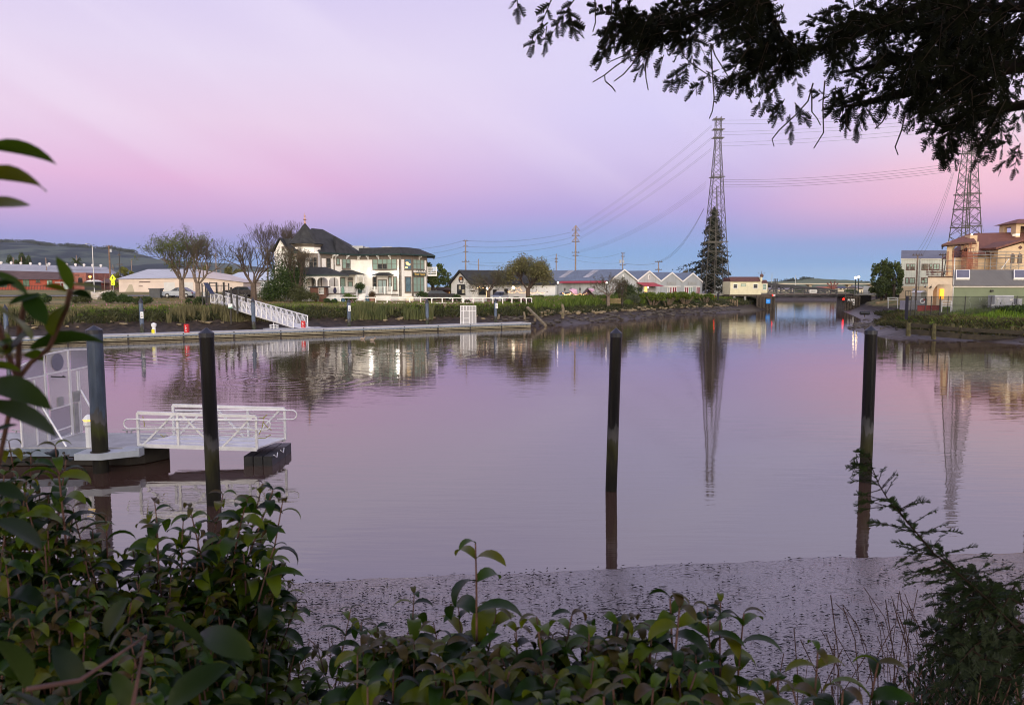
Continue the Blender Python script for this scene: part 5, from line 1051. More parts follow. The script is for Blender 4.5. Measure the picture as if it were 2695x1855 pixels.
# ---- grey tent and low roof right of the tower
t=Thing('tarp_building','pale grey hall with a sagging white roof right of the lattice tower','building',(X(1905,195),195,2.6)); m=MB(); a,b=X(z4(1135,0)[0],195),X(z4(1365,0)[0],195); m.box(a,b,195,210,2.6,Z(z4(0,845)[1],195)); t.part('wall',m,M['corr_grey'],world=True)
m=MB(); xm=(a*.75+b*.25); m.prism([(a,194.8,Z(z4(0,850)[1],195)),(xm-1,194.8,Z(z4(0,770)[1],195)),(b,194.8,Z(z4(0,785)[1],195)),(b,194.8,Z(z4(0,810)[1],195))],(0,15,0)); t.part('roof',m,mat('tarp_white',(.60,.64,.68),.6,.05,2),world=True)
# ---- bridge tender's house
t=Thing('bridge_house','cream bridge tender house with a tiled parapet, standing on piers','building',(X(1965,164),164,0)); Y=164; q=lambda x:X(z4(x,0)[0],Y); w=lambda y:Z(z4(0,y)[1],Y)
mat('stucco_cream',(.70,.66,.46),.7,.05,1.5); mat('tile_red',(.14,.062,.055),.75,.15,3,pattern='tile',psize=.28); mat('pier_wood',(.10,.08,.06),.85,.25,2,pattern='plank',psize=.4); mat('conc_pier',(.30,.30,.28),.8,.15,1)
m=MB(); m.box(q(1358),q(1703),Y,Y+6,w(908),w(762)); t.part('wall',m,M['stucco_cream'],world=True)
m=MB(); m.box(q(1712),q(1782),Y+.6,Y+5,w(890),w(780)); t.part('side_room',m,M['stucco_cream'],world=True)
m=MB(); m.prism([(q(1356),Y-.25,w(764)),(q(1690),Y-.25,w(764)),(q(1690),Y+1.2,w(716)),(q(1356),Y+1.2,w(716))],(0,.1,.12)); m.box(q(1360),q(1688),Y+1.25,Y+5.9,w(763),w(718)); t.part('tile_roof',m,M['tile_red'],world=True)
m=MB(); m.prism([(q(1710),Y+.35,w(780)),(q(1784),Y+.35,w(780)),(q(1784),Y+1.6,w(750)),(q(1710),Y+1.6,w(750))],(0,.1,.1)); t.part('side_tile_roof',m,M['tile_red'],world=True)
m=MB(); m.box(q(1688),q(1708),Y-.15,Y+1.6,w(760),w(714)); t.part('chimney',m,M['stucco_cream'],world=True)
Fw=Face((q(1358),Y-.005),(q(1703),Y-.005)); Fw2=Face((q(1712),Y+.595),(q(1782),Y+.595))
mat('win_dark_frame',(.05,.06,.05),.5,.1,3)
for a_0,b_0 in(((1388,790),(1440,840)),((1610,790),(1664,840))): win(t,Fw,z4(*a_0),z4(*b_0),cols=1,rows=2,trim=M['paint_white'],pane=M['glass_dark'],fw=.1)
m=MB(); Fw.pb(m,z4(1475,788),z4(1532,818),.0,.05); p=t.part('plaque_frame',m,mat('plaque_green',(.06,.14,.09),.5,.1,2),world=True); m=MB(); Fw.pb(m,z4(1480,792),z4(1527,814),.05,.06); t.part('plaque',m,mat('plaque_pale',(.50,.58,.46),.5,.1,2),world=True,parent=p)
win(t,Fw2,z4(1716,788),z4(1760,855),cols=1,rows=2,trim=M['paint_white'],pane=M['blind_mint'],fw=.08)
m=MB(); x=q(1717); m.cyl((x,Y+1,w(714)),(x,Y+1,w(645)),.04,n=6); m.bar((q(1680),Y+1,w(672)),(q(1756),Y+1,w(672)),.06); m.cyl((q(1680),Y+1,w(672)),(q(1680),Y+1,w(660)),.04,n=5); m.cyl((q(1756),Y+1,w(672)),(q(1756),Y+1,w(660)),.04,n=5); m.sphere((x,Y+.8,w(698)),.42,8,6,(1,1,1)); t.part('antenna_mast',m,mat('mast_brown',(.12,.06,.05),.6,.1,2),world=True)
for x0 in(1400,1520): m=MB(); m.box(q(x0),q(x0+22),Y+.3,Y+.8,-.5,w(905)); t.part('pier',m,M['conc_pier'],world=True)
m=MB(); m.box(q(1350),q(1790),Y+.1,Y+6,w(925),w(909)); t.part('floor_beam',m,M['pier_wood'],world=True)
m=MB(); m.box(q(1440),q(1640),Y+5,Y+5.4,0,w(925)); t.part('back_wall',m,M['conc_pier'],world=True)
# timber fender piles on both sides of the opening
def fender(lab,fn,x0,x1,y0,Yd,dep,base,boards):
    t=Thing('timber_fender',lab,'bridge fender',(X(fn((x0+x1)/2,0)[0],Yd),Yd,0),group='timber bridge fenders'); a,b=X(fn(x0,0)[0],Yd),X(fn(x1,0)[0],Yd); zt=Z(fn(0,y0)[1],Yd)
    kk=(Yd+dep)/Yd if a>50 else 1
    m=MB(); m.prism([(a,Yd+.4,-1),(b,Yd+.4,-1),(b*kk,Yd+dep,-1),(a*kk,Yd+dep,-1)],(0,0,zt+.9)); t.part('core',m,mat('creosote',(.018,.014,.011),.9,.2,2),world=True)
    n=boards; m=MB()
    for i in range(-6,n): 
        xx=a+(b-a)*i/n; x2=xx+(zt+.6)*.75; xs_=max(xx,a); z_s=zt-(xs_-xx)/.75; xe=min(x2,b); z_e=zt-(xe-xx)/.75
        if xe>xs_: m.bar((xs_,Yd+.2,z_s),(xe,Yd+.2,z_e),.20,.16)
    o=t.part('diagonal_boards',m,M['pier_wood'],world=True)
    m=MB(); m.box(a-.1,b+.1,Yd,Yd+.45,zt-.2,zt+.1); t.part('cap_timber',m,M['pier_wood'],world=True)
    for i in range(6): x=a+(b-a)*i/5; m=MB(); m.cyl((x,Yd+.05,-1),(x,Yd+.05,zt+.15),.16,n=7); t.part('pile',m,M['pier_wood'],world=True)
    return t
tf=fender('timber fender with diagonal boards left of the bridge opening, with the blue board',BR,30,370,672,163,14,0,9)
fr_=fender('timber fender with diagonal boards right of the bridge opening',BR,1770,2050,680,152,14,0,8)
m=MB(); Y=162.8; m.box(X(BR(203,0)[0],Y),X(BR(285,0)[0],Y),Y-.1,Y,Z(BR(0,815)[1],Y),Z(BR(0,725)[1],Y)); o=single('blue_board','bright blue notice board fixed to the left bridge fender','sign',m,emat('board_blue_glow',(.01,.26,.80),.10));  # board colour given a faint glow of its own, it is no lamp
m=MB(); m.box(X(BR(225,0)[0],Y),X(BR(265,0)[0],Y),Y-.13,Y-.105,Z(BR(0,772)[1],Y),Z(BR(0,765)[1],Y)); o2=bpy.data.objects.new('board_text',mesh_from([tuple(Vector(v)-o.location) for v in m.v],m.f,'board_text')); o2.data.materials.append(M['paint_white']); COL.objects.link(o2); o2.parent=o
m=MB(); m.box(X(BR(0,0)[0],163),X(BR(30,0)[0],163),160,168,0,2.6)
Y=151.7; q=lambda x:X(BR(x,0)[0],Y); w=lambda y:Z(BR(0,y)[1],Y)
for i,(x0,y0,x1,y1,lab) in enumerate(((1812,725,1848,778,'left white number board on the right bridge fender'),(1872,725,1948,780,'middle white number board on the right bridge fender'),(1915,780,1948,842,'lower white gauge board hanging on the right bridge fender'))):
    t=Thing('gauge_board',lab,'sign',(q((x0+x1)/2),Y,w(y1)),group='white boards on the bridge fender'); m=MB(); m.box(q(x0),q(x1),Y-.08,Y,w(y1),w(y0)); t.part('board',m,M['paint_white'],world=True)
    m=MB(); 
    for k in range(2 if i==1 else 1): c=q(x0)+(q(x1)-q(x0))*(.5 if i!=1 else (.27+.46*k)); m.box(c-.12,c+.12,Y-.10,Y-.083,w(y0)-.55 if i<2 else w(y0)-.5,w(y0)-.3); 
    t.part('digits',m,M['dark_joint'],world=True)
# navigation lights
emat('red_lamp',(1,.01,.004),7); emat('yellow_lamp',(1,.45,.05),8)
t=Thing('navigation_light','red navigation light on the corner of the right bridge fender','light',(X(BR(1740,0)[0],151),151,w(735))); m=MB(); m.sphere((X(BR(1732,0)[0],151),151,w(727)),.22); t.part('red_lens',m,M['red_lamp'],world=True); m=MB(); m.box(X(BR(1745,0)[0],151),X(BR(1790,0)[0],151),151,151.5,w(790),w(715)); t.part('bracket',m,M['black_iron'],world=True)
t=Thing('navigation_light','small red lamp with a white shade at the left end of the bridge deck','light',(X(BR(330,0)[0],162),162,Z(BR(0,660)[1],162))); m=MB(); m.sphere((X(BR(330,0)[0],162),162,Z(BR(0,648)[1],162)),.13); t.part('red_lens',m,M['red_lamp'],world=True); m=MB(); m.cyl((X(BR(340,0)[0],162),162,Z(BR(0,655)[1],162)),(X(BR(378,0)[0],162),162,Z(BR(0,655)[1],162)),.13,.2,8); t.part('shade',m,M['plastic_white'],world=True)
# ---- bridge
Y=168; q=lambda x,Yy=Y:X(BR(x,0)[0],Yy); w=lambda y,Yy=Y:Z(BR(0,y)[1],Yy)
mat('bridge_steel',(.045,.045,.05),.6,.15,1.5); mat('bridge_deck',(.17,.14,.13),.7,.1,1); mat('rail_steel',(.16,.16,.15),.6,.1,2)
t=Thing('bridge','low dark steel truss bridge spanning the river channel','bridge',(q(1100),Y,w(640)))
m=MB(); m.box(q(230),q(1940),Y,Y+9,w(640),w(618)); t.part('deck',m,M['bridge_deck'],world=True)
m=MB(); m.box(q(235),q(1935),Y+.4,Y+8.6,w(676),w(642)); [m.box(q(x),q(x)+.5,Y+.35,Y+8.7,w(690),w(650)) for x in(450,740,1030,1300,1590,1850)]; t.part('girders',m,M['bridge_steel'],world=True)
for k,Yt in enumerate((Y+1.6,Y+8.0)):
    m=MB(); pts=[(250,415),(460,440),(740,468),(1010,492),(1290,517),(1530,545),(1660,565)]
    wd=lambda y:Z(BR(0,y)[1],Y); P_=[Vector((q(a),Yt,wd(b))) for a,b in pts]
    for a,b in zip(P_[:-1],P_[1:]): m.bar(a,b,.42,.42)
    dz=wd(618)
    for p in P_: m.bar((p.x,Yt,dz),p,.28)
    for i in range(len(P_)-1):
        a,b=(P_[i],Vector((P_[i+1].x,Yt,dz))) if i%2 else (Vector((P_[i].x,Yt,dz)),P_[i+1])
        if i in(1,3,5): a,b=P_[i],Vector((P_[i+1].x,Yt,dz))
        else: a,b=Vector((P_[i].x,Yt,dz)),P_[i+1]
        m.bar(a,b,.22)
    t.part('truss',m,M['bridge_steel'],world=True)
def brail(x0,x1,Yr,z0_,z1_,step,m_=None):
    m=MB(); a,b=q(x0,Yr),q(x1,Yr); n=max(1,int(round((b-a)/step)))
    for zz in(z1_,(z0_+z1_)/2,z0_+.25): m.bar((a,Yr,zz),(b,Yr,zz),.07)
    for i in range(n+1): x=a+(b-a)*i/n; m.bar((x,Yr,z0_-.4),(x,Yr,z1_),.11)
    return m
t.part('railing',brail(250,1935,Y-.1,w(618),w(545),2.0),M['rail_steel'],world=True)
t.part('railing',brail(250,1935,Y+8.8,w(618),w(545),2.0),M['bridge_steel'],world=True)
m=MB(); m.box(q(1925),q(3350),Y-.5,Y+9,w(655),w(625)); t.part('approach_deck',m,mat('approach_conc',(.26,.25,.22),.8,.12,1),world=True)
t.part('railing',brail(1940,3350,Y-.4,w(625),w(560),1.7),M['rail_steel'],world=True)
m=MB(); m.box(q(2080),q(2300),Y+.5,Y+8,-.5,w(655)); m.box(q(3000),q(3350),Y+.5,Y+8,-.5,w(655)); t.part('abutment',m,M['creosote'],world=True)
for x in (1900,2010,2700): m=MB(); m.box(q(x),q(x)+.55,Y+.4,Y+8,-.8,w(655)); t.part('pier',m,M['conc_pier'],world=True)
m=MB(); m.box(-40,q(230),Y+.5,Y+9,w(650),w(622)); t.part('left_approach',m,M['approach_conc'],world=True)
for i,(x0,y0,x1,y1,lab,mm) in enumerate(((1042,540,1182,606,'white lettered notice hung on the middle of the bridge railing','paint_white'),(2100,472,2243,635,'large blank pale board at the right end of the bridge','board_pale'))):
    if mm not in MATS: mat(mm,(.62,.64,.66),.5,.03,1)
    Yn=Y-.3; t2=Thing('notice_board',lab,'sign',(q((x0+x1)/2,Yn),Yn,w(y1))); m=MB(); m.box(q(x0),q(x1),Yn-.12,Yn-.04,w(y1),w(y0)); t2.part('board',m,MATS[mm],world=True)
    if i==0:
        m=MB(); [m.box(q(x0+14+6*(k%2)),q(x1-14-8*(k%3)),Yn-.14,Yn-.122,w(y0+13+12*k)-.022,w(y0+13+12*k)+.022) for k in range(4)]; t2.part('lettering',m,M['dark_joint'],world=True)
for x,y,lab in((1952,330,'left one of the two lit twin street lamps on the bridge'),(2012,318,'right one of the two lit twin street lamps on the bridge')):
    Yl=Y+.2 if x<2000 else Y+.5; xx=q(x,Yl); t2=Thing('street_lamp',lab,'street lamp',(xx,Yl,w(625)),group='lit street lamps on the bridge'); m=MB(); m.lathe((0,0,0),[(.28,0),(.2,.5),(.13,.7),(.10,w(y,Yl)-w(625))],8); t2.part('post',m,mat('lamp_green_black',(.015,.03,.03),.5,.1,3)); h=w(y,Yl)-w(625)
    m=MB(); m.lathe((0,0,h),[(.10,0),(.24,.2),(.25,.38),(.08,.55)],10); t2.part('globe',m,emat('street_lamp_glow',(1,.72,.42),9))
# timber trestle right of the fender and piles under the bridge house
for i in range(9):
    f=i/8; x=X(z4(1235+f*205,0)[0],156-f*0); Yp=156; m=MB(); hh=Z(z4(0,965+RNG.integers(-6,9))[1],Yp); m.cyl((x,Yp,-1),(x,Yp,hh),.17,n=7); single('timber_post','weathered timber post in the row below the lattice tower','post',m,mat('pile_wood_pale',(.28,.20,.12),.85,.3,3,col2=(.10,.08,.05)),group='row of old timber posts by the bridge house')
# ---- viaduct and far things beyond the bridge
Y=620; t=Thing('viaduct','long pale concrete road viaduct crossing far behind the bridge','viaduct',(X(2150,Y),Y,2.6)); a,b=X(1900,Y),X(2330,Y); zA_,zB_=Z(BR(0,418)[1],Y),Z(BR(0,425)[1],Y)
m=MB(); m.prism([(a,Y,Z(745,Y)),(b,Y,Z(746.5,Y)),(b,Y,Z(748,Y)),(a,Y,Z(748.5,Y))],(0,12,0)); t.part('deck',m,mat('viaduct_conc',(.52,.46,.36),.8,.05,.1),world=True)
for px in(1945,2137,2241,2300): m=MB(); x=X(px,Y); m.frustum((x,Y+6,2),1.2,2.5,(x,Y+6,Z(750,Y)),1.2,2.5); m.frustum((x,Y+6,Z(750.5,Y)),1.2,2.5,(x,Y+6,Z(748.4,Y)),4.2,4); t.part('pier',m,M['viaduct_conc'],world=True)
def farhouse(px0,px1,pyt,pyb,Y,lab,wm_,rm_,gf=True,name='house'):
    a,b=X(px0,Y),X(px1,Y); zt,zb=Z(pyt,Y),Z(pyb,Y)-1.5; t=Thing(name,lab,'house',((a+b)/2,Y,max(zb,2.6)-.0)); mid_=zt-(zt-zb)*.30
    m=MB(); m.box(a,b,Y,Y+9,zb,mid_); t.part('wall',m,wm_,world=True); m=MB()
    if gf: m.prism([(a-.3,Y-.3,mid_),(b+.3,Y-.3,mid_),((a+b)/2,Y-.3,zt)],(0,9.6,0))
    else: m.prism([(a-.3,Y-.4,mid_),(a-.3,Y+9.4,mid_),(a-.3,Y+4.5,zt)],(b-a+.6,0,0))
    t.part('roof',m,rm_,world=True)
    for k in range(2): m=MB(); x=a+(b-a)*(.3+.4*k); m.box(x-.5,x+.5,Y-.06,Y-.01,zb+(mid_-zb)*.72,zb+(mid_-zb)*.92); t.part('window',m,M['glass_dark'],world=True)
wc=mat('far_wall_cream',(.62,.55,.42),.8,.05,.2); rc=mat('far_roof_grey',(.22,.20,.22),.8,.1,.3); rr_=mat('far_roof_red',(.26,.10,.08),.8,.1,.3); rb_=mat('far_roof_blue',(.03,.04,.08),.6,.1,.3)
for args in ((2046,2090,758,764,300,'low cream building beyond the left half of the bridge',wc,rc,False),(2132,2150,756,762,312,'small cream house beyond the middle of the bridge',wc,rc),(2162,2186,754,761,320,'cream house with a reddish gable beyond the bridge',wc,rr_),(2186,2200,756,761,330,'small pale house right of the reddish gable',wc,rc),
             (2205,2230,753.5,761,318,'white house with a dark blue roof beyond the bridge',wc,rb_,False),(2257,2272,752,762,300,'cream house behind the right end of the bridge',wc,rc,False),(2000,2040,757,764,320,'long low pale shed beyond the left end of the bridge',wc,rc,False)): farhouse(*args)
shrub('tree','round dark green tree beyond the left half of the bridge',BR(850,0)[0],765,296,22,17,M['shrub_green'],1500,.9,cat='tree',base=2.3)
shrub('tree','low dark tree clump beyond the right half of the bridge',BR(1820,0)[0],764,300,24,13,M['shrub_green'],1300,.9,cat='tree',base=2.3)
shrub('tree','low dark tree by the lamps beyond the bridge',BR(1930,0)[0],764,290,18,12,M['shrub_green'],1000,.9,cat='tree',base=2.3)
for k,(px,h_) in enumerate(((350,325),(382,325),(412,325))): x=q(px,300); m=MB(); m.frustum((x,300,2.3),.17,.3,(x,300,Z(BR(0,h_)[1],300)),.12,.2); single('chimney_stack',('left','middle','right')[k]+' one of three dark stacks beyond the left end of the bridge','stack',m,M['bridge_steel'],group='three dark stacks beyond the bridge')
# rust coloured derrick beyond the bridge
Yd=305; x=X(BR(1507,0)[0],Yd); t=Thing('rusty_derrick','rust red forked steel derrick beyond the bridge','derrick',(x,Yd,2.4)); m=MB(); zt=Z(BR(0,410)[1],Yd); m.bar((x,Yd,2.4),(x,Yd,zt-1.5),1.3); t.part('mast',m,mat('rust_red',(.16,.05,.04),.8,.2,1),world=True)
for dx,dz in((-3.2,0),(3.0,0),(-1.3,.6),(1.2,.6),(-3.0,-1.4),(2.6,-1.6)): m=MB(); m.bar((x,Yd,zt-2.3),(x+dx*.75,Yd,zt+dz),.38); t.part('arm',m,M['rust_red'],world=True)
# tall thin masts on the horizon
for px,py,lab in((BR(305,0)[0],BR(0,215)[1],'thin pale mast at the left end of the bridge'),(BR(770,0)[0],BR(0,265)[1],'distant dark mast beyond the bridge')): m=MB(); Ym=400; x=X(px,Ym); m.cyl((x,Ym,2),(x,Ym,Z(py,Ym)),.22,.12,6); single('mast',lab,'mast',m,M['galv_steel'])
# ================================================================ RIGHT BANK
def shear(T,names,Y0,k):
    for o in T.o.children:
        if o.name.split('.')[0] in names:
            for v in o.data.vertices:
                dy=v.co.y+T.loc.y-Y0
                if dy>.03: v.co.x+=dy*k
# ---- grey three storey building
Y=150; T=Thing('office_building','pale grey three storey building with a blue grey roof behind the tiled building','building',(X(2430,Y),Y,2.4))
a,b=X(RB(110,0)[0],Y),X(RB(830,0)[0],Y); zt=Z(RB(0,712)[1],Y); F=Face((a,Y),(b,Y))
mat('wall_greygreen',(.50,.53,.49),.65,.04,.6,pattern='plank',psize=.5); mat('roof_slate',(.13,.14,.18),.6,.08,.5); mat('stucco_tan',(.62,.46,.29),.75,.08,.8,bump=.1); mat('brick_tan',(.45,.36,.26),.8,.06,1); mat('win_red_frame',(.10,.035,.03),.5,.1,2)
m=MB(); m.box(a,b,Y,Y+16,1.5,zt); T.part('wall',m,M['wall_greygreen'],world=True)
m=MB(); m.box(a-.05,b,Y-.06,Y-.003,2,Z(RB(0,1140)[1],Y)); T.part('base_course',m,M['brick_tan'],world=True)
m=MB(); zr=Z(RB(0,578)[1],Y+6); m.prism([(a-.2,Y-.3,zt),(a-.2,Y+16.3,zt),(a-.2+.0,Y+8,zr)],(b-a+.4,0,0)); T.part('roof',m,M['roof_slate'],world=True)
m=MB(); m.box(a-.12,b,Y-.12,Y-.0,zt-.22,zt-.02); T.part('eave_trim',m,M['paint_white'],world=True)
for p0,p1,c,d in(((205,795),(255,887),1,((0,0),)),((265,795),(345,887),2,((0,0),(1,0))),((445,795),(550,887),2,((0,0),(1,0),(0,1),(1,1))),((562,795),(612,887),1,((0,0),)),((625,795),(725,887),2,()),((192,1008),(245,1100),1,()),((255,1008),(340,1100),2,()),((436,1008),(540,1098),2,((0,1),))):
    win(T,F,RB(*p0),RB(*p1),cols=c,rows=2,trim=M['win_red_frame'],pane=M['blind_mint'],darkm=M['glass_dark'],fw=.1,out=.05,dark=d)
for x in(190,420): win(T,F,RB(x,1212),RB(x+90,1300),cols=2,rows=1,trim=M['win_dark_frame'],pane=M['glass_dark'],fw=.1,out=.09,name='window')
m=MB(); x=X(RB(400,0)[0],Y); m.cyl((x,Y-.15,2.4),(x,Y-.15,zt),.09,n=6); T.part('downpipe',m,M['grey_metal'],world=True)
shear(T,('wall','roof'),150,.54)
# ---- tiled mission style building
Y=113; T=Thing('mission_building','tan stucco building with red clay tile roofs, arches and a bell tower','building',(X(2600,Y),Y,2.4))
W5=lambda x,y,YY=None:P(*RB(x,y),YY or Y)
def rq(x,YY=Y): return X(RB(x,0)[0],YY)
def rz(y,YY=Y): return Z(RB(0,y)[1],YY)
# corner pavilion with an open arch: wall pieces around the arch
a,b=rq(808),rq(1150); al,ar=rq(893),rq(1138); ztop=rz(452); zsp=rz(560); zcr=rz(512); zsl=rz(702)
m=MB(); m.box(a,al,Y,Y+.5,2.2,ztop); m.box(ar,rq(1300),Y,Y+.5,2.2,ztop); m.box(al,ar,Y,Y+.5,2.2,zsl)
arc=[(al+(ar-al)*i/12,Y,zsp+(zcr-zsp)*math.sin(PI*i/12)**.7) for i in range(13)]
for i in range(12): m.prism([arc[i],arc[i+1],(arc[i+1][0],Y,ztop),(arc[i][0],Y,ztop)],(0,.5,0))
kx=1.065
m.box(a,a+.5,Y+.5,Y+7,2.2,zsl); m.box(a,a+.5,Y+.5,Y+1.2,zsl,ztop-.4); m.box(a,a+.5,Y+6.4,Y+7,zsl,ztop); m.box(a,ar,Y+6.6,Y+7,2.2,zsl)
m.box(a,rq(930),Y+6.6,Y+7,zsl,ztop); m.box(ar-1,ar+3,Y+6.6,Y+7,zsl,ztop)
T.part('pavilion_wall',m,M['stucco_tan'],world=True)
m=MB(); m.bar((al,Y+.25,zsl+.5),(ar,Y+.25,zsl+.5),.08); m.bar((al,Y+.25,zsl+.9),(ar,Y+.25,zsl+.9),.08); [m.bar((al+(ar-al)*k/6,Y+.25,zsl),(al+(ar-al)*k/6,Y+.25,zsl+.9),.06) for k in range(7)]; T.part('balcony_rail',m,M['win_red_frame'],world=True)
# hip roof of the pavilion running into the main roof
mat('clay_tile',(.20,.080,.058),.75,.16,2.5,pattern='tile',psize=.36); mat('rafter_brown',(.085,.035,.025),.6,.1,2)
e0=rz(490,Y-1.0); ap=W5(1205,318,Y+4.5); m=MB()
m.add([(rq(733,Y-1),Y-1.0,e0),(rq(1255,Y-1),Y-1.0,rz(445,Y-1)),(ap.x,ap.y,ap.z),(rq(733,Y-1)+5.8,Y+9,e0),(ap.x+2.6,Y+9,ap.z)],[(0,1,2),(0,2,4,3),(1,4,2)]); T.part('pavilion_roof',m,M['clay_tile'],world=True)
m=MB(); m.bar((rq(733,Y-1),Y-1.0,e0-.12),(rq(1255,Y-1),Y-1.0,rz(445,Y-1)-.12),.16,.26); m.bar((rq(733,Y-1),Y-1.0,e0-.12),(rq(733,Y-1)+5.8,Y+9,e0-.12),.16,.26)
T.part('eave',m,M['rafter_brown'],world=True)
for i in range(9): x=rq(760+60*i,Y-.6); m=MB(); m.bar((x,Y-.95,e0-.3+.045*i),(x,Y-.02,e0-.22+.045*i),.12,.16); T.part('rafter_tail',m,M['rafter_brown'],world=True)
# main roof: big tiled slope facing us
R0=W5(1270,318,Y+8); R1=W5(2200,300,Y+8); E0=W5(1262,655,Y-.6); E1=W5(2200,655,Y-.6)
m=MB(); m.add([(R0.x,R0.y,R0.z),(R1.x,R1.y,R1.z),(E1.x,E1.y,E1.z),(E0.x,E0.y,E0.z),(R0.x,R0.y+9,E0.z),(R1.x,R1.y+9,E0.z)],[(0,1,2,3),(0,4,5,1),(0,3,4)]); T.part('main_roof',m,M['clay_tile'],world=True)
m=MB(); m.box(rq(1275),rq(2250),Y-.01+.3,Y+16,2.2,rz(655)-.1); T.part('main_wall',m,M['stucco_tan'],world=True)
m=MB(); m.bar((rq(1285),Y-.75,rz(655)-.05),(rq(1650),Y-.75,rz(635)),.2,.3); T.part('eave',m,M['rafter_brown'],world=True)
# projecting gable on the right
Yg=Y-1.8; m=MB(); pts=[(1605,880),(1605,578),(1975,468),(2350,580),(2350,880)]; m.prism([(rq(x,Yg),Yg,rz(y,Yg)) for x,y in pts][1:4]+[(rq(2350,Yg),Yg,2.2),(rq(1605,Yg),Yg,2.2)],(0,8,0)); T.part('gable_wall',m,M['stucco_tan'],world=True)
m=MB(); m.prism([(rq(1570,Yg-.5),Yg-.5,rz(572,Yg-.5)),(rq(1980,Yg-.5),Yg-.5,rz(447,Yg-.5)),(rq(1980,Yg-.5),Yg-.5,rz(447,Yg-.5)+.3),(rq(1570,Yg-.5),Yg-.5,rz(572,Yg-.5)+.3)],(0,9,0)); m.prism([(rq(1981,Yg-.5),Yg-.5,rz(447,Yg-.5)),(rq(2400,Yg-.5),Yg-.5,rz(580,Yg-.5)),(rq(2400,Yg-.5),Yg-.5,rz(580,Yg-.5)+.3),(rq(1981,Yg-.5),Yg-.5,rz(447,Yg-.5)+.3)],(0,9,0)); T.part('gable_roof',m,M['clay_tile'],world=True)
Fg=Face((rq(1605,Yg),Yg-.002),(rq(2350,Yg),Yg-.002))
for x0,x1 in((1828,1890),(1938,2008)):
    m=MB(); p0=Fg.s(*RB(x0,720)); p1=Fg.s(*RB(x1,720)); zb_,zt_=Fg.z(*RB(x0,783)),Fg.z(*RB(x0,668)); pts=[Fg.pt(p0,zb_,.0),Fg.pt(p1,zb_,.0)]+[Fg.pt((p0+p1)/2+(p1-p0)/2*math.cos(k*PI/8),zt_+.30*math.sin(k*PI/8)*1.0,.0) for k in range(9)]; m.prism(pts,(0,-.05,0)); w_=T.part('window',m,M['win_red_frame'],world=True)
    m=MB(); Fg.box(m,p0+.1,p1-.1,zb_+.1,zt_,.055,.07); T.part('pane',m,M['glass_dark'],world=True,parent=w_)
m=MB()
for dx,dy in((0,-14),(-18,0),(18,0),(0,14)): c=RB(1980+dx,542+dy); S=Fg.s(*c); z_=Fg.z(*c); m.prism([Fg.pt(S-.16,z_,0),Fg.pt(S,z_+.16,0),Fg.pt(S+.16,z_,0),Fg.pt(S,z_-.16,0)],(0,-.04,0))
T.part('diamond_tiles',m,M['win_red_frame'],world=True)
# chimney, roof vent and bell tower
Yc=Y+1; m=MB(); m.box(rq(1160,Yc),rq(1272,Yc),Yc,Yc+1.4,rz(418,Yc)-.6,rz(350,Yc)); T.part('chimney',m,M['stucco_tan'],world=True)
m=MB(); m.sphere((rq(1213,Yc),Yc+.5,rz(345,Yc)+.1),.14); T.part('chimney_lamp',m,emat('vent_glow',(1,.80,.6),3),world=True)
m=MB(); m.box(rq(1838,Y+5),rq(1900,Y+5),Y+4.6,Y+5.4,rz(362,Y+5),rz(330,Y+5)); T.part('roof_vent',m,emat('vent_pale_glow',(.85,.8,.6),.6),world=True)  # pale vent made to glow, no lamp inside
Yb=Y+6; bt=T; x0,x1=rq(1862,Yb),rq(2240,Yb); zb_,zt_=rz(330,Yb),rz(168,Yb); pw=rq(1930,Yb)-x0; m=MB()
for yy in(Yb,Yb+3.6):
    m.box(x0,x0+pw,yy,yy+.5,zb_-1,zt_); m.box(x1-pw,x1,yy,yy+.5,zb_-1,zt_); m.box(x0+pw,x1-pw,yy,yy+.5,rz(208,Yb),zt_)
for xx in(x0,x1-.5): m.box(xx,xx+.5,Yb+.5,Yb+1.2,zb_-1,zt_); m.box(xx,xx+.5,Yb+2.9,Yb+3.6,zb_-1,zt_); m.box(xx,xx+.5,Yb+1.2,Yb+2.9,rz(208,Yb),zt_)
T.part('bell_tower_wall',m,M['stucco_tan'],world=True)
m=MB(); m.frustum(((x0+x1)/2,Yb+2,zt_),(x1-x0)/2+.6,2.7,((x0+x1)/2,Yb+2,rz(83,Yb)),.3,.3); T.part('bell_tower_roof',m,M['clay_tile'],world=True)
m=MB(); c=(rq(1972,Yb),Yb+2,rz(290,Yb)); m.lathe(c,[(.42,0),(.40,.08),(.26,.3),(.2,.6),(.05,.75)],12); m.bar((c[0],c[1],c[2]+.7),(c[0],c[1],zt_),.06); T.part('bell',m,mat('bell_bronze',(.25,.17,.08),.4,.1,4,metal=.6),world=True)
# low arched wing in front
Yw=106; a,b=rq(545,Yw),rq(932,Yw); zt_=rz(1000,Yw); m=MB(); al=rq(628,Yw); za_=rz(1110,Yw); zs=rz(1150,Yw); ar=rq(905,Yw)
m.box(a,al,Yw,Yw+.5,2.2,zt_); m.box(ar,b,Yw,Yw+.5,2.2,zt_)
arc=[(al,Yw,zs-.6),(al+.25,Yw,zs-.1),(al+.7,Yw,za_),(ar,Yw,za_)]
for i in range(3): m.prism([arc[i],arc[i+1],(arc[i+1][0],Yw,zt_),(arc[i][0],Yw,zt_)],(0,.5,0))
m.box(a,a+.4,Yw+.5,Yw+6,2.2,zt_); m.box(a+.41,b-.01,Yw+4,Yw+4.3,2.2,zt_-.3)
T.part('wing_wall',m,mat('stucco_pale',(.66,.53,.40),.75,.06,.8),world=True)
m=MB(); m.box(a-.25,b,Yw-.25,Yw+6.2,zt_+.003,rz(985,Yw)); T.part('wing_parapet',m,M['rafter_brown'],world=True)
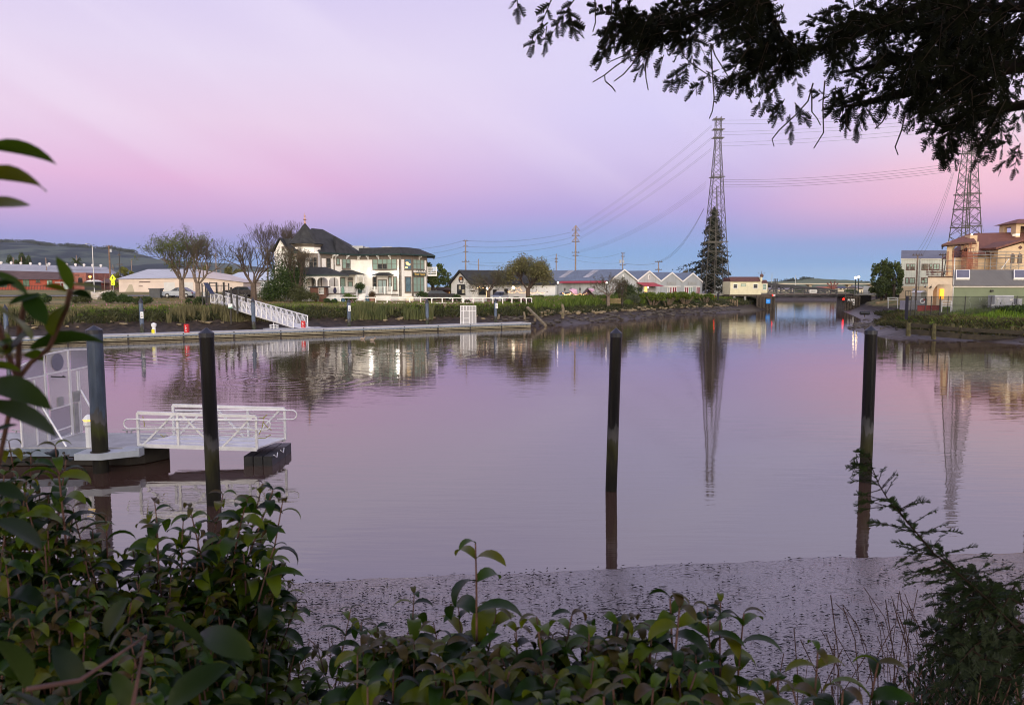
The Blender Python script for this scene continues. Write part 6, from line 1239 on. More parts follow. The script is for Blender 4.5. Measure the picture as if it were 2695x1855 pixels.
m=MB(); m.box(rq(700,Yw),rq(775,Yw),Yw+1.4,Yw+1.8,2.2,zt_-.3); T.part('wing_pillar',m,mat('timber_orange',(.42,.22,.10),.7,.1,2),world=True)
m=MB(); c=(rq(850,Yw+2),rq(912,Yw+2)); m.box(c[0],c[1],Yw+3.8,Yw+3.95,rz(1340,Yw+3),rz(1185,Yw+3)); T.part('lit_doorway',m,emat('orange_room',(1,.42,.03),1.6),world=True)
for x in(500,590):
    m=MB(); p=P(*RB(x,1165),Yw-.2); m.lathe((p.x,p.y,p.z),[(.24,0),(.1,.12),(.05,.2)],8); m.tube([(p.x,p.y,p.z+.2),(p.x+.08,p.y,p.z+.38),(p.x+.22,p.y+.15,p.z+.3)],.025,5); T.part('gooseneck_lamp',m,M['black_iron'],world=True)
shear(T,('pavilion_wall','main_wall'),113,.585); shear(T,('wing_wall','wing_parapet'),106,.585)
# ---- scaffolding
def scaf(lab,verts,horiz,Ys,matn,boards=(),group='scaffolding on the tiled building'):
    t=Thing('scaffolding',lab,'scaffolding',(rq(verts[0][0],Ys),Ys,rz(verts[0][2],Ys)),group=group)
    for dy in(0,1.3):
        m=MB()
        for x,y0,y1 in verts: m.cyl((rq(x,Ys),Ys+dy,rz(y1,Ys)),(rq(x,Ys),Ys+dy,rz(y0,Ys)),.035,n=5)
        o=t.part('standards',m,matn[0],world=True); o['kind']='stuff'
        m=MB()
        for x0,y0,x1,y1 in horiz: m.cyl((rq(x0,Ys),Ys+dy,rz(y0,Ys)),(rq(x1,Ys),Ys+dy,rz(y1,Ys)),.027,n=5)
        o=t.part('ledgers',m,matn[1],world=True); o['kind']='stuff'
    for x0,x1,y,hh in boards: m=MB(); m.box(rq(x0,Ys),rq(x1,Ys),Ys+.1,Ys+1.2,rz(y+hh,Ys),rz(y,Ys)); t.part('plank_deck',m,M['pole_wood'],world=True)
so_=mat('scaf_rust',(.36,.13,.08),.6,.15,4); sg_=mat('scaf_grey',(.22,.22,.22),.5,.1,4)
scaf('rust coloured scaffold tower climbing the inner corner of the tiled building',[(1130,560,880),(1148,470,880),(1165,600,880),(1182,460,880),(1200,600,880),(1218,560,880),(1240,610,880),(1258,470,880),(1275,600,880),(1295,610,880)],
     [(1125,y,1300,y) for y in range(600,880,28)]+[(1148,490,1280,490),(1148,520,1280,520),(1148,545,1240,545)]+[(1130,880-60*k,1200,850-60*k) for k in range(5)]+[(1218,850-60*k,1295,880-60*k) for k in range(5)],111.0,(so_,so_),[(1150,1250,548,8)])
scaf('long grey scaffold walkway in front of the tiled gable',[(1495,600,880),(1500,700,880),(1590,670,880),(1820,600,880),(1812,790,880),(2030,600,880)],[(1220,600,2060,600),(1220,655,2060,655),(1220,698,2060,698),(1310,785,2060,785),(1310,830,2060,830),(1495,850,1590,820),(1600,870,1810,830),(1830,880,2060,800)],109.0,(sg_,sg_),[(1500,1820,700,9)])
scaf('orange scaffold pole standing before the open arch',[(905,590,970),(918,590,970)],[(770,830,1130,830),(780,860,1130,860),(860,915,940,915),(780,740,1130,740),(780,905,930,905)],111.5,(so_,sg_))
scaf('small dark scaffold platform on the roof of the low arched wing',[(585,890,975),(625,900,975),(768,860,975),(605,870,975)],[(585,915,770,915),(585,940,770,940),(585,965,770,965),(625,890,770,890)],107.5,(M['win_red_frame'],M['win_red_frame']),[(635,770,918,14)])
m=MB(); Ys=108.8; m.bar((rq(1780,Ys),Ys,rz(712,Ys)),(rq(1668,Ys),Ys,rz(878,Ys)),.13,.05); single('plank','pale plank leaning diagonally below the scaffold walkway','plank',m,M['paint_white'])
# ---- green building with the standing seam roof
Y=87; T=Thing('green_building','low sage green building with a grey standing seam roof and two skylights','building',(rq(1500,Y),Y,2.3)); gq=lambda x:X(RB(x,0)[0],Y); gz_=lambda y,YY=Y:Z(RB(0,y)[1],YY)
mat('wall_sage',(.165,.20,.125),.7,.05,.8,pattern='clap',psize=.3); mat('seam_grey',(.15,.145,.14),.75,.06,.6,spec=.15,pattern='seam',psize=.46)
a,b=gq(948),gq(948)+22; m=MB(); m.box(a,b,Y,Y+10,1.8,gz_(1165)); T.part('wall',m,M['wall_sage'],world=True)
m=MB(); m.box(a-.1,b,Y-.14,Y-.004,gz_(1162),gz_(1140)); T.part('eave_trim',m,M['paint_white'],world=True)
zE=gz_(1138); YR=Y+3.0; zR=gz_(886,YR); m=MB(); m.add([(a-.25,Y-.4,zE),(b,Y-.4,zE),(b,YR,zR),(a-.25,YR,zR),(a-.25,Y+9.5,zE),(b,Y+9.5,zE)],[(0,1,2,3),(3,2,5,4),(0,3,4)]); T.part('roof',m,M['seam_grey'],world=True)
rn=(zR-zE)/(YR-Y+.4)
def rp_(x,y,o=0):  # point of the roof plane seen at this pixel
    px,py=RB(x,y); u=(px-CX)/FPX; v=(CY-py)/FPX; dy=cp_+v*sp_; dz=-sp_+v*cp_; tt=(zE-rn*(Y-.4)-CAMZ)/(dz-rn*dy); return Vector((u*tt,dy*tt-o*.3,CAMZ+dz*tt+o))
for k,(x0,x1) in enumerate(((975,1190),(1875,2110))):
    m=MB(); pts=[rp_(x0,1045),rp_(x1,1045),rp_(x1,918),rp_(x0,918)]; m.prism([p+Vector((0,0,.02)) for p in pts],(0,-.08,.22)); s_=T.part('skylight',m,M['paint_white'],world=True)
    m=MB(); c=(pts[0]+pts[1]+pts[2]+pts[3])/4; m.prism([c+(p-c)*.88+Vector((0,-.09,.245)) for p in pts],(0,-.008,.02)); T.part('pane',m,mat('skylight_glass',(.10,.10,.13),.15,.1,1,spec=.9),world=True,parent=s_)
Fh=Face((a,Y),(b,Y)); m=MB(); Fh.pb(m,RB(1508,1200),RB(1550,1230),.0,.2); T.part('wall_lamp',m,M['black_iron'],world=True)
m=MB(); m.cyl((a-.12,Y-.1,2.2),(a-.12,Y-.1,gz_(700)),.05,n=6); T.part('vent_pipe',m,M['galv_steel'],world=True)
shear(T,('wall','roof'),87,.60); T.o.children[0]
gr=[[(1215,1305),(1185,1335),(1178,1370),(1200,1400),(1215,1400),(1205,1440),(1215,1480)],[(1385,1310),(1375,1350),(1350,1390),(1345,1350),(1358,1310)],[(1480,1310),(1478,1360),(1440,1405),(1470,1450),(1490,1480)],[(1330,1450),(1345,1480),(1375,1470),(1365,1455),(1335,1450)]]
m=MB()
for g_ in gr: m.tube([Fh.pt(Fh.s(*RB(x,y)),Fh.z(*RB(x,y)),.006) for x,y in g_],.028,4)
T.part('graffiti_lines',m,mat('graffiti_white',(.36,.42,.34),.6,.05,3),world=True)
Yb=84.5; q=lambda x,YY=Yb:X(RB(x,0)[0],YY); w=lambda y,YY=Yb:Z(RB(0,y)[1],YY)
mat('cabinet_grey',(.42,.44,.50),.45,.08,1.5)
T=Thing('electrical_cabinet','large grey double door electrical cabinet before the green wall','cabinet',(q(1745),Yb,2.2)); m=MB(); m.box(q(1595),q(1892),Yb,Yb+1.2,2.0,w(1285)); T.part('body',m,M['cabinet_grey'],world=True)
for x0,x1 in((1600,1700),(1706,1886)):
    m=MB(); m.box(q(x0),q(x1),Yb-.04,Yb-.003,w(1498),w(1292)); d=T.part('door',m,M['cabinet_grey'],world=True); m=MB(); m.box(q(x1-22),q(x1-14),Yb-.09,Yb-.043,w(1420),w(1395)); T.part('handle',m,M['black_iron'],world=True,parent=d)
m=MB(); m.box(q(1830),q(1868),Yb-.06,Yb-.045,w(1362),w(1342)); T.part('label_plate',m,M['paint_white'],world=True); m=MB(); m.box(q(1628),q(1665),Yb-.06,Yb-.045,w(1340),w(1328)); T.part('label_plate',m,M['paint_white'],world=True)
m=MB()
for g_ in ([(1730,1310),(1700,1370),(1745,1410),(1720,1480)],[(1880,1420),(1840,1470),(1790,1490)],[(1610,1330),(1630,1380),(1600,1430)]): m.tube([P(*RB(x,y),Yb-.05) for x,y in g_],.025,4)
T.part('graffiti_lines',m,M['graffiti_white'],world=True)
T=Thing('electrical_cabinet','narrow tall grey electrical cabinet at the right edge','cabinet',(q(1990),Yb,2.2)); m=MB(); m.box(q(1950),q(2025),Yb,Yb+.6,2.0,w(1335)); T.part('body',m,M['cabinet_grey'],world=True); m=MB(); m.box(q(1965),q(2010),Yb-.03,Yb-.002,w(1460),w(1350)); T.part('door',m,M['cabinet_grey'],world=True)
def rail3(lab,x0,x1,y0,y1,Yr,m_):
    T=Thing('guard_rail',lab,'guard rail',(q(x0,Yr),Yr,2.2)); m=MB()
    for x in(x0,x1): m.bar((q(x,Yr),Yr,2.0),(q(x,Yr),Yr,w(y0,Yr)),.09)
    T.part('posts',m,m_,world=True); m=MB()
    for k in range(3): z_=w(y0+(y1-y0)*k/3+3,Yr); m.bar((q(x0,Yr),Yr,z_),(q(x1,Yr),Yr,z_),.08)
    T.part('rails',m,m_,world=True)
rail3('low white guard rail right of the lit arch',775,920,1372,1490,85.5,M['plastic_white']); rail3('low white guard rail left of the grey cabinet',1537,1590,1425,1500,84.0,M['plastic_white']); rail3('low white guard rail between the grey cabinets',1895,1945,1425,1500,84.0,M['plastic_white'])
# ---- black chain link fence
Yf=80.5; T=Thing('chain_link_fence','black chain link fence with a dark screen at its left end','fence',(q(600,Yf),Yf,2.2)); mesh_thin=meshmat('chain_link',(.02,.02,.022),.16)
q2=lambda x:X(RB(x,0)[0],Yf); zt_=Z(RB(0,1302)[1],Yf); zb_=1.9
for x in(240,295,365,520,610,748,870,1138,1540,1945,2140): m=MB(); m.cyl((q2(x),Yf,zb_),(q2(x),Yf,zt_+.05),.045 if x!=748 else .075,n=6); T.part('post',m,M['black_iron'],world=True)
m=MB(); [m.cyl((q2(200),Yf,z_),(q2(2500),Yf,z_),.025,n=5) for z_ in(zt_,Z(RB(0,1440)[1],Yf))]; T.part('rails',m,M['black_iron'],world=True)
m=MB(); m.box(q2(205),q2(2500),Yf+.03,Yf+.035,zb_,zt_); T.part('mesh',m,mesh_thin,world=True)
m=MB(); m.prism([(q2(130),Yf-1.6,1.5),(q2(205),Yf,1.5),(q2(205)+.05,Yf+.05,1.5),(q2(130)+.05,Yf-1.55,1.5)],(0,0,zt_-1.45)); T.part('dark_screen',m,mat('screen_black',(.012,.013,.02),.7,.1,2),world=True)
# red barrier sheeting, life ring, small shed, and grey containers seen through the fence
Yr=92; m=MB(); m.box(X(RB(405,0)[0],Yr),X(RB(760,0)[0],Yr),Yr,Yr+.15,2.0,Z(RB(0,1440)[1],Yr)); single('red_barrier','long red barrier behind the black fence','barrier',m,mat('barrier_red',(.42,.03,.035),.6,.2,1.2))
Yr=96; m=MB(); m.box(X(RB(245,0)[0],Yr),X(RB(535,0)[0],Yr),Yr,Yr+2,2.0,Z(RB(0,1370)[1],Yr)); single('grey_container','low grey and white container behind the black fence','container',m,mat('container_grey',(.30,.30,.36),.6,.1,1))
t=Thing('life_ring','white and red life ring hanging behind the black fence','life ring',tuple(P(*RB(460,1375),91.5))); m=MB(); 
ringp=[(.26*math.cos(k*PI/8),0,.26*math.sin(k*PI/8)) for k in range(17)]; m.tube(ringp,.07,6); t.part('ring',m,M['plastic_white']); m=MB(); m.tube([(.26*math.cos(k*PI/12),-.02,.26*math.sin(k*PI/12)) for k in range(1,6)],.085,6); t.part('red_band',m,M['barrier_red'])
Yr=132; t=Thing('small_shed','tiny pale green shed by the grey building','shed',(X(RB(490,0)[0],Yr),Yr,2.5)); m=MB(); a,b=X(RB(445,0)[0],Yr),X(RB(530,0)[0],Yr); m.box(a,b,Yr,Yr+3,2.3,Z(RB(0,1240)[1],Yr)); t.part('wall',m,M['wall_greygreen'],world=True); m=MB(); m.prism([(a-.2,Yr-.2,Z(RB(0,1242)[1],Yr)),(b+.2,Yr-.2,Z(RB(0,1242)[1],Yr)),((a+b)/2,Yr-.2,Z(RB(0,1215)[1],Yr))],(0,3.4,0)); t.part('roof',m,M['paint_white'],world=True)
# timber retaining boards and stumps on the right mud bank
for i,(x0,y0,x1,y1) in enumerate(((1150,1228,1385,1250),(1395,1252,1650,1272),(1665,1275,2319,1310))):
    A=P(*z5(x0,y0),70.5-i*.9); B=P(*z5(x1,y1),69.8-i*.9); m=MB(); m.bar(A,B,.12,.34); m.bar(A+Vector((0,-.2,-.62)),B+Vector((0,-.2,-.62)),.12,.5); single('retaining_board',('left','middle','right')[i]+' stretch of old timber boards holding the right bank','retaining board',m,mat('board_dark',(.028,.022,.014),.9,.3,2),group='timber boards on the right bank')
for i,(x,y0,y1) in enumerate(((1133,1210,1275),(1395,1215,1310),(1660,1232,1305),(1820,1255,1325),(2195,1240,1325),(1585,1215,1260))):
    A=P(*z5(x,y1),69.4); B=P(*z5(x+4,y0),69.4); m=MB(); m.cyl(A-Vector((0,0,.6)),B,.22,.17,7); single('timber_stump','mossy timber stump in the mud of the right bank','stump',m,mat('stump_moss',(.08,.072,.03),.9,.3,3),group='stumps along the right bank')
t=Thing('guard_rail','grey pipe rail at the river edge left of the black screen','guard rail',tuple(P(*z5(1000,1050),110))); m=MB(); Yq=110
for x in(925,1022): m.bar(P(*z5(x,1060),Yq),P(*z5(x,945),Yq),.1)
t.part('posts',m,M['galv_steel'],world=True); m=MB(); [m.bar(P(*z5(915,y),Yq),P(*z5(1030,y-2),Yq),.09) for y in(950,972)]; t.part('rails',m,M['galv_steel'],world=True)
t=Thing('timber_wharf','old dark timber wharf wall under the road right of the bridge','wharf',tuple(P(*z5(900,1060),150))); m=MB(); Yq=140
for k in range(14): x=815+k*15; m.cyl(P(*z5(x,1070),Yq),P(*z5(x,1000),Yq),.22,n=6)
o=t.part('piles',m,M['pier_wood'],world=True); m=MB(); m.bar(P(*z5(800,1002),Yq-.3),P(*z5(1025,1000),Yq-.3),.3,.4); t.part('cap',m,mat('wharf_cap',(.33,.25,.15),.8,.15,2),world=True)
t=Thing('shore_pipe','black pipe with a floating collar at the right bank edge','pipe',tuple(P(*BR(2120,1005),115))); m=MB(); m.cyl(P(*BR(2050,1003),115),P(*BR(2225,1003),115),.28,n=10); t.part('drum',m,M['float_black'],world=True); m=MB(); m.bar(P(*BR(2135,1080),115),P(*BR(2135,960),115),.12); t.part('post',m,M['pier_wood'],world=True)
# ================================================================ LEFT BACKGROUND
mat('brick_red',(.36,.075,.045),.8,.12,1,pattern='brick',psize=.3); mat('brick_pink',(.34,.13,.10),.8,.15,1,pattern='brick',psize=.3); mat('roof_brown',(.10,.060,.058),.85,.12,.6); mat('roof_lav',(.27,.28,.34),.6,.08,.3,pattern='seam',psize=.9); mat('door_green',(.08,.13,.09),.6,.1,2)
lq=lambda x,YY:X(LF(x,0)[0],YY); lz=lambda y,YY:Z(LF(0,y)[1],YY)
Y=215; T=Thing('long_hall','very long lavender grey metal roofed hall with round roof vents','building',(lq(1000,Y),Y,4.2)); a,b=lq(-900,Y),lq(2230,Y); m=MB(); m.box(a,b,Y,Y+18,3.5,lz(352,Y)); T.part('wall',m,M['brick_pink'],world=True)
m=MB(); zr0,zr1=lz(100,Y+8),lz(165,Y+8); m.add([(a,Y-.5,lz(355,Y)),(b,Y-.5,lz(352,Y)),(lq(2050,Y+8),Y+8,zr1),(a,Y+8,lz(85,Y+8)),(a,Y+18,4),(b,Y+18,4)],[(0,1,2,3),(2,1,5),(3,2,5,4)]); T.part('roof',m,M['roof_lav'],world=True)
for x,y in((25,100),(215,105),(400,112),(583,118),(762,125),(1275,135),(1443,140),(1605,146),(1768,150),(1925,155),(940,125)):
    c=P(*LF(x,y+15),Y+8); m=MB(); m.lathe((c.x,c.y,c.z-1.2),[(.24,0),(.24,1.5),(.36,1.6),(.36,1.95),(.12,2.1)],10); T.part('roof_vent',m,mat('vent_white',(.75,.72,.70),.5,.05,2),world=True)
Y=190; T=Thing('red_warehouse','long low red brick warehouse with a dark brown roof and green doors','building',(lq(600,Y),Y,4.2)); a,b=lq(-500,Y),lq(1150,Y); m=MB(); m.box(a,b,Y,Y+14,3.6,lz(398,Y)); T.part('wall',m,M['brick_red'],world=True)
m=MB(); m.add([(a,Y-.6,lz(400,Y)),(b-.0,Y-.6,lz(405,Y)),(b-4,Y+7,lz(262,Y+7)),(a,Y+7,lz(228,Y+7)),(a,Y+14.5,lz(400,Y)),(b,Y+14.5,lz(400,Y))],[(0,1,2,3),(3,2,5,4),(1,5,2),(0,4,5,1)]); T.part('roof',m,M['roof_brown'],world=True)
F=Face((a,Y),(b,Y))
for p0,p1 in(((232,402),(305,458)),((686,402),(768,462))): win(T,F,LF(*p0),LF(*p1),cols=3,rows=1,trim=M['trim_black'],pane=M['glass_dark'],fw=.12)
for x0,y0,x1,y1 in((440,400,560,540),(900,412,1000,550),(0,420,130,545)): m=MB(); F.pb(m,LF(x0,y0),LF(x1,y1),.0,.08); d=T.part('door',m,M['door_green'],world=True); m=MB(); F.pb(m,LF((x0+x1)/2-3,y0+8),LF((x0+x1)/2+3,y1-4),.09,.12); T.part('door_frame',m,M['trim_black'],world=True,parent=d)
m=MB(); F.pb(m,LF(902,430),LF(930,520),.09,.12); F.pb(m,LF(935,430),LF(985,445),.09,.12); T.part('pale_panels',m,M['blind_mint'],world=True)
Y=196; T=Thing('brick_building','pinkish brick building with a flat parapet and two dark arches','building',(lq(1450,Y),Y,4.2)); m=MB(); m.box(lq(1150,Y),lq(1648,Y),Y,Y+12,3.6,lz(275,Y)); T.part('wall',m,M['brick_pink'],world=True)
F=Face((lq(1150,Y),Y),(lq(1648,Y),Y))
for x0,x1 in((1272,1358),(1492,1575)): m=MB(); s0,s1=F.s(*LF(x0,430)),F.s(*LF(x1,430)); z0_,z1_=F.z(*LF(x0,470)),F.z(*LF(x0,415)); m.prism([F.pt(s0,z0_,0),F.pt(s1,z0_,0)]+[F.pt((s0+s1)/2+(s1-s0)/2*math.cos(k*PI/8),z1_+.8*math.sin(k*PI/8),0) for k in range(9)],(0,-.06,0)); T.part('arch_opening',m,M['glass_dark'],world=True)
m=MB(); Fq_=[(1265,315,1315,330),(1322,318,1400,333),(1425,316,1470,332),(1478,316,1515,332)]; [F.pb(m,LF(a_0,b_0),LF(c_,d_),.01,.05) for a_0,b_0,c_,d_ in Fq_]; T.part('painted_lettering',m,M['trim_black'],world=True)
Y=185; T=Thing('small_red_shed','small orange brick gable and brown roofed shed behind the yellow crossing sign','shed',(lq(1980,Y),Y,4.2)); m=MB(); m.prism([(lq(1835,Y),Y,3.6),(lq(1930,Y),Y,3.6),(lq(1930,Y),Y,lz(470,Y)),(lq(1875,Y),Y,lz(410,Y)),(lq(1835,Y),Y,lz(455,Y))],(0,6,0)); T.part('gable_wall',m,M['brick_red'],world=True); m=MB(); m.prism([(lq(1880,Y),Y+.2,lz(470,Y)),(lq(2250,Y),Y+.2,lz(470,Y)),(lq(2250,Y),Y+4,lz(395,Y)),(lq(1870,Y),Y+4,lz(395,Y))],(0,.1,.2)); T.part('roof',m,M['roof_brown'],world=True); m=MB(); m.box(lq(1932,Y),lq(2250,Y),Y+2,Y+6,3.6,lz(462,Y)); T.part('wall',m,mat('brick_dark',(.12,.05,.05),.8,.1,1),world=True)
Y=165; T=Thing('bus_shelter','grey bus shelter with glass sides across the grass','shelter',(lq(1245,Y),Y,4.1)); m=MB(); m.box(lq(1065,Y),lq(1345,Y),Y-.3,Y+2,lz(470,Y),lz(450,Y)); T.part('roof',m,M['grey_metal'],world=True)
for x in(1160,1215,1320): m=MB(); m.box(lq(x,Y)-.08,lq(x,Y)+.08,Y,Y+.15,3.9,lz(470,Y)); T.part('post',m,M['grey_metal'],world=True)
m=MB(); m.box(lq(1225,Y),lq(1305,Y),Y+.02,Y+.08,lz(590,Y),lz(478,Y)); T.part('glass_panel',m,M['blind_pale'],world=True)
Y=175; T=Thing('food_stall','white canopy stall with an amber lamp beyond the bus shelter','stall',(lq(1760,Y),Y,4.1)); m=MB(); m.box(lq(1610,Y),lq(1800,Y),Y,Y+3,3.9,lz(445,Y)); T.part('body',m,M['trim_black'],world=True); m=MB(); m.frustum(((lq(1670,Y)+lq(1840,Y))/2,Y+1,lz(445,Y)),(lq(1840,Y)-lq(1670,Y))/2,2,((lq(1670,Y)+lq(1840,Y))/2,Y+1,lz(412,Y)),(lq(1840,Y)-lq(1670,Y))/3,.6); T.part('canopy',m,M['paint_white'],world=True)
m=MB(); c=P(*LF(1718,352),Y); m.sphere(tuple(c),.30); T.part('amber_lamp',m,emat('amber_street',(1,.50,.08),5),world=True); m=MB(); m.cyl((c.x+.3,c.y,4),(c.x+.3,c.y,c.z),.07,n=6); T.part('lamp_post',m,M['black_iron'],world=True)
# iron fence in front of the red warehouse
Y=172; T=Thing('iron_fence','black iron picket fence along the red warehouse','fence',(lq(600,Y),Y,4.0)); m=MB(); a,b=lq(-100,Y),lq(1150,Y); n=int((b-a)/.35)
for i in range(n): x=a+(b-a)*i/n; m.bar((x,Y,3.8),(x,Y,lz(512,Y)),.05)
o=T.part('pickets',m,M['black_iron'],world=True); o['kind']='stuff'
m=MB(); [m.bar((a,Y,z_),(b,Y,z_),.08) for z_ in(lz(520,Y),4.15)]; T.part('rails',m,M['black_iron'],world=True)
T=Thing('iron_fence','black iron picket fence beneath the yellow crossing sign','fence',(lq(2050,Y),Y,4.0)); m=MB(); a,b=lq(1830,Y),lq(2270,Y); n=int((b-a)/.35)
for i in range(n): x=a+(b-a)*i/n; m.bar((x,Y,3.8),(x,Y,lz(520,Y)),.05)
o=T.part('pickets',m,M['black_iron'],world=True); m=MB(); m.bar((a,Y,lz(525,Y)),(b,Y,lz(525,Y)),.08); T.part('rails',m,M['black_iron'],world=True)
# pale hip roofed tents / warehouses
zq=lambda x,YY:X(z1(x,0)[0],YY); zzq=lambda y,YY:Z(z1(0,y)[1],YY)
Y=148; T=Thing('white_warehouse','low cream warehouse with a pale hipped metal roof behind the bare trees','building',(zq(1500,Y),Y,3.9)); mat('wall_peach',(.62,.52,.46),.75,.05,.5); mat('roof_pale',(.45,.47,.52),.5,.05,.4,pattern='seam',psize=1.0); mat('roof_peach',(.56,.48,.44),.6,.05,.5)
a,b=zq(1037,Y),zq(2122,Y)
m=MB(); m.prism([(a,Y,3.2),(b,Y,3.2),(b,Y,zzq(608,Y)),(zq(1780,Y),Y,zzq(565,Y)),(a,Y,zzq(578,Y))],(0,26,0)); T.part('wall',m,M['wall_peach'],world=True)
pa=P(*z1(1290,492),Y+10); pb_=P(*z1(1700,490),Y+10); m=MB(); m.add([(a-.3,Y-.4,zzq(578,Y)),(zq(1780,Y),Y-.4,zzq(565,Y)),(pb_.x,pb_.y,pb_.z),(pa.x,pa.y,pa.z),(a-.3,Y+24,zzq(578,Y)),(b+.3,Y-.4,zzq(606,Y)),(b+.3,Y+24,zzq(606,Y))],[(0,1,2,3),(0,3,4),(3,2,6,4)]); T.part('roof',m,M['roof_pale'],world=True)
m=MB(); m.add([(zq(1780,Y),Y-.4,zzq(565,Y)),(b+.3,Y-.4,zzq(606,Y)),(b+.3,Y+24,zzq(606,Y)),(pb_.x,pb_.y,pb_.z)],[(0,1,3),(1,2,3)]); T.part('end_roof',m,M['roof_peach'],world=True)
F=Face((a,Y),(b,Y))
m=MB(); F.poly(m,[z1(1128,625),z1(1152,625),z1(1172,690),z1(1092,690)],0,.04); T.part('painted_patch',m,mat('patch_tan',(.40,.36,.28),.8,.05,1),world=True)
m=MB(); F.pb(m,z1(1215,600),z1(1310,608),.0,.03); F.pb(m,z1(1212,637),z1(1244,642),.0,.1); T.part('small_lettering',m,M['roof_brown'],world=True)
for x0 in(1430,1590): m=MB(); F.pb(m,z1(x0,605),z1(x0+95,695),.0,.05); T.part('door',m,mat('door_pale',(.55,.55,.55),.5,.05,1),world=True)
m=MB(); F.pb(m,z1(1037,580),z1(1500,600),.0,.06); T.part('fascia',m,M['wall_peach'],world=True)
Y=158; T=Thing('white_warehouse','blue white hipped metal roofed warehouse left of the house','building',(zq(2250,Y),Y,3.6)); a,b=zq(1935,Y),X(735,Y); m=MB(); m.box(a+1,b,Y,Y+18,3,zzq(592,Y)); T.part('wall',m,mat('wall_bluewhite',(.60,.64,.68),.6,.05,.6,pattern='corr',psize=.8),world=True)
pa=P(*z1(2085,518),Y+8); pb_=P(725,715.5,Y+8); m=MB(); m.add([(a,Y-.4,zzq(583,Y)),(b,Y-.4,zzq(590,Y)),(pb_.x,pb_.y,pb_.z),(pa.x,pa.y,pa.z),(a,Y+18,zzq(583,Y)),(b,Y+18,zzq(590,Y))],[(0,1,2,3),(0,3,4),(3,2,5,4)]); T.part('roof',m,mat('roof_bluewhite',(.50,.56,.66),.45,.04,.4,pattern='seam',psize=1.0),world=True)
m=MB(); F=Face((a,Y),(b,Y)); F.pb(m,z1(1990,588),(735,738.5),.4,.5); T.part('eave_line',m,M['roof_brown'],world=True)
T=Thing('white_ramp','white railed ramp climbing to the house behind the bare tree','ramp',(X(680,116),116,2.8)); m=MB(); A=P(*GW(900,520),116); B=P(*GW(1400,425),118); railing(m,(A.x,A.y),(B.x,B.y),2.9,4.1,.25) if 0 else None
for k in range(22): f=k/21; p=A.lerp(B,f); m.bar(p,p+Vector((0,0,.95)),.05)
m.bar(A+Vector((0,0,.98)),B+Vector((0,0,.98)),.09); m.bar(A+Vector((0,0,.1)),B+Vector((0,0,.1)),.09); T.part('railing',m,M['paint_white'],world=True)
m=MB(); m.prism([(A.x,A.y,2.5),(B.x,B.y,2.5),(B.x,B.y,B.z),(A.x,A.y,A.z)],(.4,1.4,0)); T.part('ramp',m,mat('ramp_conc',(.45,.43,.38),.8,.06,1),world=True)
# street kerb, road strip and sign
def strip(name,pts,off,th,m_,kind='structure'):
    m=MB()
    P_=[Vector((X(px,Y_),Y_,H(X(px,Y_),Y_)+th)) for px,Y_ in pts]; 
    for p,q in zip(P_[:-1],P_[1:]): m.quad(p,q,(q.x,q.y+off,H(q.x,q.y+off)+th),(p.x,p.y+off,H(p.x,p.y+off)+th))
    return single(name,None,None,m,m_,kind=kind,origin=(0,0,0))
strip('road',[(px,112+0*px) for px in range(-900,640,60)],7.5,.10,mat('asphalt',(.10,.10,.115),.8,.1,1))
strip('kerb',[(px,111.4) for px in range(-900,640,60)],.5,.16,mat('kerb_pale',(.40,.38,.36),.8,.1,1))
Y=140; t=Thing('crossing_sign','yellow diamond pedestrian crossing sign above a small arrow plate','road sign',(lq(2158,Y),Y,3.9)); m=MB(); m.cyl((0,.06,-.2),(0,.06,lz(345,Y)-3.9),.05,n=6); t.part('post',m,M['galv_steel']); zc=lz(390,Y)-3.9; r_=.80
yl=emat('sign_yellow_glow',(.80,.90,.02),.35)  # sign plates glow by themselves, without any lamp in them
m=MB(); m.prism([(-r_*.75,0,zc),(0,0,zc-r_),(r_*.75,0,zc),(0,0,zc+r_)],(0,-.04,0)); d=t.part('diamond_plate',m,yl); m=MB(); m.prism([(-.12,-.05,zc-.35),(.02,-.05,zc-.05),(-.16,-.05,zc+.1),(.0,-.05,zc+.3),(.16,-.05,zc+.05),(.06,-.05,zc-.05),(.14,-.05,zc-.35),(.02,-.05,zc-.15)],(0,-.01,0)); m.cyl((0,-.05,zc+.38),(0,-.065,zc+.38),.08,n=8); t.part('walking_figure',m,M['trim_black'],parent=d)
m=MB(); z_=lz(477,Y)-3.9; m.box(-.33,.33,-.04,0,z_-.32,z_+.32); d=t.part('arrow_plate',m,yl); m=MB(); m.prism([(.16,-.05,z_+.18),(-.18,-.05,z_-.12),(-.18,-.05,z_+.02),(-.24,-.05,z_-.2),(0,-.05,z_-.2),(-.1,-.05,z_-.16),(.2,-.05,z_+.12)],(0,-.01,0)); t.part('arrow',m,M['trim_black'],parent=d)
# concrete lump behind the bushes
m=MB(); x=X(LF(1920,0)[0],98); zz=H(x,98); m.rock((x-.7,98,zz+.5),(1.0,.8,.75),3); m.rock((x+.6,98.2,zz+.55),(1.3,.8,.85),5); single('boulder','pale concrete boulders behind the green bush on the left bank','boulder',m,mat('boulder_pale',(.48,.44,.40),.85,.12,2,bump=.5))
m=MB(); x=z1(1345,0)[0]; xx=X(x,106); m.box(xx-.75,xx+.75,106,107,H(xx,106),H(xx,106)+1.25); m.box(xx-.85,xx+.85,105.9,107.1,H(xx,106)+1.26,H(xx,106)+1.42); single('waste_bin','dark grey waste bin left of the silver car','bin',m,mat('bin_grey',(.07,.075,.085),.6,.1,2))
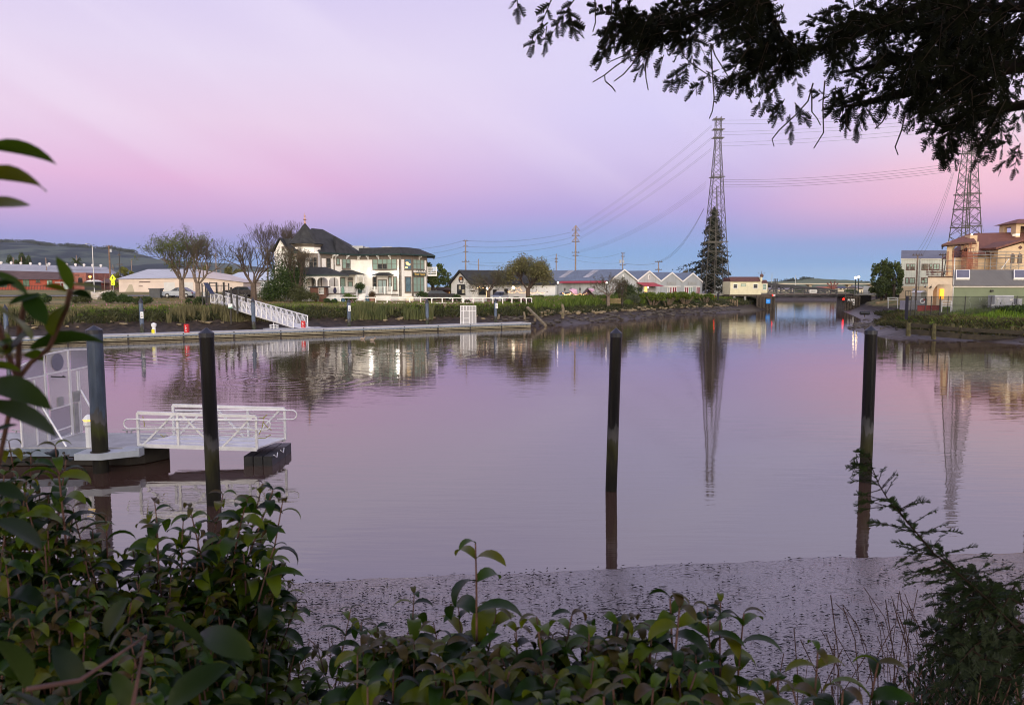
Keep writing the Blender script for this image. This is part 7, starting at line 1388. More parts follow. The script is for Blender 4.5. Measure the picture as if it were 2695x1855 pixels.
# ---- cars
def car(lab,x,y,rz,L_=4.5,Wd=1.8,h=1.45,paint=None,suv=False,zb=None,group=None,lights=True):
    T=Thing('parked_car',lab,'car',(x,y,zb if zb is not None else H(x,y)+.10),rz,group=group); hl=L_/2; hw=Wd/2
    prof=[(-hl,.32),(-hl,.72),(-hl+.12,.88),(-hl*.42,.98),(hl*.60,.96),(hl-.12,.86),(hl,.62),(hl,.3)] if not suv else [(-hl,.4),(-hl,.9),(-hl+.1,1.08),(-hl*.45,1.12),(hl*.9,1.10),(hl,.95),(hl,.38)]
    if not suv: roof=[(-hl*.42,.97),(-hl*.08,h-.06),(hl*.1,h),(hl*.42,h-.05),(hl*.78,.95)]
    else: roof=[(-hl*.45,1.11),(-hl*.12,h-.05),(0,h),(hl*.7,h-.02),(hl*.93,1.09)]
    m=MB(); m.prism([(a,-hw,b) for a,b in prof],(0,Wd,0)); T.part('body',m,paint)
    m=MB(); n=len(roof); lo=[(a,-hw+.04,b) for a,b in roof]; 
    inn=[(a,-hw+(.04 if i in(0,n-1) else .2),b) for i,(a,b) in enumerate(roof)]; out=[(a,-y_,b) for a,y_,b in inn]
    m.add(inn+out,[tuple(range(n)),tuple(range(2*n-1,n-1,-1))]+[(i,i+n,i+1+n,i+1) for i in range(n-1)]); T.part('cabin',m,M['glass_dark'])
    m=MB(); m.prism([(roof[1][0]+.12,-hw+.21,roof[1][1]+.01),(roof[2][0],-hw+.21,h+.02),(roof[3][0]-.05,-hw+.21,roof[3][1]+.015),(roof[3][0]-.05,-hw+.21,roof[3][1]-.04),(roof[1][0]+.12,-hw+.21,roof[1][1]-.05)],(0,Wd-.42,0)); T.part('roof',m,paint)
    for fx in(roof[2][0]-.02,roof[1][0]*.5+roof[0][0]*.5,roof[3][0]*.5+roof[4][0]*.5)[:1]:
        for sy in(-1,1): m=MB(); m.bar((fx,sy*(hw-.06),1.0),(fx,sy*(hw-.2),h-.02),.07,.05); T.part('door_pillar',m,paint)
    for fx in(-hl*.62,hl*.62):
        for sy in(-1,1):
            m=MB(); m.cyl((fx,sy*(hw-.2),.33),(fx,sy*(hw+.01),.33),.33,n=16); w_=T.part('wheel',m,mat('tyre',(.015,.015,.016),.8,.1,3)); m=MB(); m.cyl((fx,sy*(hw+.01),.33),(fx,sy*(hw+.03),.33),.2,n=10); T.part('rim',m,M['galv_steel'],parent=w_)
    for sy in(-1,1):
        m=MB(); m.box(-hl-.02,-hl+.15,sy*(hw-.2)-.18,sy*(hw-.2)+.18,.62,.76); T.part('headlight',m,M['plastic_white'])
        m=MB(); m.box(hl-.12,hl+.02,sy*(hw-.18)-.14,sy*(hw-.18)+.14,.66 if not suv else .85,.8 if not suv else 1.0); T.part('tail_light',m,mat('tail_red',(.35,.01,.01),.3,.1,3))
    return T
silver=mat('paint_silver',(.38,.43,.52),.25,.04,2,metal=.3,coat=.6); navy=mat('paint_navy',(.010,.011,.022),.25,.1,2,coat=.6)
car('silver hatchback parked behind the bare tree trunks',X(463,106.5),107.5,0,4.4,1.8,1.5,silver)
car('dark navy estate car parked right of the house with its tail toward the river',X(1156,121),121.5,math.radians(200),4.9,1.85,1.6,navy,suv=True)
car('dark car parked on the street behind the gangway gate',X(622,113),114,0,4.4,1.8,1.6,navy,suv=True)
car('silver blue car parked nose on behind the white rail fence by the small tree',X(1315,116),117.5,math.radians(75),4.4,1.8,1.5,silver)
car('silver blue car parked behind the pink umbrellas',X(1481,121),122,math.radians(10),4.4,1.8,1.45,silver)
# ---- person under the lattice tower
def person(lab,x,y,zb,h,top,bot,rz=0):
    T=Thing('person',lab,'person',(x,y,zb),rz); s=h/1.75
    me=bpy.data.meshes.new('body'); V=[(0,0,.95),(0,0,1.2),(0,0,1.42),(0,0,1.52),(0,.0,1.60),(0,-.01,1.70),(-.17,0,1.40),(-.22,.02,1.15),(-.20,-.08,.92),(.17,0,1.40),(.22,.02,1.15),(.18,-.12,.95),(-.09,0,.9),(-.10,-.02,.5),(-.10,.02,.08),(-.10,-.12,.04),(.09,0,.9),(.12,.04,.5),(.13,.12,.08),(.13,.0,.04)]
    E=[(0,1),(1,2),(2,3),(3,4),(4,5),(2,6),(6,7),(7,8),(2,9),(9,10),(10,11),(0,12),(12,13),(13,14),(14,15),(0,16),(16,17),(17,18),(18,19)]; R_=[.14,.13,.13,.055,.09,.08,.06,.045,.035,.06,.045,.035,.085,.06,.045,.035,.085,.06,.045,.035]
    me.from_pydata([(a*s,b*s,c*s) for a,b,c in V],E,[]); me.update(); ob=bpy.data.objects.new('body',me); COL.objects.link(ob); ob.parent=T.o
    sk=ob.modifiers.new('skin','SKIN'); sl_=me.skin_vertices[0].data
    for i,r in enumerate(R_): sl_[i].radius=(r*s,r*s); 
    sl_[0].use_root=True; ob.modifiers.new('sub','SUBSURF').levels=1; me.materials.append(top)
    m=MB(); m.sphere((0,.02*s,1.68*s),.105*s,10,7); T.part('hair',m,M['trim_black'])
Yp=150; xx=X(z4(1225,0)[0],Yp); person('person in dark clothes walking below the lattice tower',xx,Yp,Z(z4(0,975)[1],Yp),1.7,mat('cloth_dark',(.02,.02,.03),.8,.1,3),None)
m=MB(); xx=X(z4(1182,0)[0],153); m.sphere((xx,153,Z(z4(0,935)[1],153)),.18); single('red_lamp','small red lamp glowing between the hedge and the bridge house','lamp',m,M['red_lamp'])
# ================================================================ LATTICE TOWERS
mat('lattice_steel',(.075,.07,.06),.6,.12,1.5,metal=.3)
def tower(lab,px,pyt,Y,wb,wt,zb,levels,arms,wtop_frac=.86):
    x=X(px,Y); zt=Z(pyt,Y); Hh_=zt-zb; T=Thing('lattice_tower',lab,'lattice tower',(x,Y,zb),group='tall lattice power towers')
    def hw(f): return (wb+(wt-wb)*min(1,f/wtop_frac))/2
    zs=[0]; 
    for i in range(levels): zs.append(zs[-1]+(1.0-.62*i/levels))
    zs=[z/zs[-1] for z in zs]; cs=((-1,-1),(1,-1),(1,1),(-1,1))
    C=lambda f,k:Vector((cs[k][0]*hw(f),cs[k][1]*hw(f),Hh_*f))
    for k in range(4): m=MB(); m.tube([C(0,k)-Vector((0,0,1)),C(wtop_frac,k),C(1,k)],.095,5,taper=.055); T.part('leg',m,M['lattice_steel'])
    m=MB()
    for i in range(levels):
        r=.045-.014*i/levels
        for k in range(4):
            j=(k+1)%4; a,b,c,d=C(zs[i],k),C(zs[i+1],j),C(zs[i],j),C(zs[i+1],k); m.bar(a,b,r*1.7); m.bar(c,d,r*1.7)
            if i%2==0: m.bar(C(zs[i],k),C(zs[i],j),r*1.7)
    T.part('bracing',m,M['lattice_steel'])
    m=MB(); m.bar((0,-hw(0)*.0,0),(0,0,Hh_*.62),.14); m.bar((.3,0,0),(.3,0,Hh_*.62),.10); T.part('ladder',m,M['lattice_steel'])
    for f,w in arms: m=MB(); hh_=hw(f)+w; m.bar((-hh_,-hw(f),Hh_*f),(hh_,-hw(f),Hh_*f),.13,.22); m.bar((-hh_,hw(f),Hh_*f),(hh_,hw(f),Hh_*f),.13,.22); T.part('crossarm',m,M['lattice_steel'])
    return T,x,zb,Hh_
TW1=tower('tall lattice power tower rising over the hedge left of the bridge',1880,308,172,5.8,1.2,2.6,21,((.985,.7),(.93,.7),(.885,.7),(.67,.45),(.31,.3)))
TW2=tower('tall lattice power tower rising behind the tiled building on the right',2533,250,140,5.4,1.1,2.6,21,((.97,.6),(.90,.6),(.72,.7),(.52,.35),(.45,.1),(.36,.1)))
# ================================================================ UTILITY POLES
TR=mat('transformer_grey',(.40,.42,.44),.5,.05,2); PB=mat('pole_brown',(.20,.12,.085),.85,.2,2); PT=M['pole_wood']
gp='utility poles behind the far bank'
def up(lab,zfn,x,y0,Y,r,m_,arms,ybot=None,trans=()):
    px,py=zfn(x,y0); t=pole_simple('utility_pole',lab,'utility pole',px,py,0,Y,r,m_,gp,arms=[(zfn(0,a)[1],h,k) for a,h,k in arms]); 
    for dx,ya,yb,rr in trans: m=MB(); zb=Z(zfn(0,yb)[1],Y)-t.loc.z; zt=Z(zfn(0,ya)[1],Y)-t.loc.z; m.cyl((dx,-.2,zb),(dx,-.2,zt),rr,n=8); t.part('transformer',m,TR)
    return t
up('tall pole with three short crossarms left of the small white building',z3,487,278,175,.17,PT,((284,7,2),(342,7,2),(401,7,2),(498,10,4)))
up('bare pole without arms between the white building and the round tree',z3,617,470,165,.13,PT,())
up('slim pole with clamps right of the round tree',z3,1405,418,185,.14,PT,((470,4,2),(500,4,2)))
t=up('tallest wooden pole with triangular braced arms above the long shed',z3,1601,128,195,.22,PT,((180,10,2),(238,10,2),(296,10,2),(405,10,4),(437,8,4)))
for y in(180,238,296): m=MB(); zc=Z(z3(0,y)[1],195)-t.loc.z; w_=10*195/FPX; a_=Vector((-w_,0,zc)); b_=Vector((w_,0,zc)); c_=Vector((0,0,zc+5.0*195/FPX*2.6)); m.bar(a_,c_,.14); m.bar(b_,c_,.14); m.bar(a_*.5+b_*.0+Vector((0,0,zc*.5)),c_,.08); t.part('brace',m,PT)
up('pole with a grey transformer above the long shed roof',z3,2080,408,188,.15,PT,((413,5,3),(445,5,3),(533,8,3)),trans=((-.6,480,512,.28),(.1,485,510,.25)))
t=up('short double armed pole above the valley of the sheds',z4,558,540,188,.15,M['pole_wood'],((545,10,4),(632,9,4)))
up('reddish brown pole with a transformer by the yellow sign',z1,966,283,150,.19,PB,((293,10,3),),trans=((.45,318,345,.22),))
up('thin dark pole with several arms left of the bare trees',z1,1052,338,170,.13,M['trim_black'],((370,4,2),(452,8,3)))
up('short pole behind the roof vents of the long hall',z1,679,370,250,.17,PT,())
up('pale short pole before the dark far trees, left one',z1,129,390,235,.17,PT,()); up('pale short pole before the dark far trees, right one',z1,200,388,235,.17,PT,())
up('pole with a grey transformer over the brown roof',z1,413,392,220,.15,PT,((415,3,2),),trans=((.5,445,470,.3),))
up('pole with two arms right of the twin bare trees',z1,1890,352,165,.14,PT,((378,5,2),(470,4,2))); up('thin pole behind the cream warehouse',z1,1808,430,185,.13,PT,()); up('thinner pole far behind the cream warehouse',z1,1930,500,185,.11,PT,()); up('distant thin pole behind the yellow green bush',z1,1155,402,260,.14,PT,((430,3,2),)); up('distant slim pole right of the brown pole',z1,993,450,240,.12,PT,((480,4,2),))
up('wooden pole with a crossarm in front of the grey office building',RB,362,655,124,.17,PT,((663,14,4),),trans=((-.45,1180,1215,.25),))
up('pole with a crossarm half hidden by the tiled building',RB,752,640,128,.13,PT,((655,10,3),))
t=pole_simple('street_light','tall thin grey street light left of the brown pole','street light',z1(822,0)[0],z1(0,290)[1],775,118,.09,M['galv_steel']); m=MB(); h=Z(z1(0,290)[1],118)-t.loc.z; m.tube([(0,0,h),(.05,-.3,h+.2),(-.1,-.9,h+.25)],.05,6); m.box(-.25,.05,-1.5,-.8,h+.18,h+.3); t.part('lamp_head',m,M['galv_steel'])
pole_simple('marker_post','thin pale post in the grass right of the street light','post',z1(913,0)[0],z1(0,560)[1],0,112,.05,PT)
# ================================================================ WIRES
wm_=mat('wire_dark',(.07,.065,.07),.6,.1,1)
def wire(lab,p,q,sag=1.0,r=.018,n=16,group=None):
    p=Vector(p);q=Vector(q); P_=[]
    for i in range(n+1): f=i/n; w_=p.lerp(q,f); w_.z-=sag*4*f*(1-f); P_.append(w_)
    m=MB(); m.tube(P_,r,4); single('power_line',lab,'power line',m,wm_,group=group,origin=tuple(p))
Pz=lambda fn,x,y,Y:P(*fn(x,y),Y)
for k,(ya,yb) in enumerate(((527,487),(543,498),(577,520),(591,530),(625,555),(640,568))): wire('one of the six thin power lines between the tops of the two lattice towers',Pz(ZEF,984,ya,172),Pz(ZEF,2040,yb-5 if k%2==0 else yb,140),0.5,.020,group='six power lines between the tower tops')
for k,(ya,yb) in enumerate(((787,715),(796,728),(808,738),(819,748))): wire('one of the four power lines between the middles of the two lattice towers',Pz(ZEF,992,ya,172),Pz(ZEF,2022,yb,140),0.9,.025,group='four power lines between the tower middles')
for k,(ya,xb,yb) in enumerate(((548,372,988),(556,375,993),(600,375,1012),(608,377,1018),(648,375,1040),(656,377,1046))): wire('one of the six power lines from the left tower top down to the tallest pole',Pz(ZEF,953,ya,172),Pz(ZEF,xb,yb,195),1.0,.021,group='six power lines to the tallest pole')
for k,(ya,yb) in enumerate(((795,1098),(803,1102),(812,1105),(820,1108))): wire('one of the four power lines from the left tower middle to the tallest pole',Pz(ZEF,928,ya,172),Pz(ZEF,365,yb,195),2.2,.017,group='four power lines to the low pole arms')
for k in range(3): wire('one of the three power lines from the left tower to the short pole',Pz(T1,222,825+3*k,172),Pz(z4,545+22*k,540,188),2.4,.019,group='three power lines to the short pole')
for k,(y0,y1) in enumerate(((283,196),(343,252),(400,308))):
    for d in(0,1): wire('one of the power lines between the three armed pole and the tallest pole',Pz(z3,505,y0+4*d,175),Pz(z3,1560,y1+4*d,195),1.0,.018,group='power lines left of the tallest pole')
    for d in(0,1): wire('one of the power lines passing behind the white house to the three armed pole',Pz(z3,-420,y0+75+5*d,165),Pz(z3,465,y0+4*d,175),1.0,.018,group='power lines behind the white house')
wire('power line from the transformer pole to the short double armed pole',Pz(z3,2100,516,188),Pz(z4,520,566,188),.3,.045); wire('power line from the slim pole to the transformer pole',Pz(z3,1410,430,185),Pz(z3,2050,512,188),.8,.026); wire('upper power line from the slim pole to the transformer pole',Pz(z3,1640,435,195),Pz(z3,2050,415,188),.8,.022)
for k,(ya,yb) in enumerate(((495,470),(520,492),(525,510))): wire('one of the low power lines left of the round tree',Pz(z3,515,ya,175),Pz(z3,1400,yb-30 if k else 425,185),1.0,.022,group='low power lines left of the round tree')
for k,(xa,xb,yb) in enumerate(((2005,1845,1110),(2010,1860,1112),(2013,1878,1112))): wire('one of the three power lines dropping from the right tower to the wooden pole',Pz(ZEF,xa,755,140),Pz(ZEF,xb,yb,124),1.5,.020,group='three power lines to the right wooden pole')
for k,(xa,xb,yb) in enumerate(((2102,2122,1015),(2104,2142,1015))): wire('one of the two power lines running down behind the tiled roof',Pz(ZEF,xa,690,140),Pz(ZEF,xb,yb,136),1.0,.018,group='two power lines behind the tiled roof')
wire('power line from the street light to the brown pole',Pz(z1,822,300,118),Pz(z1,935,285,150),.2,.02); wire('power line running right from the brown pole into the bare trees',Pz(z1,985,290,150),Pz(z1,1240,350,165),.4,.02); wire('long low power line in front of the lavender hall',Pz(z1,540,490,160),Pz(z1,965,488,150),.3,.03)
# ================================================================ TREES
BK=mat('bark_brown',(.105,.075,.058),.9,.2,4,bump=.4); BKP=mat('bark_pale',(.20,.155,.125),.9,.2,4,bump=.4); TWG=mat('twig_brown',(.085,.066,.045),.9,.1,2)
def baretree(lab,px,pyb,pyt,Y,seed,spread=.5,maxl=6,trunk=.32,leaf=None,nl=0,up_=.24,Lf=.30,lean=(0,0),bk=None,group=None,nch=(2,3),ls=.16,base=None,tf=.2):
    x=X(px,Y); zb=H(x,Y) if base is None else base; Hh_=Z(pyt,Y)-zb; T=Thing('bare_tree',lab,'tree',(x,Y,zb),group=group); B=Branches(seed)
    tr=Hh_*tf; m=MB(); m.tube([(0,0,-.2),(lean[0]*tr*.4,0,tr*.5),(lean[0]*tr,lean[1]*tr,tr)],[trunk*1.25,trunk*1.02,trunk],8); T.part('trunk',m,bk or BK)
    n=5
    for i in range(n):
        a=2*PI*(i+.3*B.r.random())/n; B.grow((lean[0]*tr,lean[1]*tr,tr*.97),(math.cos(a)*spread*1.1+lean[0]*.3,math.sin(a)*spread*1.1,1),Hh_*Lf,trunk*.52,1,maxl,spread,up_,nch,.74,.11,.64)
    zmax=max(p.z for p in B.tips); k=Hh_/zmax
    def sc(m_): 
        m_.v=[(a*(k if c>tr else 1),b*(k if c>tr else 1),c*k if c>tr*1.02 else c) for a,b,c in m_.v]; return m_
    T.part('limbs',sc(B.mb(1,3)),bk or BK); T.part('twigs',sc(B.mb(4,9,.015)),TWG)
    if leaf: 
        rng=np.random.default_rng(seed); tp=np.array([tuple(p) for p in B.tips])*k; C=tp[rng.integers(0,len(tp),nl)]+rng.normal(0,.28,(nl,3)); T.part('leaves',leaves_np(C,ls,rng),leaf)
    return T,B
OL=leafmat('new_leaf',(.07,.10,.02),(.16,.19,.05),.6,.35,1)
baretree('large spreading nearly bare tree with young leaves beside the silver car',z1(1585,0)[0],0,z1(0,100)[1],104,11,.74,7,.36,OL,5200,Lf=.25,nch=(2,3),bk=BKP,tf=.27,up_=.17,ls=.2)
baretree('narrower bare tree with a pale trunk left of the gangway gate',z1(1725,0)[0],0,z1(0,160)[1],101,23,.60,7,.34,OL,500,Lf=.25,bk=BKP,tf=.26)
baretree('dark bare tree between the gangway gate and the lamp pole',z1(2210,0)[0],0,z1(0,150)[1],103,35,.72,7,.40,OL,350,Lf=.25,tf=.27)
baretree('tall bare tree behind the left end of the house roof',z2(210,0)[0],0,z2(0,75)[1],124,47,.5,7,.34,Lf=.26,tf=.3)
baretree('bare tree growing just left of the turret',z2(430,0)[0],0,z2(0,68)[1],121,58,.36,7,.28,Lf=.26,tf=.3)
baretree('small rust twigged tree with a bare crown in front of the porch',H1(560,0)[0],0,H1(0,560)[1],103.5,63,.42,7,.20,leafmat('dry_leaf',(.09,.065,.03),(.16,.125,.06),.8,.2,1),1500,Lf=.26,ls=.13,tf=.22)
T,B=baretree('small bare tree with a flat crown right of the pink umbrellas',WH(585,0)[0],0,WH(0,175)[1],118,71,.75,7,.24,OL,260,Lf=.26,bk=BKP,tf=.36,up_=.05)
T,B=baretree('small dense twiggy tree in front of the small white building',SB(860,0)[0],0,SB(0,195)[1],114,83,.72,7,.26,leafmat('grey_leaf',(.05,.055,.03),(.12,.12,.065),.8,.2,1),2800,Lf=.26,ls=.15,tf=.36,up_=.06)
mat('bark_dark',(.06,.045,.035),.9,.2,4,bump=.3)
def leafytree(lab,px,pyt,Y,wpx,seed,lm,n,ls,trunk=.3,base=None,crown0=.35,name='tree',inner=.55,clumps=26,flat=1.0,group=None,lowskirt=0):
    rng=np.random.default_rng(seed); x=X(px,Y); zb=H(x,Y) if base is None else base; Hh_=Z(pyt,Y)-zb; R_=wpx*Y/FPX/2
    T=Thing(name,lab,'tree',(x,Y,zb),group=group); m=MB(); m.tube([(0,0,-.2),(.05,0,Hh_*.2),(0,0,Hh_*.42)],[trunk*1.2,trunk,trunk*.7],8); T.part('trunk',m,M['bark_dark'])
    cs=[];rs=[]; zc=Hh_*(1+crown0)/2; rz_=Hh_*(1-crown0)/2
    while len(cs)<clumps:
        d=rng.normal(size=3); d/=np.linalg.norm(d); r=.35+.5*rng.random()**.5; c=(d[0]*R_*r,d[1]*R_*r*flat,zc+d[2]*rz_*r)
        if c[2]<Hh_*crown0*.8: continue
        q=rng.uniform(.14,.28); cs.append(c); rs.append((R_*q,R_*q,rz_*q*1.05))
    m=MB()
    for c in cs[:18]: m.tube([(0,0,Hh_*.3),(c[0]*.35,c[1]*.35,Hh_*.3+(c[2]-Hh_*.3)*.55),c],trunk*.32,4,taper=.03)
    T.part('limbs',m,M['bark_dark']); C=shell_pts(cs,rs,n,rng,inner); T.part('crown',leaves_np(C,ls,rng),lm); return T
LG=leafmat('oak_leaf',(.045,.075,.015),(.15,.19,.05),.65,.35,.5); LD=leafmat('deep_leaf',(.022,.040,.012),(.085,.115,.035),.65,.25,.5); LM=leafmat('mid_leaf',(.035,.06,.014),(.12,.155,.04),.65,.3,.5); LR=leafmat('russet_leaf',(.085,.095,.030),(.23,.21,.085),.7,.3,.5)
T,B=baretree('big round tree with fresh green and russet leaves beside the hedge',z3(1120,0)[0],0,z3(0,415)[1],116,97,.78,7,.34,LR,9500,Lf=.27,ls=.24,tf=.28,up_=.05,nch=(3,3))
rng=np.random.default_rng(3); tp=np.array([tuple(p) for p in B.tips]); o=[c for c in T.o.children if c.name.startswith('leaves')][0]; kz=T.o.children[0]
leafytree('green broad tree behind the right end of the house',z3(150,0)[0],z3(0,445)[1],128,92,5,LG,5200,.34,.34,clumps=30,crown0=.25)
leafytree('soft light green trees far right of the house tree',z3(300,0)[0],z3(0,595)[1],140,60,6,LG,1800,.32,.2,crown0=.1)
leafytree('tall birch like green tree right of the bridge, left of the pair',z5(860,0)[0],z5(0,520)[1],148,62,8,LM,4200,.38,.25,crown0=.02,clumps=40)
leafytree('rounder green tree touching the office building, right of the pair',z5(985,0)[0],z5(0,548)[1],146,54,9,LM,3600,.38,.3,crown0=.0,clumps=40)
leafytree('dark low trees filling the gap under the pair of green trees',z5(905,0)[0],z5(0,700)[1],147,86,10,LD,3600,.38,.2,crown0=.0,clumps=24)
leafytree('yellow green tree behind the yellow crossing sign',z1(1080,0)[0],z1(0,475)[1],172,58,12,leafmat('lime_leaf',(.13,.14,.02),(.25,.25,.05),.6,.35,.5),2400,.4,.2,crown0=.05)
leafytree('dark rounded conifer far behind the red warehouse, left one',z1(140,0)[0],z1(0,340)[1],250,50,13,LD,3000,.6,.3,crown0=.0); leafytree('dark rounded conifer far behind the red warehouse, right one',z1(215,0)[0],z1(0,335)[1],252,48,14,LD,3000,.6,.3,crown0=.0)
leafytree('small dark tree behind the long hall roof',z1(570,0)[0],z1(0,430)[1],252,16,15,LD,700,.6,.2,crown0=.0)
leafytree('low brown trees behind the gap between the warehouses',z1(2000,0)[0],z1(0,455)[1],186,50,16,LR,2200,.5,.2,crown0=.0); leafytree('low olive trees behind the dark bare tree',z1(2110,0)[0],z1(0,470)[1],188,60,17,LR,2200,.5,.2,crown0=.0); leafytree('low olive trees behind the twin bare trees',z1(1800,0)[0],z1(0,450)[1],190,50,18,LR,1800,.5,.2,crown0=.0)
leafytree('ragged small tree left of the tall conifer',z4(840,0)[0],z4(0,585)[1],176,40,19,leafmat('tan_olive',(.08,.07,.035),(.16,.13,.07),.8,.2,1),1300,.34,.2,crown0=.1)
leafytree('small dark tree behind the bridge house',z4(1330,0)[0],z4(0,735)[1],190,22,20,LD,700,.4,.15,crown0=.0)
leafytree('brown ornamental tree half hidden behind the shed bushes',WH(760,0)[0],WH(0,200)[1],122,36,22,leafmat('dull_olive',(.05,.05,.022),(.11,.105,.05),.75,.25,1),1500,.22,.16,crown0=.1)
# palm far left
Yq=245; x=X(z1(680,0)[0],Yq); t=Thing('palm_tree','small palm tree behind the long hall roof','tree',(x,Yq,4.5)); zt=Z(z1(0,430)[1],Yq)-4.5; m=MB(); m.cyl((0,0,0),(0,0,zt),.25,.2,7); t.part('trunk',m,M['bark_dark']); m=MB()
for i in range(26): a=RNG.uniform(0,6.28); e=RNG.uniform(-.6,1.2); r=2.2; m.tube([(0,0,zt),(math.cos(a)*r*.6,math.sin(a)*r*.6,zt+e*r*.6),(math.cos(a)*r,math.sin(a)*r,zt+e*r*.6-.7)],.16,3,taper=.03)
t.part('fronds',m,LD)
# conifer inside the tower
def conifer(lab,px,pyt,Y,seed,R_,n,zb=None,side=None):
    rng=np.random.default_rng(seed); x=X(px,Y); zb=2.6 if zb is None else zb; Hh_=Z(pyt,Y)-zb; T=Thing('conifer',lab,'tree',(x,Y,zb)); m=MB(); m.cyl((0,0,-.2),(0,0,Hh_*.97),.55,.06,8); T.part('trunk',m,M['bark_dark']); C=[]; lm=MB(); 
    for i in range(n):
        f=.08+.90*rng.random()**.85; a=rng.uniform(0,2*PI); L_=R_*(1-f)**.7*rng.uniform(.25,1.4)+.15; 
        if side and .16<f<.40 and math.cos(a)<-.55: L_*=side
        z=Hh_*f; k=max(6,int(L_*16)); t_=rng.random(k)**.7; px_=math.cos(a)*L_*t_; py_=math.sin(a)*L_*t_; pz=z-L_*.28*t_+.10*L_*np.sin(t_*3)+rng.normal(0,.10,k); sp=.10+.16*L_*t_*.5
        C.append(np.stack([px_+rng.normal(0,1,k)*sp,py_+rng.normal(0,1,k)*sp,pz-np.abs(rng.normal(0,.16,k))],1)); lm.tube([(0,0,z),(math.cos(a)*L_*.5,math.sin(a)*L_*.5,z-L_*.08),(math.cos(a)*L_*.95,math.sin(a)*L_*.95,z-L_*.2)],.05,3,taper=.015)
    T.part('limbs',lm,M['bark_dark']); C=np.concatenate(C); T.part('crown',leaves_np(C,.5,rng,aspect=.45),leafmat('conifer_needles',(.006,.011,.006),(.026,.034,.017),.75,.15,.6)); return T
conifer('tall dark conifer standing behind the legs of the left lattice tower',T1(290,0)[0],T1(0,800)[1],181,31,4.3,430,side=1.95)
# ================================================================ HEDGES AND BUSHES OF THE FAR BANK
HL=leafmat('hedge_leaf',(.045,.09,.008),(.17,.21,.02),.6,.35,1.2)
for i,(x,w_,y0,y1,lab) in enumerate(((1140,330,420,555,'big bright green hedge mound nearest the lit awning'),(1330,260,430,560,'bright green hedge mound before the third shed'),(1550,330,418,565,'bright green hedge mound before the last shed doors'),(1800,230,440,560,'bright green hedge mound at the foot of the lattice tower'))):
    Yh=(131,134,140,148)[i]; px,pyb=WH(x,y1+8); _,pt=WH(x,y0); s_=Yh/FPX; T=Thing('hedge_shrub',lab,'hedge',(X(px,Yh),Yh,2.1),group='trimmed hedge mounds with bare branching stems')
    hh_=Z(pt,Yh)-2.1; hw_=w_*.207*s_/2; rng=np.random.default_rng(90+i); cs=[(rng.uniform(-.85,.85)*hw_,rng.uniform(-1,1)*1.6,hh_*rng.uniform(.45,.70)) for _ in range(16)]; rs=[(hw_*.28,1.2,hh_*rng.uniform(.27,.33)) for _ in cs]
    T.part('foliage',leaves_np(shell_pts(cs,rs,4200,rng,.5),.26,rng),HL); m=MB()
    for k in range(14): a=rng.uniform(-.8,.8); m.tube([(a*.35*hw_,-1.0,-.3),(a*.7*hw_,-1.3,hh_*.25),(a*hw_,-1.2,hh_*.55)],.07,4,taper=.04)
    T.part('stems',m,mat('stem_tan',(.13,.095,.065),.85,.2,3))
for k,(lab,fn,x,yb,Yb_,w_,h_,lm,n_,ls) in enumerate((
    ('dark green hedge behind the white rail fence, left half',SB,1300,735,111,40,19,LD,3200,.2),('dark green hedge behind the white rail fence, right half',SB,1560,735,111,44,17,LD,3200,.2),('taller dark hedge end right of the white rail fence',SB,1790,745,111,42,24,LD,3400,.2),
    ('bush beside the window of the small white building',SB,290,700,113,28,24,M['shrub_green'],1500,.17),('small flower bush below the small white building',SB,470,735,108,20,10,M['shrub_green'],700,.15),
    ('grey green round bush at the left end of the hedge',WH,905,600,128,34,32,leafmat('sage_leaf',(.05,.065,.035),(.13,.15,.085),.7,.25,1),2600,.2),('large dark shrub left of the hedge mounds',WH,830,560,131,64,52,LD,4800,.24),('dark shrub under the red awning',WH,1000,520,133,50,28,LD,3000,.22),
    ('large evergreen shrub in front of the left end of the house',H1,380,1590,104.5,50,134,M['shrub_green'],7500,.24),('low wide shrub at the foot of the lamp pole',H1,130,1596,105,56,66,M['shrub_green'],3600,.22),('thin scraggly shrub beneath the red kiosk',H1,700,1596,103,60,36,M['olive_leaf'],2400,.18),('tall shrub beside the evergreen left of the porch',H1,520,1590,103.5,44,60,M['olive_leaf'],2200,.2),
    ('bushy green shrub below the concrete boulders',z1,955,870,92,38,40,M['shrub_green'],3600,.18),('green bush right of the boulders on the left bank',z1,1080,870,92,44,28,M['shrub_green'],3000,.18),('bush with yellow and pink flowers on the left bank',z1,690,900,90,48,34,M['olive_leaf'],3000,.17),('dark low bush left of the reeds',z1,1250,880,91,50,26,LD,3000,.18),('dark leafy bush right of the notice pile',z1,1700,890,91,60,26,LD,3400,.18),('bush at the far left of the bank',z1,330,900,88,60,30,M['shrub_green'],2600,.18),
    ('tall grassy bush right of the kiosk on the bank',z2,820,1120,101,44,16,M['shrub_green'],2200,.16))):
    px,py=fn(x,yb); xx=X(px,Yb_); shrub('bush',lab,px,py,Yb_,w_,h_,lm,n_,ls,seed=200+k)
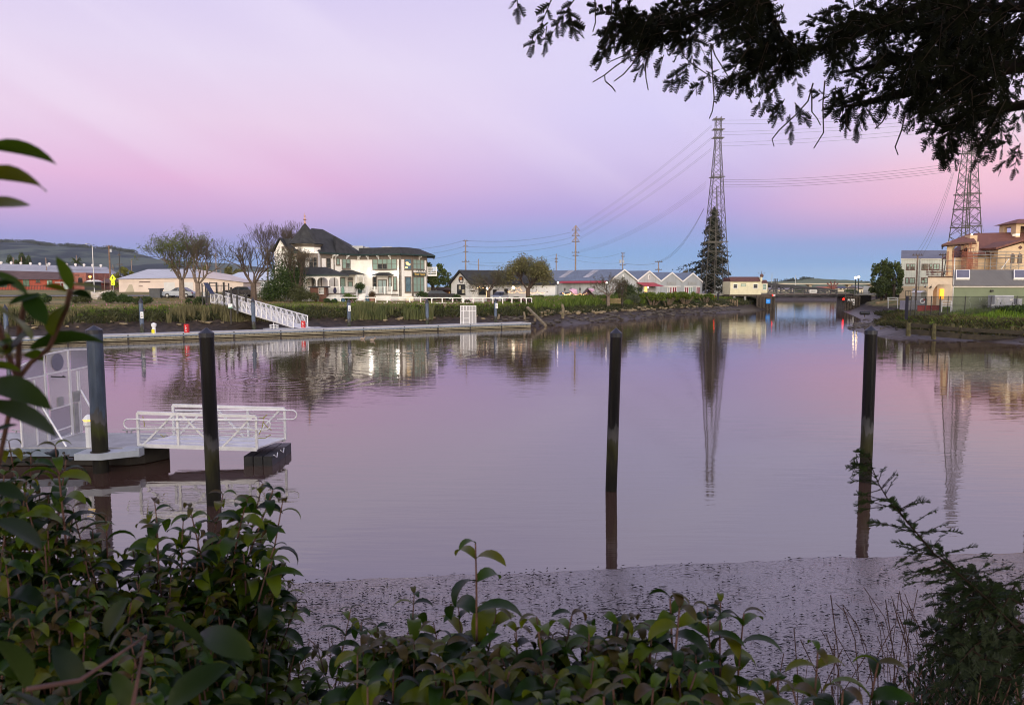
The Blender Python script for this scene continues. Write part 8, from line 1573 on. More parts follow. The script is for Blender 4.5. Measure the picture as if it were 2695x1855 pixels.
# ================================================================ BANK GRASS, REEDS, FLOWERS, ROCKS
def blades(px_,py_,hgt,wid,rng,lean=.35,z=None):
    n=len(px_); zz=height(px_,py_) if z is None else z; a=rng.uniform(0,2*PI,n); lx=np.cos(a);ly=np.sin(a); h=hgt; w_=wid
    b=np.stack([px_,py_,zz-.05],1); s_=np.stack([-ly,lx,np.zeros(n)],1)*w_[:,None]; tip=b+np.stack([lx*h*lean,ly*h*lean,h],1); mid=b+np.stack([lx*h*lean*.3,ly*h*lean*.3,h*.55],1)
    V=np.stack([b-s_,b+s_,mid+s_*.8,tip],1).reshape(-1,3); return V,np.arange(4*n).reshape(n,4)
def bankpts(n,rng,d0,d1,x0,x1,y0,y1,dens=None):
    xs_=[];ys_=[];c=0
    while c<n:
        x=rng.uniform(x0,x1,n*3); y=rng.uniform(y0,y1,n*3); d=sdist(x,y); k=(d>d0)&(d<d1); 
        if dens is not None: k&=rng.random(len(x))<dens(x,y,d)
        xs_.append(x[k]);ys_.append(y[k]);c+=k.sum()
    return np.concatenate(xs_)[:n],np.concatenate(ys_)[:n]
rng=np.random.default_rng(5)
def grass(name,lab,n,d0,d1,x0,x1,y0,y1,h,w_,lm,dens=None,lean=.35,hv=.45):
    x,y=bankpts(n,rng,d0,d1,x0,x1,y0,y1,dens); hh_=h*(1-hv+2*hv*rng.random(n))*(.55+.9*fbm(x,y,.35,12)); V,F=blades(x,y,hh_,w_*(.6+.8*rng.random(n)),rng,lean); single(name,lab,'grass' if 'grass' in name else 'plants',(V,F),lm,kind='stuff',origin=(float(x.mean()),float(y.mean()),0))
BG=leafmat('bank_grass_green',(.045,.09,.010),(.18,.24,.03),.7,.3,.35); BT=leafmat('bank_grass_tan',(.13,.105,.05),(.27,.22,.11),.8,.3,.4); BDk=leafmat('bank_scrub_dark',(.018,.024,.009),(.075,.08,.03),.8,.2,.5); BO=leafmat('bank_olive',(.055,.065,.022),(.14,.14,.055),.75,.25,.4)
patch=lambda s_,sd,t:(lambda x,y,d:(fbm(x,y,s_,sd)>t)*1.0)
grass('bank_grass','green grass and weeds covering the upper far bank',22000,5.0,8,-75,62,70,190,.38,.05,BG,patch(.16,21,.40))
grass('bank_grass','short green grass along the crest of the far bank',14000,7.0,13,-75,62,70,190,.15,.05,BG)
grass('bank_grass','olive weeds on the middle of the far bank',18000,4.0,7.2,-75,62,70,190,.36,.06,BO)
grass('bank_scrub','dark scrub hanging over the mud of the far bank',20000,3.3,6.2,-75,62,70,190,.50,.08,BDk,lean=.8)
grass('dry_grass','tufts of dry tan grass on the far bank',13000,6.0,14,-75,62,70,190,.24,.04,BT,patch(.25,7,.52))
grass('reeds','tall pale reeds at the waterline under the gangway',3600,3.0,5.5,-40,-27,80,96,1.15,.045,leafmat('reed',(.10,.10,.045),(.23,.20,.10),.8,.3,.6),patch(.5,3,.42),.12,.3)
grass('reeds','tall green and tan reeds below the house steps',3000,2.8,5.6,-20,-10,88,104,1.1,.045,leafmat('reed_green',(.07,.10,.035),(.19,.19,.08),.8,.3,.6),patch(.5,4,.45),.12,.3)
grass('reeds','pale reeds on the far left of the bank',1600,3.0,5.6,-58,-47,72,92,.9,.045,MATS['reed'],patch(.5,5,.45),.12,.3)
grass('tall_grass','long bright grass in front of the pink umbrellas',16000,5,13,3,38,100,135,.95,.05,leafmat('long_grass',(.05,.10,.012),(.18,.24,.04),.7,.35,.5))
grass('field_grass','thin dry grass of the open field on the left',14000,14,45,-95,-22,98,150,.15,.05,BT)
grass('field_grass','thin green grass of the verge around the house',9000,11,20,-30,30,100,130,.18,.04,BG)
grass('bank_grass','bright green grass along the top of the right bank',24000,7.0,17,36,95,62,110,.42,.045,leafmat('right_grass',(.06,.13,.008),(.17,.26,.02),.6,.35,.5),lambda x,y,d:np.where(y<140,1.0,0))
grass('ivy_growth','dark green leafy growth along the black fence',14000,14.5,18,36,95,68,110,.62,.10,leafmat('ivy',(.015,.04,.010),(.06,.10,.02),.5,.25,.6),lean=.7)
grass('bank_scrub','brown roots and scrub on the face of the right bank',16000,3.4,9.2,36,95,60,110,.5,.05,leafmat('right_scrub',(.05,.045,.02),(.14,.12,.05),.85,.2,.6),lean=.8)
# leafy weeds as small leaf clumps
def weeds(lab,n,d0,d1,x0,x1,y0,y1,ls,lm,dens=None,zo=(.1,.7),name='weeds',cat='plants'):
    x,y=bankpts(n,rng,d0,d1,x0,x1,y0,y1,dens); C=np.stack([x,y,height(x,y)+rng.uniform(zo[0],zo[1],n)*(.5+fbm(x,y,.4,3))],1); single(name,lab,cat,leaves_np(C,ls,rng),lm,kind='stuff',origin=(float(x.mean()),float(y.mean()),0))
weeds('leafy green weeds on the upper far bank',15000,5.0,8.5,-75,62,70,190,.17,BG,zo=(.05,.32)); weeds('green leafy growth on the right bank',12000,5.5,10,36,95,60,110,.16,BG,zo=(.05,.5)); weeds('dark leafy scrub low on the far bank',14000,3.5,6.5,-75,62,70,190,.17,BDk,zo=(0,.45))
PK=mat('flower_pink',(.62,.20,.42),.6,.1,3)
weeds('small pink wildflowers dotted on the far bank',520,5,9,-22,8,85,112,.13,PK,zo=(.5,.9),name='wildflowers',cat='flowers'); weeds('small pink wildflowers dotted on the left bank',160,5,8,-50,-30,74,95,.12,PK,zo=(.5,.9),name='wildflowers',cat='flowers')
def mounds(lab,n,k,d0,d1,x0,x1,y0,y1,R0,R1,ls,lm):
    x,y=bankpts(n,rng,d0,d1,x0,x1,y0,y1); zz=height(x,y,False); r=rng.uniform(R0,R1,n); C=shell_pts(np.stack([x,y,zz+r*.35],1),np.stack([r*1.35,r*1.1,r*.75],1),n*k,rng,.45); single('weed_mounds',lab,'plants',leaves_np(C,ls,rng),lm,kind='stuff',origin=(float(x.mean()),float(y.mean()),0))
mounds('rounded green weed mounds along the crest of the far bank',150,150,4.4,6.6,-75,62,70,190,.3,.62,.17,leafmat('mound_green',(.035,.075,.009),(.16,.23,.03),.65,.3,.3))
mounds('rounded olive weed mounds lower on the far bank',140,130,3.8,6,-75,62,70,190,.3,.6,.16,leafmat('mound_olive',(.05,.055,.02),(.15,.14,.055),.7,.3,.3))
# rocks
RK=mat('rock_tan',(.24,.19,.115),.85,.25,2,bump=.6,bscale=6); RKD=mat('rock_dark',(.075,.062,.05),.6,.25,2,bump=.6,bscale=6)
m=MB(); x,y=bankpts(170,rng,3.1,4.6,2,46,90,160); zz=height(x,y,False)
for i in range(170): s_=rng.uniform(.25,.6); m.rock((x[i],y[i],zz[i]+.08),(s_*1.35,s_,s_*.55),i)
single('riprap','pale lichen covered rocks along the upper mud line of the far bank','rocks',m,RK,kind='stuff')
m=MB(); x,y=bankpts(230,rng,.3,3.2,-2,46,85,160); zz=height(x,y,False)
for i in range(230): s_=rng.uniform(.2,.6); m.rock((x[i],y[i],zz[i]+.03),(s_*1.5,s_,s_*.45),i+500)
single('riprap','dark wet rocks below the far bank','rocks',m,RKD,kind='stuff')
m=MB(); x,y=bankpts(90,rng,.5,5,38,75,60,110); zz=height(x,y,False)
for i in range(90): s_=rng.uniform(.15,.5); m.rock((x[i],y[i],zz[i]+.02),(s_*1.4,s_,s_*.45),i+900)
single('riprap','dark stones and mud clods on the right bank','rocks',m,RKD,kind='stuff')
m=MB(); x,y=bankpts(60,rng,2.4,4.2,-62,0,70,100); zz=height(x,y,False)
for i in range(60): s_=rng.uniform(.12,.4); m.rock((x[i],y[i],zz[i]+.02),(s_*1.4,s_,s_*.5),i+1300)
single('riprap','scattered tan stones on the mud left of the mesh gate','rocks',m,RK,kind='stuff')
# old timber piles of the bank
OP=mat('old_pile',(.22,.175,.13),.9,.3,2,col2=(.10,.09,.05))
for i,(fn,x,y0,y1,Yp,lab) in enumerate(((z2,737,1065,1255,95,'old grey pile in the bank below the red kiosk'),(z2,1477,1070,1305,96,'old grey pile in the bank below the deck railing'),(z2,2190,1065,1275,97,'thick old pile right of the plain blue pile'),(SB,308,830,1000,99,'old pile just left of the mesh gate'),(SB,790,820,1010,99,'old pile right of the mesh gate'),(SB,2190,822,980,101,'split topped old pile at the rocky bank'),
    (z1,1480,878,965,90,'low mossy stump left of the red fire box'),(z1,1637,878,965,90,'low mossy stump above the red fire box'),(SB,1040,1000,1155,96,'mossy stump left of the right notice pile'),(SB,1500,960,1115,97,'mossy stump beside the leaning timber'),(SB,42,1020,1120,95,'mossy stump left of the thick old pile'),(SB,1690,1060,1150,97,'short stump under the leaning timber'),(z1,1320,885,960,90,'low mossy stump beside the notice pile'))):
    px,pt=fn(x,y0); _,pb=fn(x,y1); xx=X(px,Yp); m=MB(); w_=rng.uniform(.15,.21); m.tube([(xx,Yp,Z(pb,Yp)-.8),(xx+rng.uniform(-.08,.08),Yp,(Z(pb,Yp)+Z(pt,Yp))/2),(xx+rng.uniform(-.1,.1),Yp,Z(pt,Yp))],[w_*1.1,w_,w_*.85],7); single('old_timber_pile',lab,'timber pile',m,OP,group='old timber piles in the far bank')
A=P(*SB(1560,885),98); B=P(*SB(1885,1165),93); m=MB(); m.cyl(B-Vector((0,0,.3)),A,.20,.2,8); single('leaning_timber','long old timber leaning down the bank to the water','timber',m,OP)
m=MB(); A=P(*WH(962,508),131); B=P(*WH(1055,560),131); C_=P(*WH(1030,632),131); m.bar(A,B,.16); m.bar(B+Vector((.1,0,.3)),C_,.13); single('broken_post','pale broken post frame in front of the hedge','post',m,PT)
# white rail fence along the bank
Yw=105.5; T=Thing('rail_fence','white single rail fence along the top of the bank below the house','fence',(X(1100,Yw),Yw,2.6)); fx=[z2(v,0)[0] for v in(785,960,1237,1375,1510,1775,1903,2033)]+[SB(v,0)[0] for v in(25,213,402,580,757,935,1110,1277,1442,1537,1635)]
for i,px in enumerate(fx): m=MB(); x=X(px,Yw); w_=.07 if px!=fx[10] else .14; m.box(x-w_,x+w_,Yw-.06,Yw+.06,1.9,Z(784.5 if px>900 else 783,Yw)); T.part('post',m,M['paint_white'],world=True)
m=MB(); m.bar((X(fx[0],Yw),Yw,Z(783,Yw)),(X(fx[-1],Yw),Yw,Z(784.6,Yw)),.10,.12); m2=MB(); m2.bar((X(fx[0],Yw),Yw+.02,Z(797.5,Yw)),(X(fx[12],Yw),Yw+.02,Z(798,Yw)),.07,.12); T.part('top_rail',m,M['paint_white'],world=True); T.part('bottom_rail',m2,M['paint_white'],world=True)
# low wooden picket fence and patio with pink umbrellas
Yw=119; T=Thing('picket_fence','low tan picket fence right of the pink umbrellas','fence',(X(WH(600,0)[0],Yw),Yw,2.6)); m=MB(); a,b=X(WH(410,0)[0],Yw),X(WH(742,0)[0],Yw); n=26
for i in range(n): x=a+(b-a)*i/(n-1); m.box(x-.04,x+.04,Yw-.02,Yw+.02,2.3,Z(WH(0,503+(i*7%5)*2)[1],Yw))
T.part('pickets',m,mat('cedar',(.27,.19,.10),.8,.15,3),world=True); m=MB(); m.bar((a,Yw+.05,Z(WH(0,512)[1],Yw)),(b,Yw+.05,Z(WH(0,512)[1],Yw)),.06); T.part('rail',m,M['cedar'],world=True)
Yw=113; T=Thing('picket_fence','low grey picket fence left of the pink umbrellas','fence',(X(WH(-100,0)[0],Yw),Yw,2.6)); m=MB(); a,b=X(SB(1910,0)[0],Yw),X(WH(160,0)[0],Yw)
for i in range(34): x=a+(b-a)*i/33; m.box(x-.04,x+.04,Yw-.02,Yw+.02,2.3,Z(WH(0,492)[1],Yw))
T.part('pickets',m,mat('cedar_grey',(.22,.15,.10),.8,.15,3),world=True); m=MB(); m.bar((a,Yw+.05,Z(WH(0,505)[1],Yw)),(b,Yw+.05,Z(WH(0,505)[1],Yw)),.06); T.part('rail',m,M['cedar_grey'],world=True)
PKM=mat('canvas_pink',(.72,.42,.55),.7,.04,1.5)
def tiltumb(lab,x,y,Yp,w_,h_,tilt,poleb):
    px,py=WH(x,y); c=P(px,py,Yp); T=Thing('pink_umbrella',lab,'umbrella',(c.x,Yp,2.6),group='open pink patio umbrellas'); R=Matrix.Rotation(tilt,3,'Y'); n=8; r=w_*Yp/FPX/2; dz=c.z-2.6
    top=R@Vector((0,0,h_)); V=[tuple(top+Vector((0,0,dz)))]; 
    for k in range(n): a=2*PI*k/n; q=R@Vector((r*math.cos(a),r*math.sin(a),0)); V.append(tuple(q+Vector((0,0,dz))))
    for k in range(n): a=2*PI*k/n; q=R@Vector((r*.6*math.cos(a),r*.6*math.sin(a),h_*.62)); V.append(tuple(q+Vector((0,0,dz))))
    m=MB(); m.add(V,[(0,9+k,9+(k+1)%n) for k in range(n)]+[(9+k,1+k,1+(k+1)%n,9+(k+1)%n) for k in range(n)]); T.part('canopy',m,PKM)
    m=MB(); m.cyl((0,0,-.1),(0,0,dz-.1),.035,n=6); m.cyl((0,0,dz-.1),top+Vector((0,0,dz)),.035,n=6); T.part('pole',m,M['wood_brown'])
tiltumb('left open pink patio umbrella tilted toward the river',135,445,122,30,.9,.75,0); tiltumb('right open pink patio umbrella tilted toward the picket fence',350,445,122,34,.9,-.65,0)
for i,x in enumerate((30,112,225,325)):
    px,py=WH(x,395); c=P(px,py,122.5); T=Thing('patio_post','wooden patio post number '+'abcd'[i] if 0 else ('first','second','third','fourth')[i]+' of the four short patio posts counted from the left','post',(c.x,122.5,2.5),group='patio posts among the pink umbrellas'); m=MB(); m.box(-.07,.07,-.07,.07,0,c.z-2.5-.2); T.part('post',m,mat('post_rust',(.20,.085,.05),.7,.15,3)); m=MB(); m.box(-.13,.13,-.13,.13,c.z-2.5-.2,c.z-2.5+.25); T.part('post_top_heater',m,M['trim_black'])
px,py=WH(370,400); c=P(px,py,119); m=MB(); a=X(WH(215,0)[0],119); b=X(WH(440,0)[0],119); m.prism([(a,119,c.z-1.4),((a+b)/2,119,c.z+.2),(b,119,c.z-1.3),(b,119,c.z-1.45),((a+b)/2,119,c.z+.05),(a,119,c.z-1.55)],(0,2.5,0)); T=Thing('patio_shelter','small brown roofed shelter between the pink umbrellas','shelter',((a+b)/2,119,2.6)); T.part('roof',m,M['roof_brown'],world=True); m=MB(); [m.box(xx-.06,xx+.06,119.2,119.3,2.5,c.z-1.4) for xx in(a+.3,b-.3)]; T.part('posts',m,M['post_rust'],world=True)
for i,x in enumerate((60,150,200,270,380)): xx=X(WH(x,0)[0],121); m=MB(); m.box(xx-.5,xx+.5,121,121.5,3.15,3.22); m.box(xx-.4,xx-.34,121.1,121.4,2.6,3.15); m.box(xx+.34,xx+.4,121.1,121.4,2.6,3.15); single('patio_table',('first','second','third','fourth','fifth')[i]+' small brown patio table from the left behind the long grass','table',m,M['wood_brown'],group='patio tables behind the long grass')

for k,(x,y) in enumerate(((1338,1500),(1225,1484))):
    q=G(*z2(x,y),0); T=Thing('duck',('right','left')[k]+' one of two small ducks swimming off the house','duck',tuple(q)); m=MB(); m.tube([(-.26,0,.10),(-.2,0,.09),(-.08,0,.07),(.08,0,.07),(.16,0,.12),(.18,0,.2),(.2,0,.26),(.25,0,.27)],[.01,.06,.11,.10,.06,.035,.045,.03],8); T.part('body',m,mat('duck_brown',(.35,.28,.22),.7,.2,12)); m=MB(); m.cyl((.26,0,.265),(.33,0,.25),.018,.008,6); T.part('beak',m,M['sign_orange'])
# ================================================================ FOREGROUND SHRUBS
def nrm(a): return a/(np.linalg.norm(a,axis=-1,keepdims=True)+1e-9)
def laurel(base,d,side,L_,W_,curl,up0):
    """vectorised curved leaves; base,d,side (n,3), L,W,curl,up0 (n,)"""
    n=len(base); T_=8; up=nrm(np.cross(d,side)); up=np.where(up[:,2:3]<0,-up,up); out=[]
    pos=base.copy(); ts=np.linspace(0,1,T_)
    for i,t in enumerate(ts):
        th=up0-curl*t
        dirv=d*np.cos(th)[:,None]+up*np.sin(th)[:,None]; nv=-d*np.sin(th)[:,None]+up*np.cos(th)[:,None]
        if i: pos=pos+dirv*(L_/(T_-1))[:,None]
        w=W_*(np.sin(np.pi*min(1,max(.02,t))**.85)**.75)*(1 if t<.98 else .02)*.5
        out+= [pos+side*w[:,None]+nv*(w*.30)[:,None],pos,pos-side*w[:,None]+nv*(w*.30)[:,None]]
    V=np.stack(out,1).reshape(-1,3); F=[]
    for i in range(T_-1):
        for j in(0,1): a=i*3+j; F.append((a,a+1,a+4,a+3))
    F=np.array(F); Fq=(F[None]+(np.arange(n)*T_*3)[:,None,None]).reshape(-1,4); return V,Fq
m=bpy.data.materials.new('laurel_leaf'); nt,N,L=nodes(m); b=N['Principled BSDF']; b.inputs['Roughness'].default_value=.40; b.inputs['Specular IOR Level'].default_value=.25
g=N.new('ShaderNodeNewGeometry'); rp=N.new('ShaderNodeValToRGB'); e=rp.color_ramp.elements; e[0].color=(.006,.018,.005,1); e[1].color=(.15,.155,.008,1); x=e.new(.45); x.color=(.028,.075,.008,1); x=e.new(.72); x.color=(.10,.17,.010,1); L.new(g.outputs['Random Per Island'],rp.inputs['Fac']); L.new(rp.outputs[0],b.inputs['Base Color'])
nz=N.new('ShaderNodeTexNoise'); nz.inputs['Scale'].default_value=60; tc=N.new('ShaderNodeTexCoord'); L.new(tc.outputs['Object'],nz.inputs['Vector']); bp=N.new('ShaderNodeBump'); bp.inputs['Strength'].default_value=.25; bp.inputs['Distance'].default_value=.003; L.new(nz.outputs['Fac'],bp.inputs['Height']); L.new(bp.outputs[0],b.inputs['Normal'])
tr=N.new('ShaderNodeBsdfTranslucent'); L.new(rp.outputs[0],tr.inputs['Color']); ms=N.new('ShaderNodeMixShader'); ms.inputs[0].default_value=.28; L.new(b.outputs[0],ms.inputs[1]); L.new(tr.outputs[0],ms.inputs[2]); L.new(ms.outputs[0],N['Material Output'].inputs['Surface']); LAUREL=m
NEWL=leafmat('laurel_new_leaf',(.085,.05,.022),(.09,.10,.022),.45,.3,3); STEM=mat('laurel_stem',(.16,.085,.075),.6,.2,20)
def shrub_fg(lab,shoots,seed,group='glossy leaved shrubs on the near bank',name='laurel_shrub',yel=0):
    rng=np.random.default_rng(seed); B=[];D=[];S=[];LL=[];WW=[];CU=[];U0=[];nb=[]; sm=MB(); roots=[]
    for (px,py,Y,ln,sc,tilt) in shoots:
        tip=np.array(P(px,py,Y)); lean=np.array([tilt+rng.normal(0,.10),rng.normal(0,.14),-1.0]); lean/=np.linalg.norm(lean); bend=np.array([rng.normal(0,.08),rng.normal(0,.08),0])
        s=0;k=0;a0=rng.uniform(0,PI); gap=.022*sc; pts=[tip]
        while s<ln:
            p=tip+lean*s+bend*(s/ln)**2*ln; pts.append(p)
            full=min(1,.42+.24*k)*sc*rng.uniform(.85,1.12)
            for q in(0,1):
                if rng.random()<.06+.05*(k>7): continue
                a=a0+k*PI/2*rng.uniform(.9,1.1)+q*PI+rng.normal(0,.2); h=np.array([math.cos(a),math.sin(a)*.9,0]); d=nrm(h*1.0+np.array([0,0,.0])-lean*.15); side=nrm(np.cross(d,np.array([0,0,1.]))+rng.normal(0,.22,3))
                side=nrm(side-d*np.dot(side,d)); l=.118*full
                B.append(p);D.append(d);S.append(side);LL.append(l);WW.append(l*rng.uniform(.32,.43)); CU.append(rng.uniform(1.4,2.6)); U0.append(rng.uniform(.5,1.15)); nb.append(k<1 and rng.random()<.6)
            gap=min(.068*sc,gap*1.35+.005); s+=gap; k+=1
        r=.0022*sc; sm.tube(pts[::max(1,len(pts)//8)]+[pts[-1]],[r*(.6+.14*i) for i in range(len(pts[::max(1,len(pts)//8)])+1)],5); roots.append(pts[-1])
    A=lambda q:np.array(q); nb=A(nb); o=np.mean(roots,0); gy=H(float(o[0]),float(o[1])); T=Thing(name,lab,'shrub',(float(o[0]),float(o[1]),gy),group=group)
    rt=Vector((float(o[0]),float(o[1]),gy-.05))
    for p in roots[::2]: p=Vector(p); mid=(p+rt)/2+Vector((0,0,.05)); sm.tube([p,mid,rt],[.004,.006,.009],5)
    for nm,msk,mt_l in(('foliage',~nb,LAUREL),('young_leaves',nb,NEWL)):
        if msk.sum()==0: continue
        V,F=laurel(A(B)[msk],A(D)[msk],A(S)[msk],A(LL)[msk],A(WW)[msk],A(CU)[msk],A(U0)[msk]); T.part(nm,(V,F),mt_l,world=True,smooth=True)
    T.part('stems',sm,STEM,world=True); return T
r=np.random.default_rng(42)
def fill(x0,x1,top,n,Y0,Y1,sc0,sc1,ln=(.35,.6),frm=zf(0,0,1.16214),tilt=0,below=260):
    """shoots whose tips start at the outline top(x) and lie below it"""
    out=[]
    for i in range(n):
        x=r.uniform(x0,x1); y=top(x)+abs(r.normal(0,1))*below*.45+r.uniform(0,.25)*below; px,py=frm(x,y); f=min(1,max(0,(y-top(x))/below)); Y=Y0+(Y1-Y0)*(1-f)*.8+r.uniform(0,.2)*(Y1-Y0); out.append((px,py,Y,r.uniform(*ln),r.uniform(sc0,sc1),tilt+r.normal(0,.12)))
    return out
ip=lambda xs,ys:(lambda x:float(np.interp(x,xs,ys)))
Z0f=zf(0,0,1.16214)
def S(lst,Y,ln=.5,sc=1.0,frm=Z0f,tilt=0): return [(*frm(x,y),Y+r.uniform(-.12,.12),ln,sc*r.uniform(.9,1.1),tilt) for x,y in lst]
shrub_fg('shrub at the lower left whose top shoots stand before the near dock',S([(20,1000),(70,1030),(125,1010),(150,1040),(60,1090),(10,1075),(110,1120),(165,1150),(240,1165),(210,1200)],2.1,.5,.95)+fill(-40,260,ip([-40,60,160,260],[1040,1060,1130,1200]),26,1.6,2.3,.85,1.05),1)
shrub_fg('shrub whose leaves hide the waterline of the second black pile',S([(340,1165),(352,1195),(430,1150),(415,1180),(300,1240),(450,1200),(385,1260),(350,1135)],2.2,.5,.9)+fill(250,470,ip([250,350,470],[1230,1215,1200]),24,1.7,2.4,.85,1.05),2)
shrub_fg('tallest leaning shrub between the leftmost piles and the open water',S([(505,1120),(560,1130),(595,1095),(618,1110),(640,1135),(540,1180),(600,1190),(620,1240)],2.2,.55,1.0,tilt=-.35)+fill(460,640,ip([460,560,640],[1200,1180,1270]),26,1.75,2.4,.9,1.1,tilt=-.2),3)
shrub_fg('shrub stepping down to the mud at the right of the dark corner',S([(655,1325),(640,1290),(672,1365),(610,1330)],2.3,.45,.95,tilt=-.3)+fill(560,690,ip([560,640,700],[1290,1340,1430]),20,1.9,2.5,.85,1.0,tilt=-.2),4)
shrub_fg('darkest leafy shrub filling the bottom left corner',fill(-60,360,ip([-60,360],[1230,1260]),46,1.15,2.1,.85,1.1,ln=(.3,.5),below=420),5)
shrub_fg('dense leafy shrub along the bottom, left of the middle',fill(300,720,ip([300,560,720],[1270,1330,1450]),46,1.3,2.2,.85,1.1,ln=(.3,.5),below=360),6)
shrub_fg('shrub with the tall single shoot standing against the mud',[(*zC(905,205),1.75,.42,1.15,.02)]+S([(60,650),(130,740),(490,545),(240,770),(620,740),(790,640)],1.95,.4,.95,frm=zC)+fill(0,800,ip([0,250,500,800],[820,830,760,760]),24,1.4,1.9,1.0,1.35,frm=zC,ln=(.25,.45),below=420),7)
shrub_fg('shrub at the bottom middle below the reflection of the middle pile',S([(1045,660),(1320,700),(1560,690),(1180,800),(1430,830),(1680,760)],1.75,.4,1.15,frm=zC)+fill(800,1650,ip([800,1200,1650],[830,860,850]),28,1.35,1.85,1.05,1.4,frm=zC,ln=(.25,.45),below=400),8)
shrub_fg('bright leaved shrub right of the middle with bronze tips',S([(1870,750),(1960,720),(2225,575),(2290,640),(2100,800)],1.7,.42,1.2,frm=zC)+[(*zD(150,965),1.8,.42,1.0,0),(*zD(235,935),1.85,.42,1.05,0),(*zD(385,1005),1.8,.42,1.1,.05)]+fill(1650,2480,ip([1650,2100,2480],[860,820,900]),30,1.3,1.8,1.05,1.4,frm=zC,ln=(.25,.45),below=400),9)
shrub_fg('low pair of broad leaved shoots by the right bottom edge',[(*zD(860,1245),1.45,.35,1.05,.05),(*zD(1245,1325),1.5,.35,1.1,0),(*zD(1020,1500),1.3,.3,1.1,0),(*zD(600,1420),1.45,.3,1.0,.1),(*zD(700,1500),1.3,.3,1.15,0),(*zD(1380,1500),1.5,.3,1.0,0),(*zD(520,1500),1.35,.3,1.0,0)],10)
# close, out of focus branch at the left edge
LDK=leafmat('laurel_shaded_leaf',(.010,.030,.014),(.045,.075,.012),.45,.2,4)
def bigleaf(specs,seed,lab,stems):
    rng=np.random.default_rng(seed); B=[];D=[];S_=[];L_=[];W_=[];C_=[];U_=[]
    for (x0,y0,x1,y1,Y,curl,wf) in specs:
        a=np.array(P(*Z0f(x0,y0),Y)); c=np.array(P(*Z0f(x1,y1),Y+rng.uniform(-.03,.05))); d=c-a; l=np.linalg.norm(d)*(1+curl*curl/24); dn=d/np.linalg.norm(d); sd=nrm(np.cross(dn,np.array([0,0,1.]))*.75+np.array([0,0,rng.choice([-1,1])*.5])); sd=nrm(sd-dn*np.dot(sd,dn)); B.append(a);D.append(dn);S_.append(sd);L_.append(l);W_.append(l*wf);C_.append(curl);U_.append(curl*.5)
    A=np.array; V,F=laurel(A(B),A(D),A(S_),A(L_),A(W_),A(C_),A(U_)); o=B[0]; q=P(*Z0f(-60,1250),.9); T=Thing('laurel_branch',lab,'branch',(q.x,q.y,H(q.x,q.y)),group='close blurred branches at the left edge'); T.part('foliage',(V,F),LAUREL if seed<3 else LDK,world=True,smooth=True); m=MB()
    for pl in stems: m.tube([P(*Z0f(x,y),Y) for x,y,Y in pl],.0028,6)
    T.part('stems',m,STEM,world=True)
bigleaf([(-30,335,133,367,.62,.9,.34),(-30,402,112,428,.62,.8,.34),(-25,468,70,462,.62,.3,.36),(-90,440,-20,520,.62,.5,.4)],1,'close blurred branch with three arched leaves against the sky',[[(-60,250,.62),(-45,340,.62),(-40,420,.62),(-30,480,.62),(-20,620,.64),(-30,900,.75),(-60,1250,.9)]])
bigleaf([(160,655,128,580,.75,.3,.42),(165,645,240,655,.75,.2,.22),(150,660,98,645,.78,.6,.36),(160,665,205,672,.78,.7,.4),(60,665,-30,610,.72,.5,.4),(60,670,105,735,.72,.4,.5),(20,690,95,665,.7,.5,.3),(-10,700,75,770,.7,.5,.45),(-20,650,35,640,.7,.4,.5),(70,790,245,770,.8,.9,.30),(20,800,-25,760,.75,.3,.6),(60,800,98,815,.78,.7,.55),(20,810,75,745,.75,.4,.6),(-20,800,30,770,.74,.5,.6),(-30,830,50,840,.72,.5,.6),(150,690,120,760,.76,.4,.45)],2,'close blurred branch with pale green leaves before the far bank',[[(160,655,.76),(150,700,.78),(110,790,.8),(70,820,.8),(40,860,.8),(20,940,.82),(-10,1080,.85),(-60,1250,.9)],[(60,668,.73),(45,740,.76),(40,860,.8)],[(-20,690,.72),(10,780,.75),(40,860,.8)]])
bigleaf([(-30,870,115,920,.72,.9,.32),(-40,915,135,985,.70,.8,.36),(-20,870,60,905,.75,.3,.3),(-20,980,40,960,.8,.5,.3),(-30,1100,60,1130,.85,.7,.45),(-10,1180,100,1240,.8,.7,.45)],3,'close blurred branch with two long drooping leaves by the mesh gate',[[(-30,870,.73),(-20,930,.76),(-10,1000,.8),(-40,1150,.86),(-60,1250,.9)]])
bigleaf([(570,1490,450,1425,.95,.9,.36),(250,1470,330,1385,.95,.6,.5),(60,1560,-20,1440,.85,.9,.42),(180,1560,120,1460,.9,.8,.45),(330,1400,480,1480,.95,.9,.35),(380,1600,520,1500,.95,.9,.42),(240,1440,290,1350,1.0,.5,.5),(300,1600,255,1520,.9,.8,.45),(120,1650,20,1560,.8,.4,.6),(470,1620,570,1590,.85,.9,.5)],4,'close blurred leaves low in the bottom left corner',[[(60,1560,.8),(180,1540,.85),(330,1440,.95),(300,1600,.88)]])
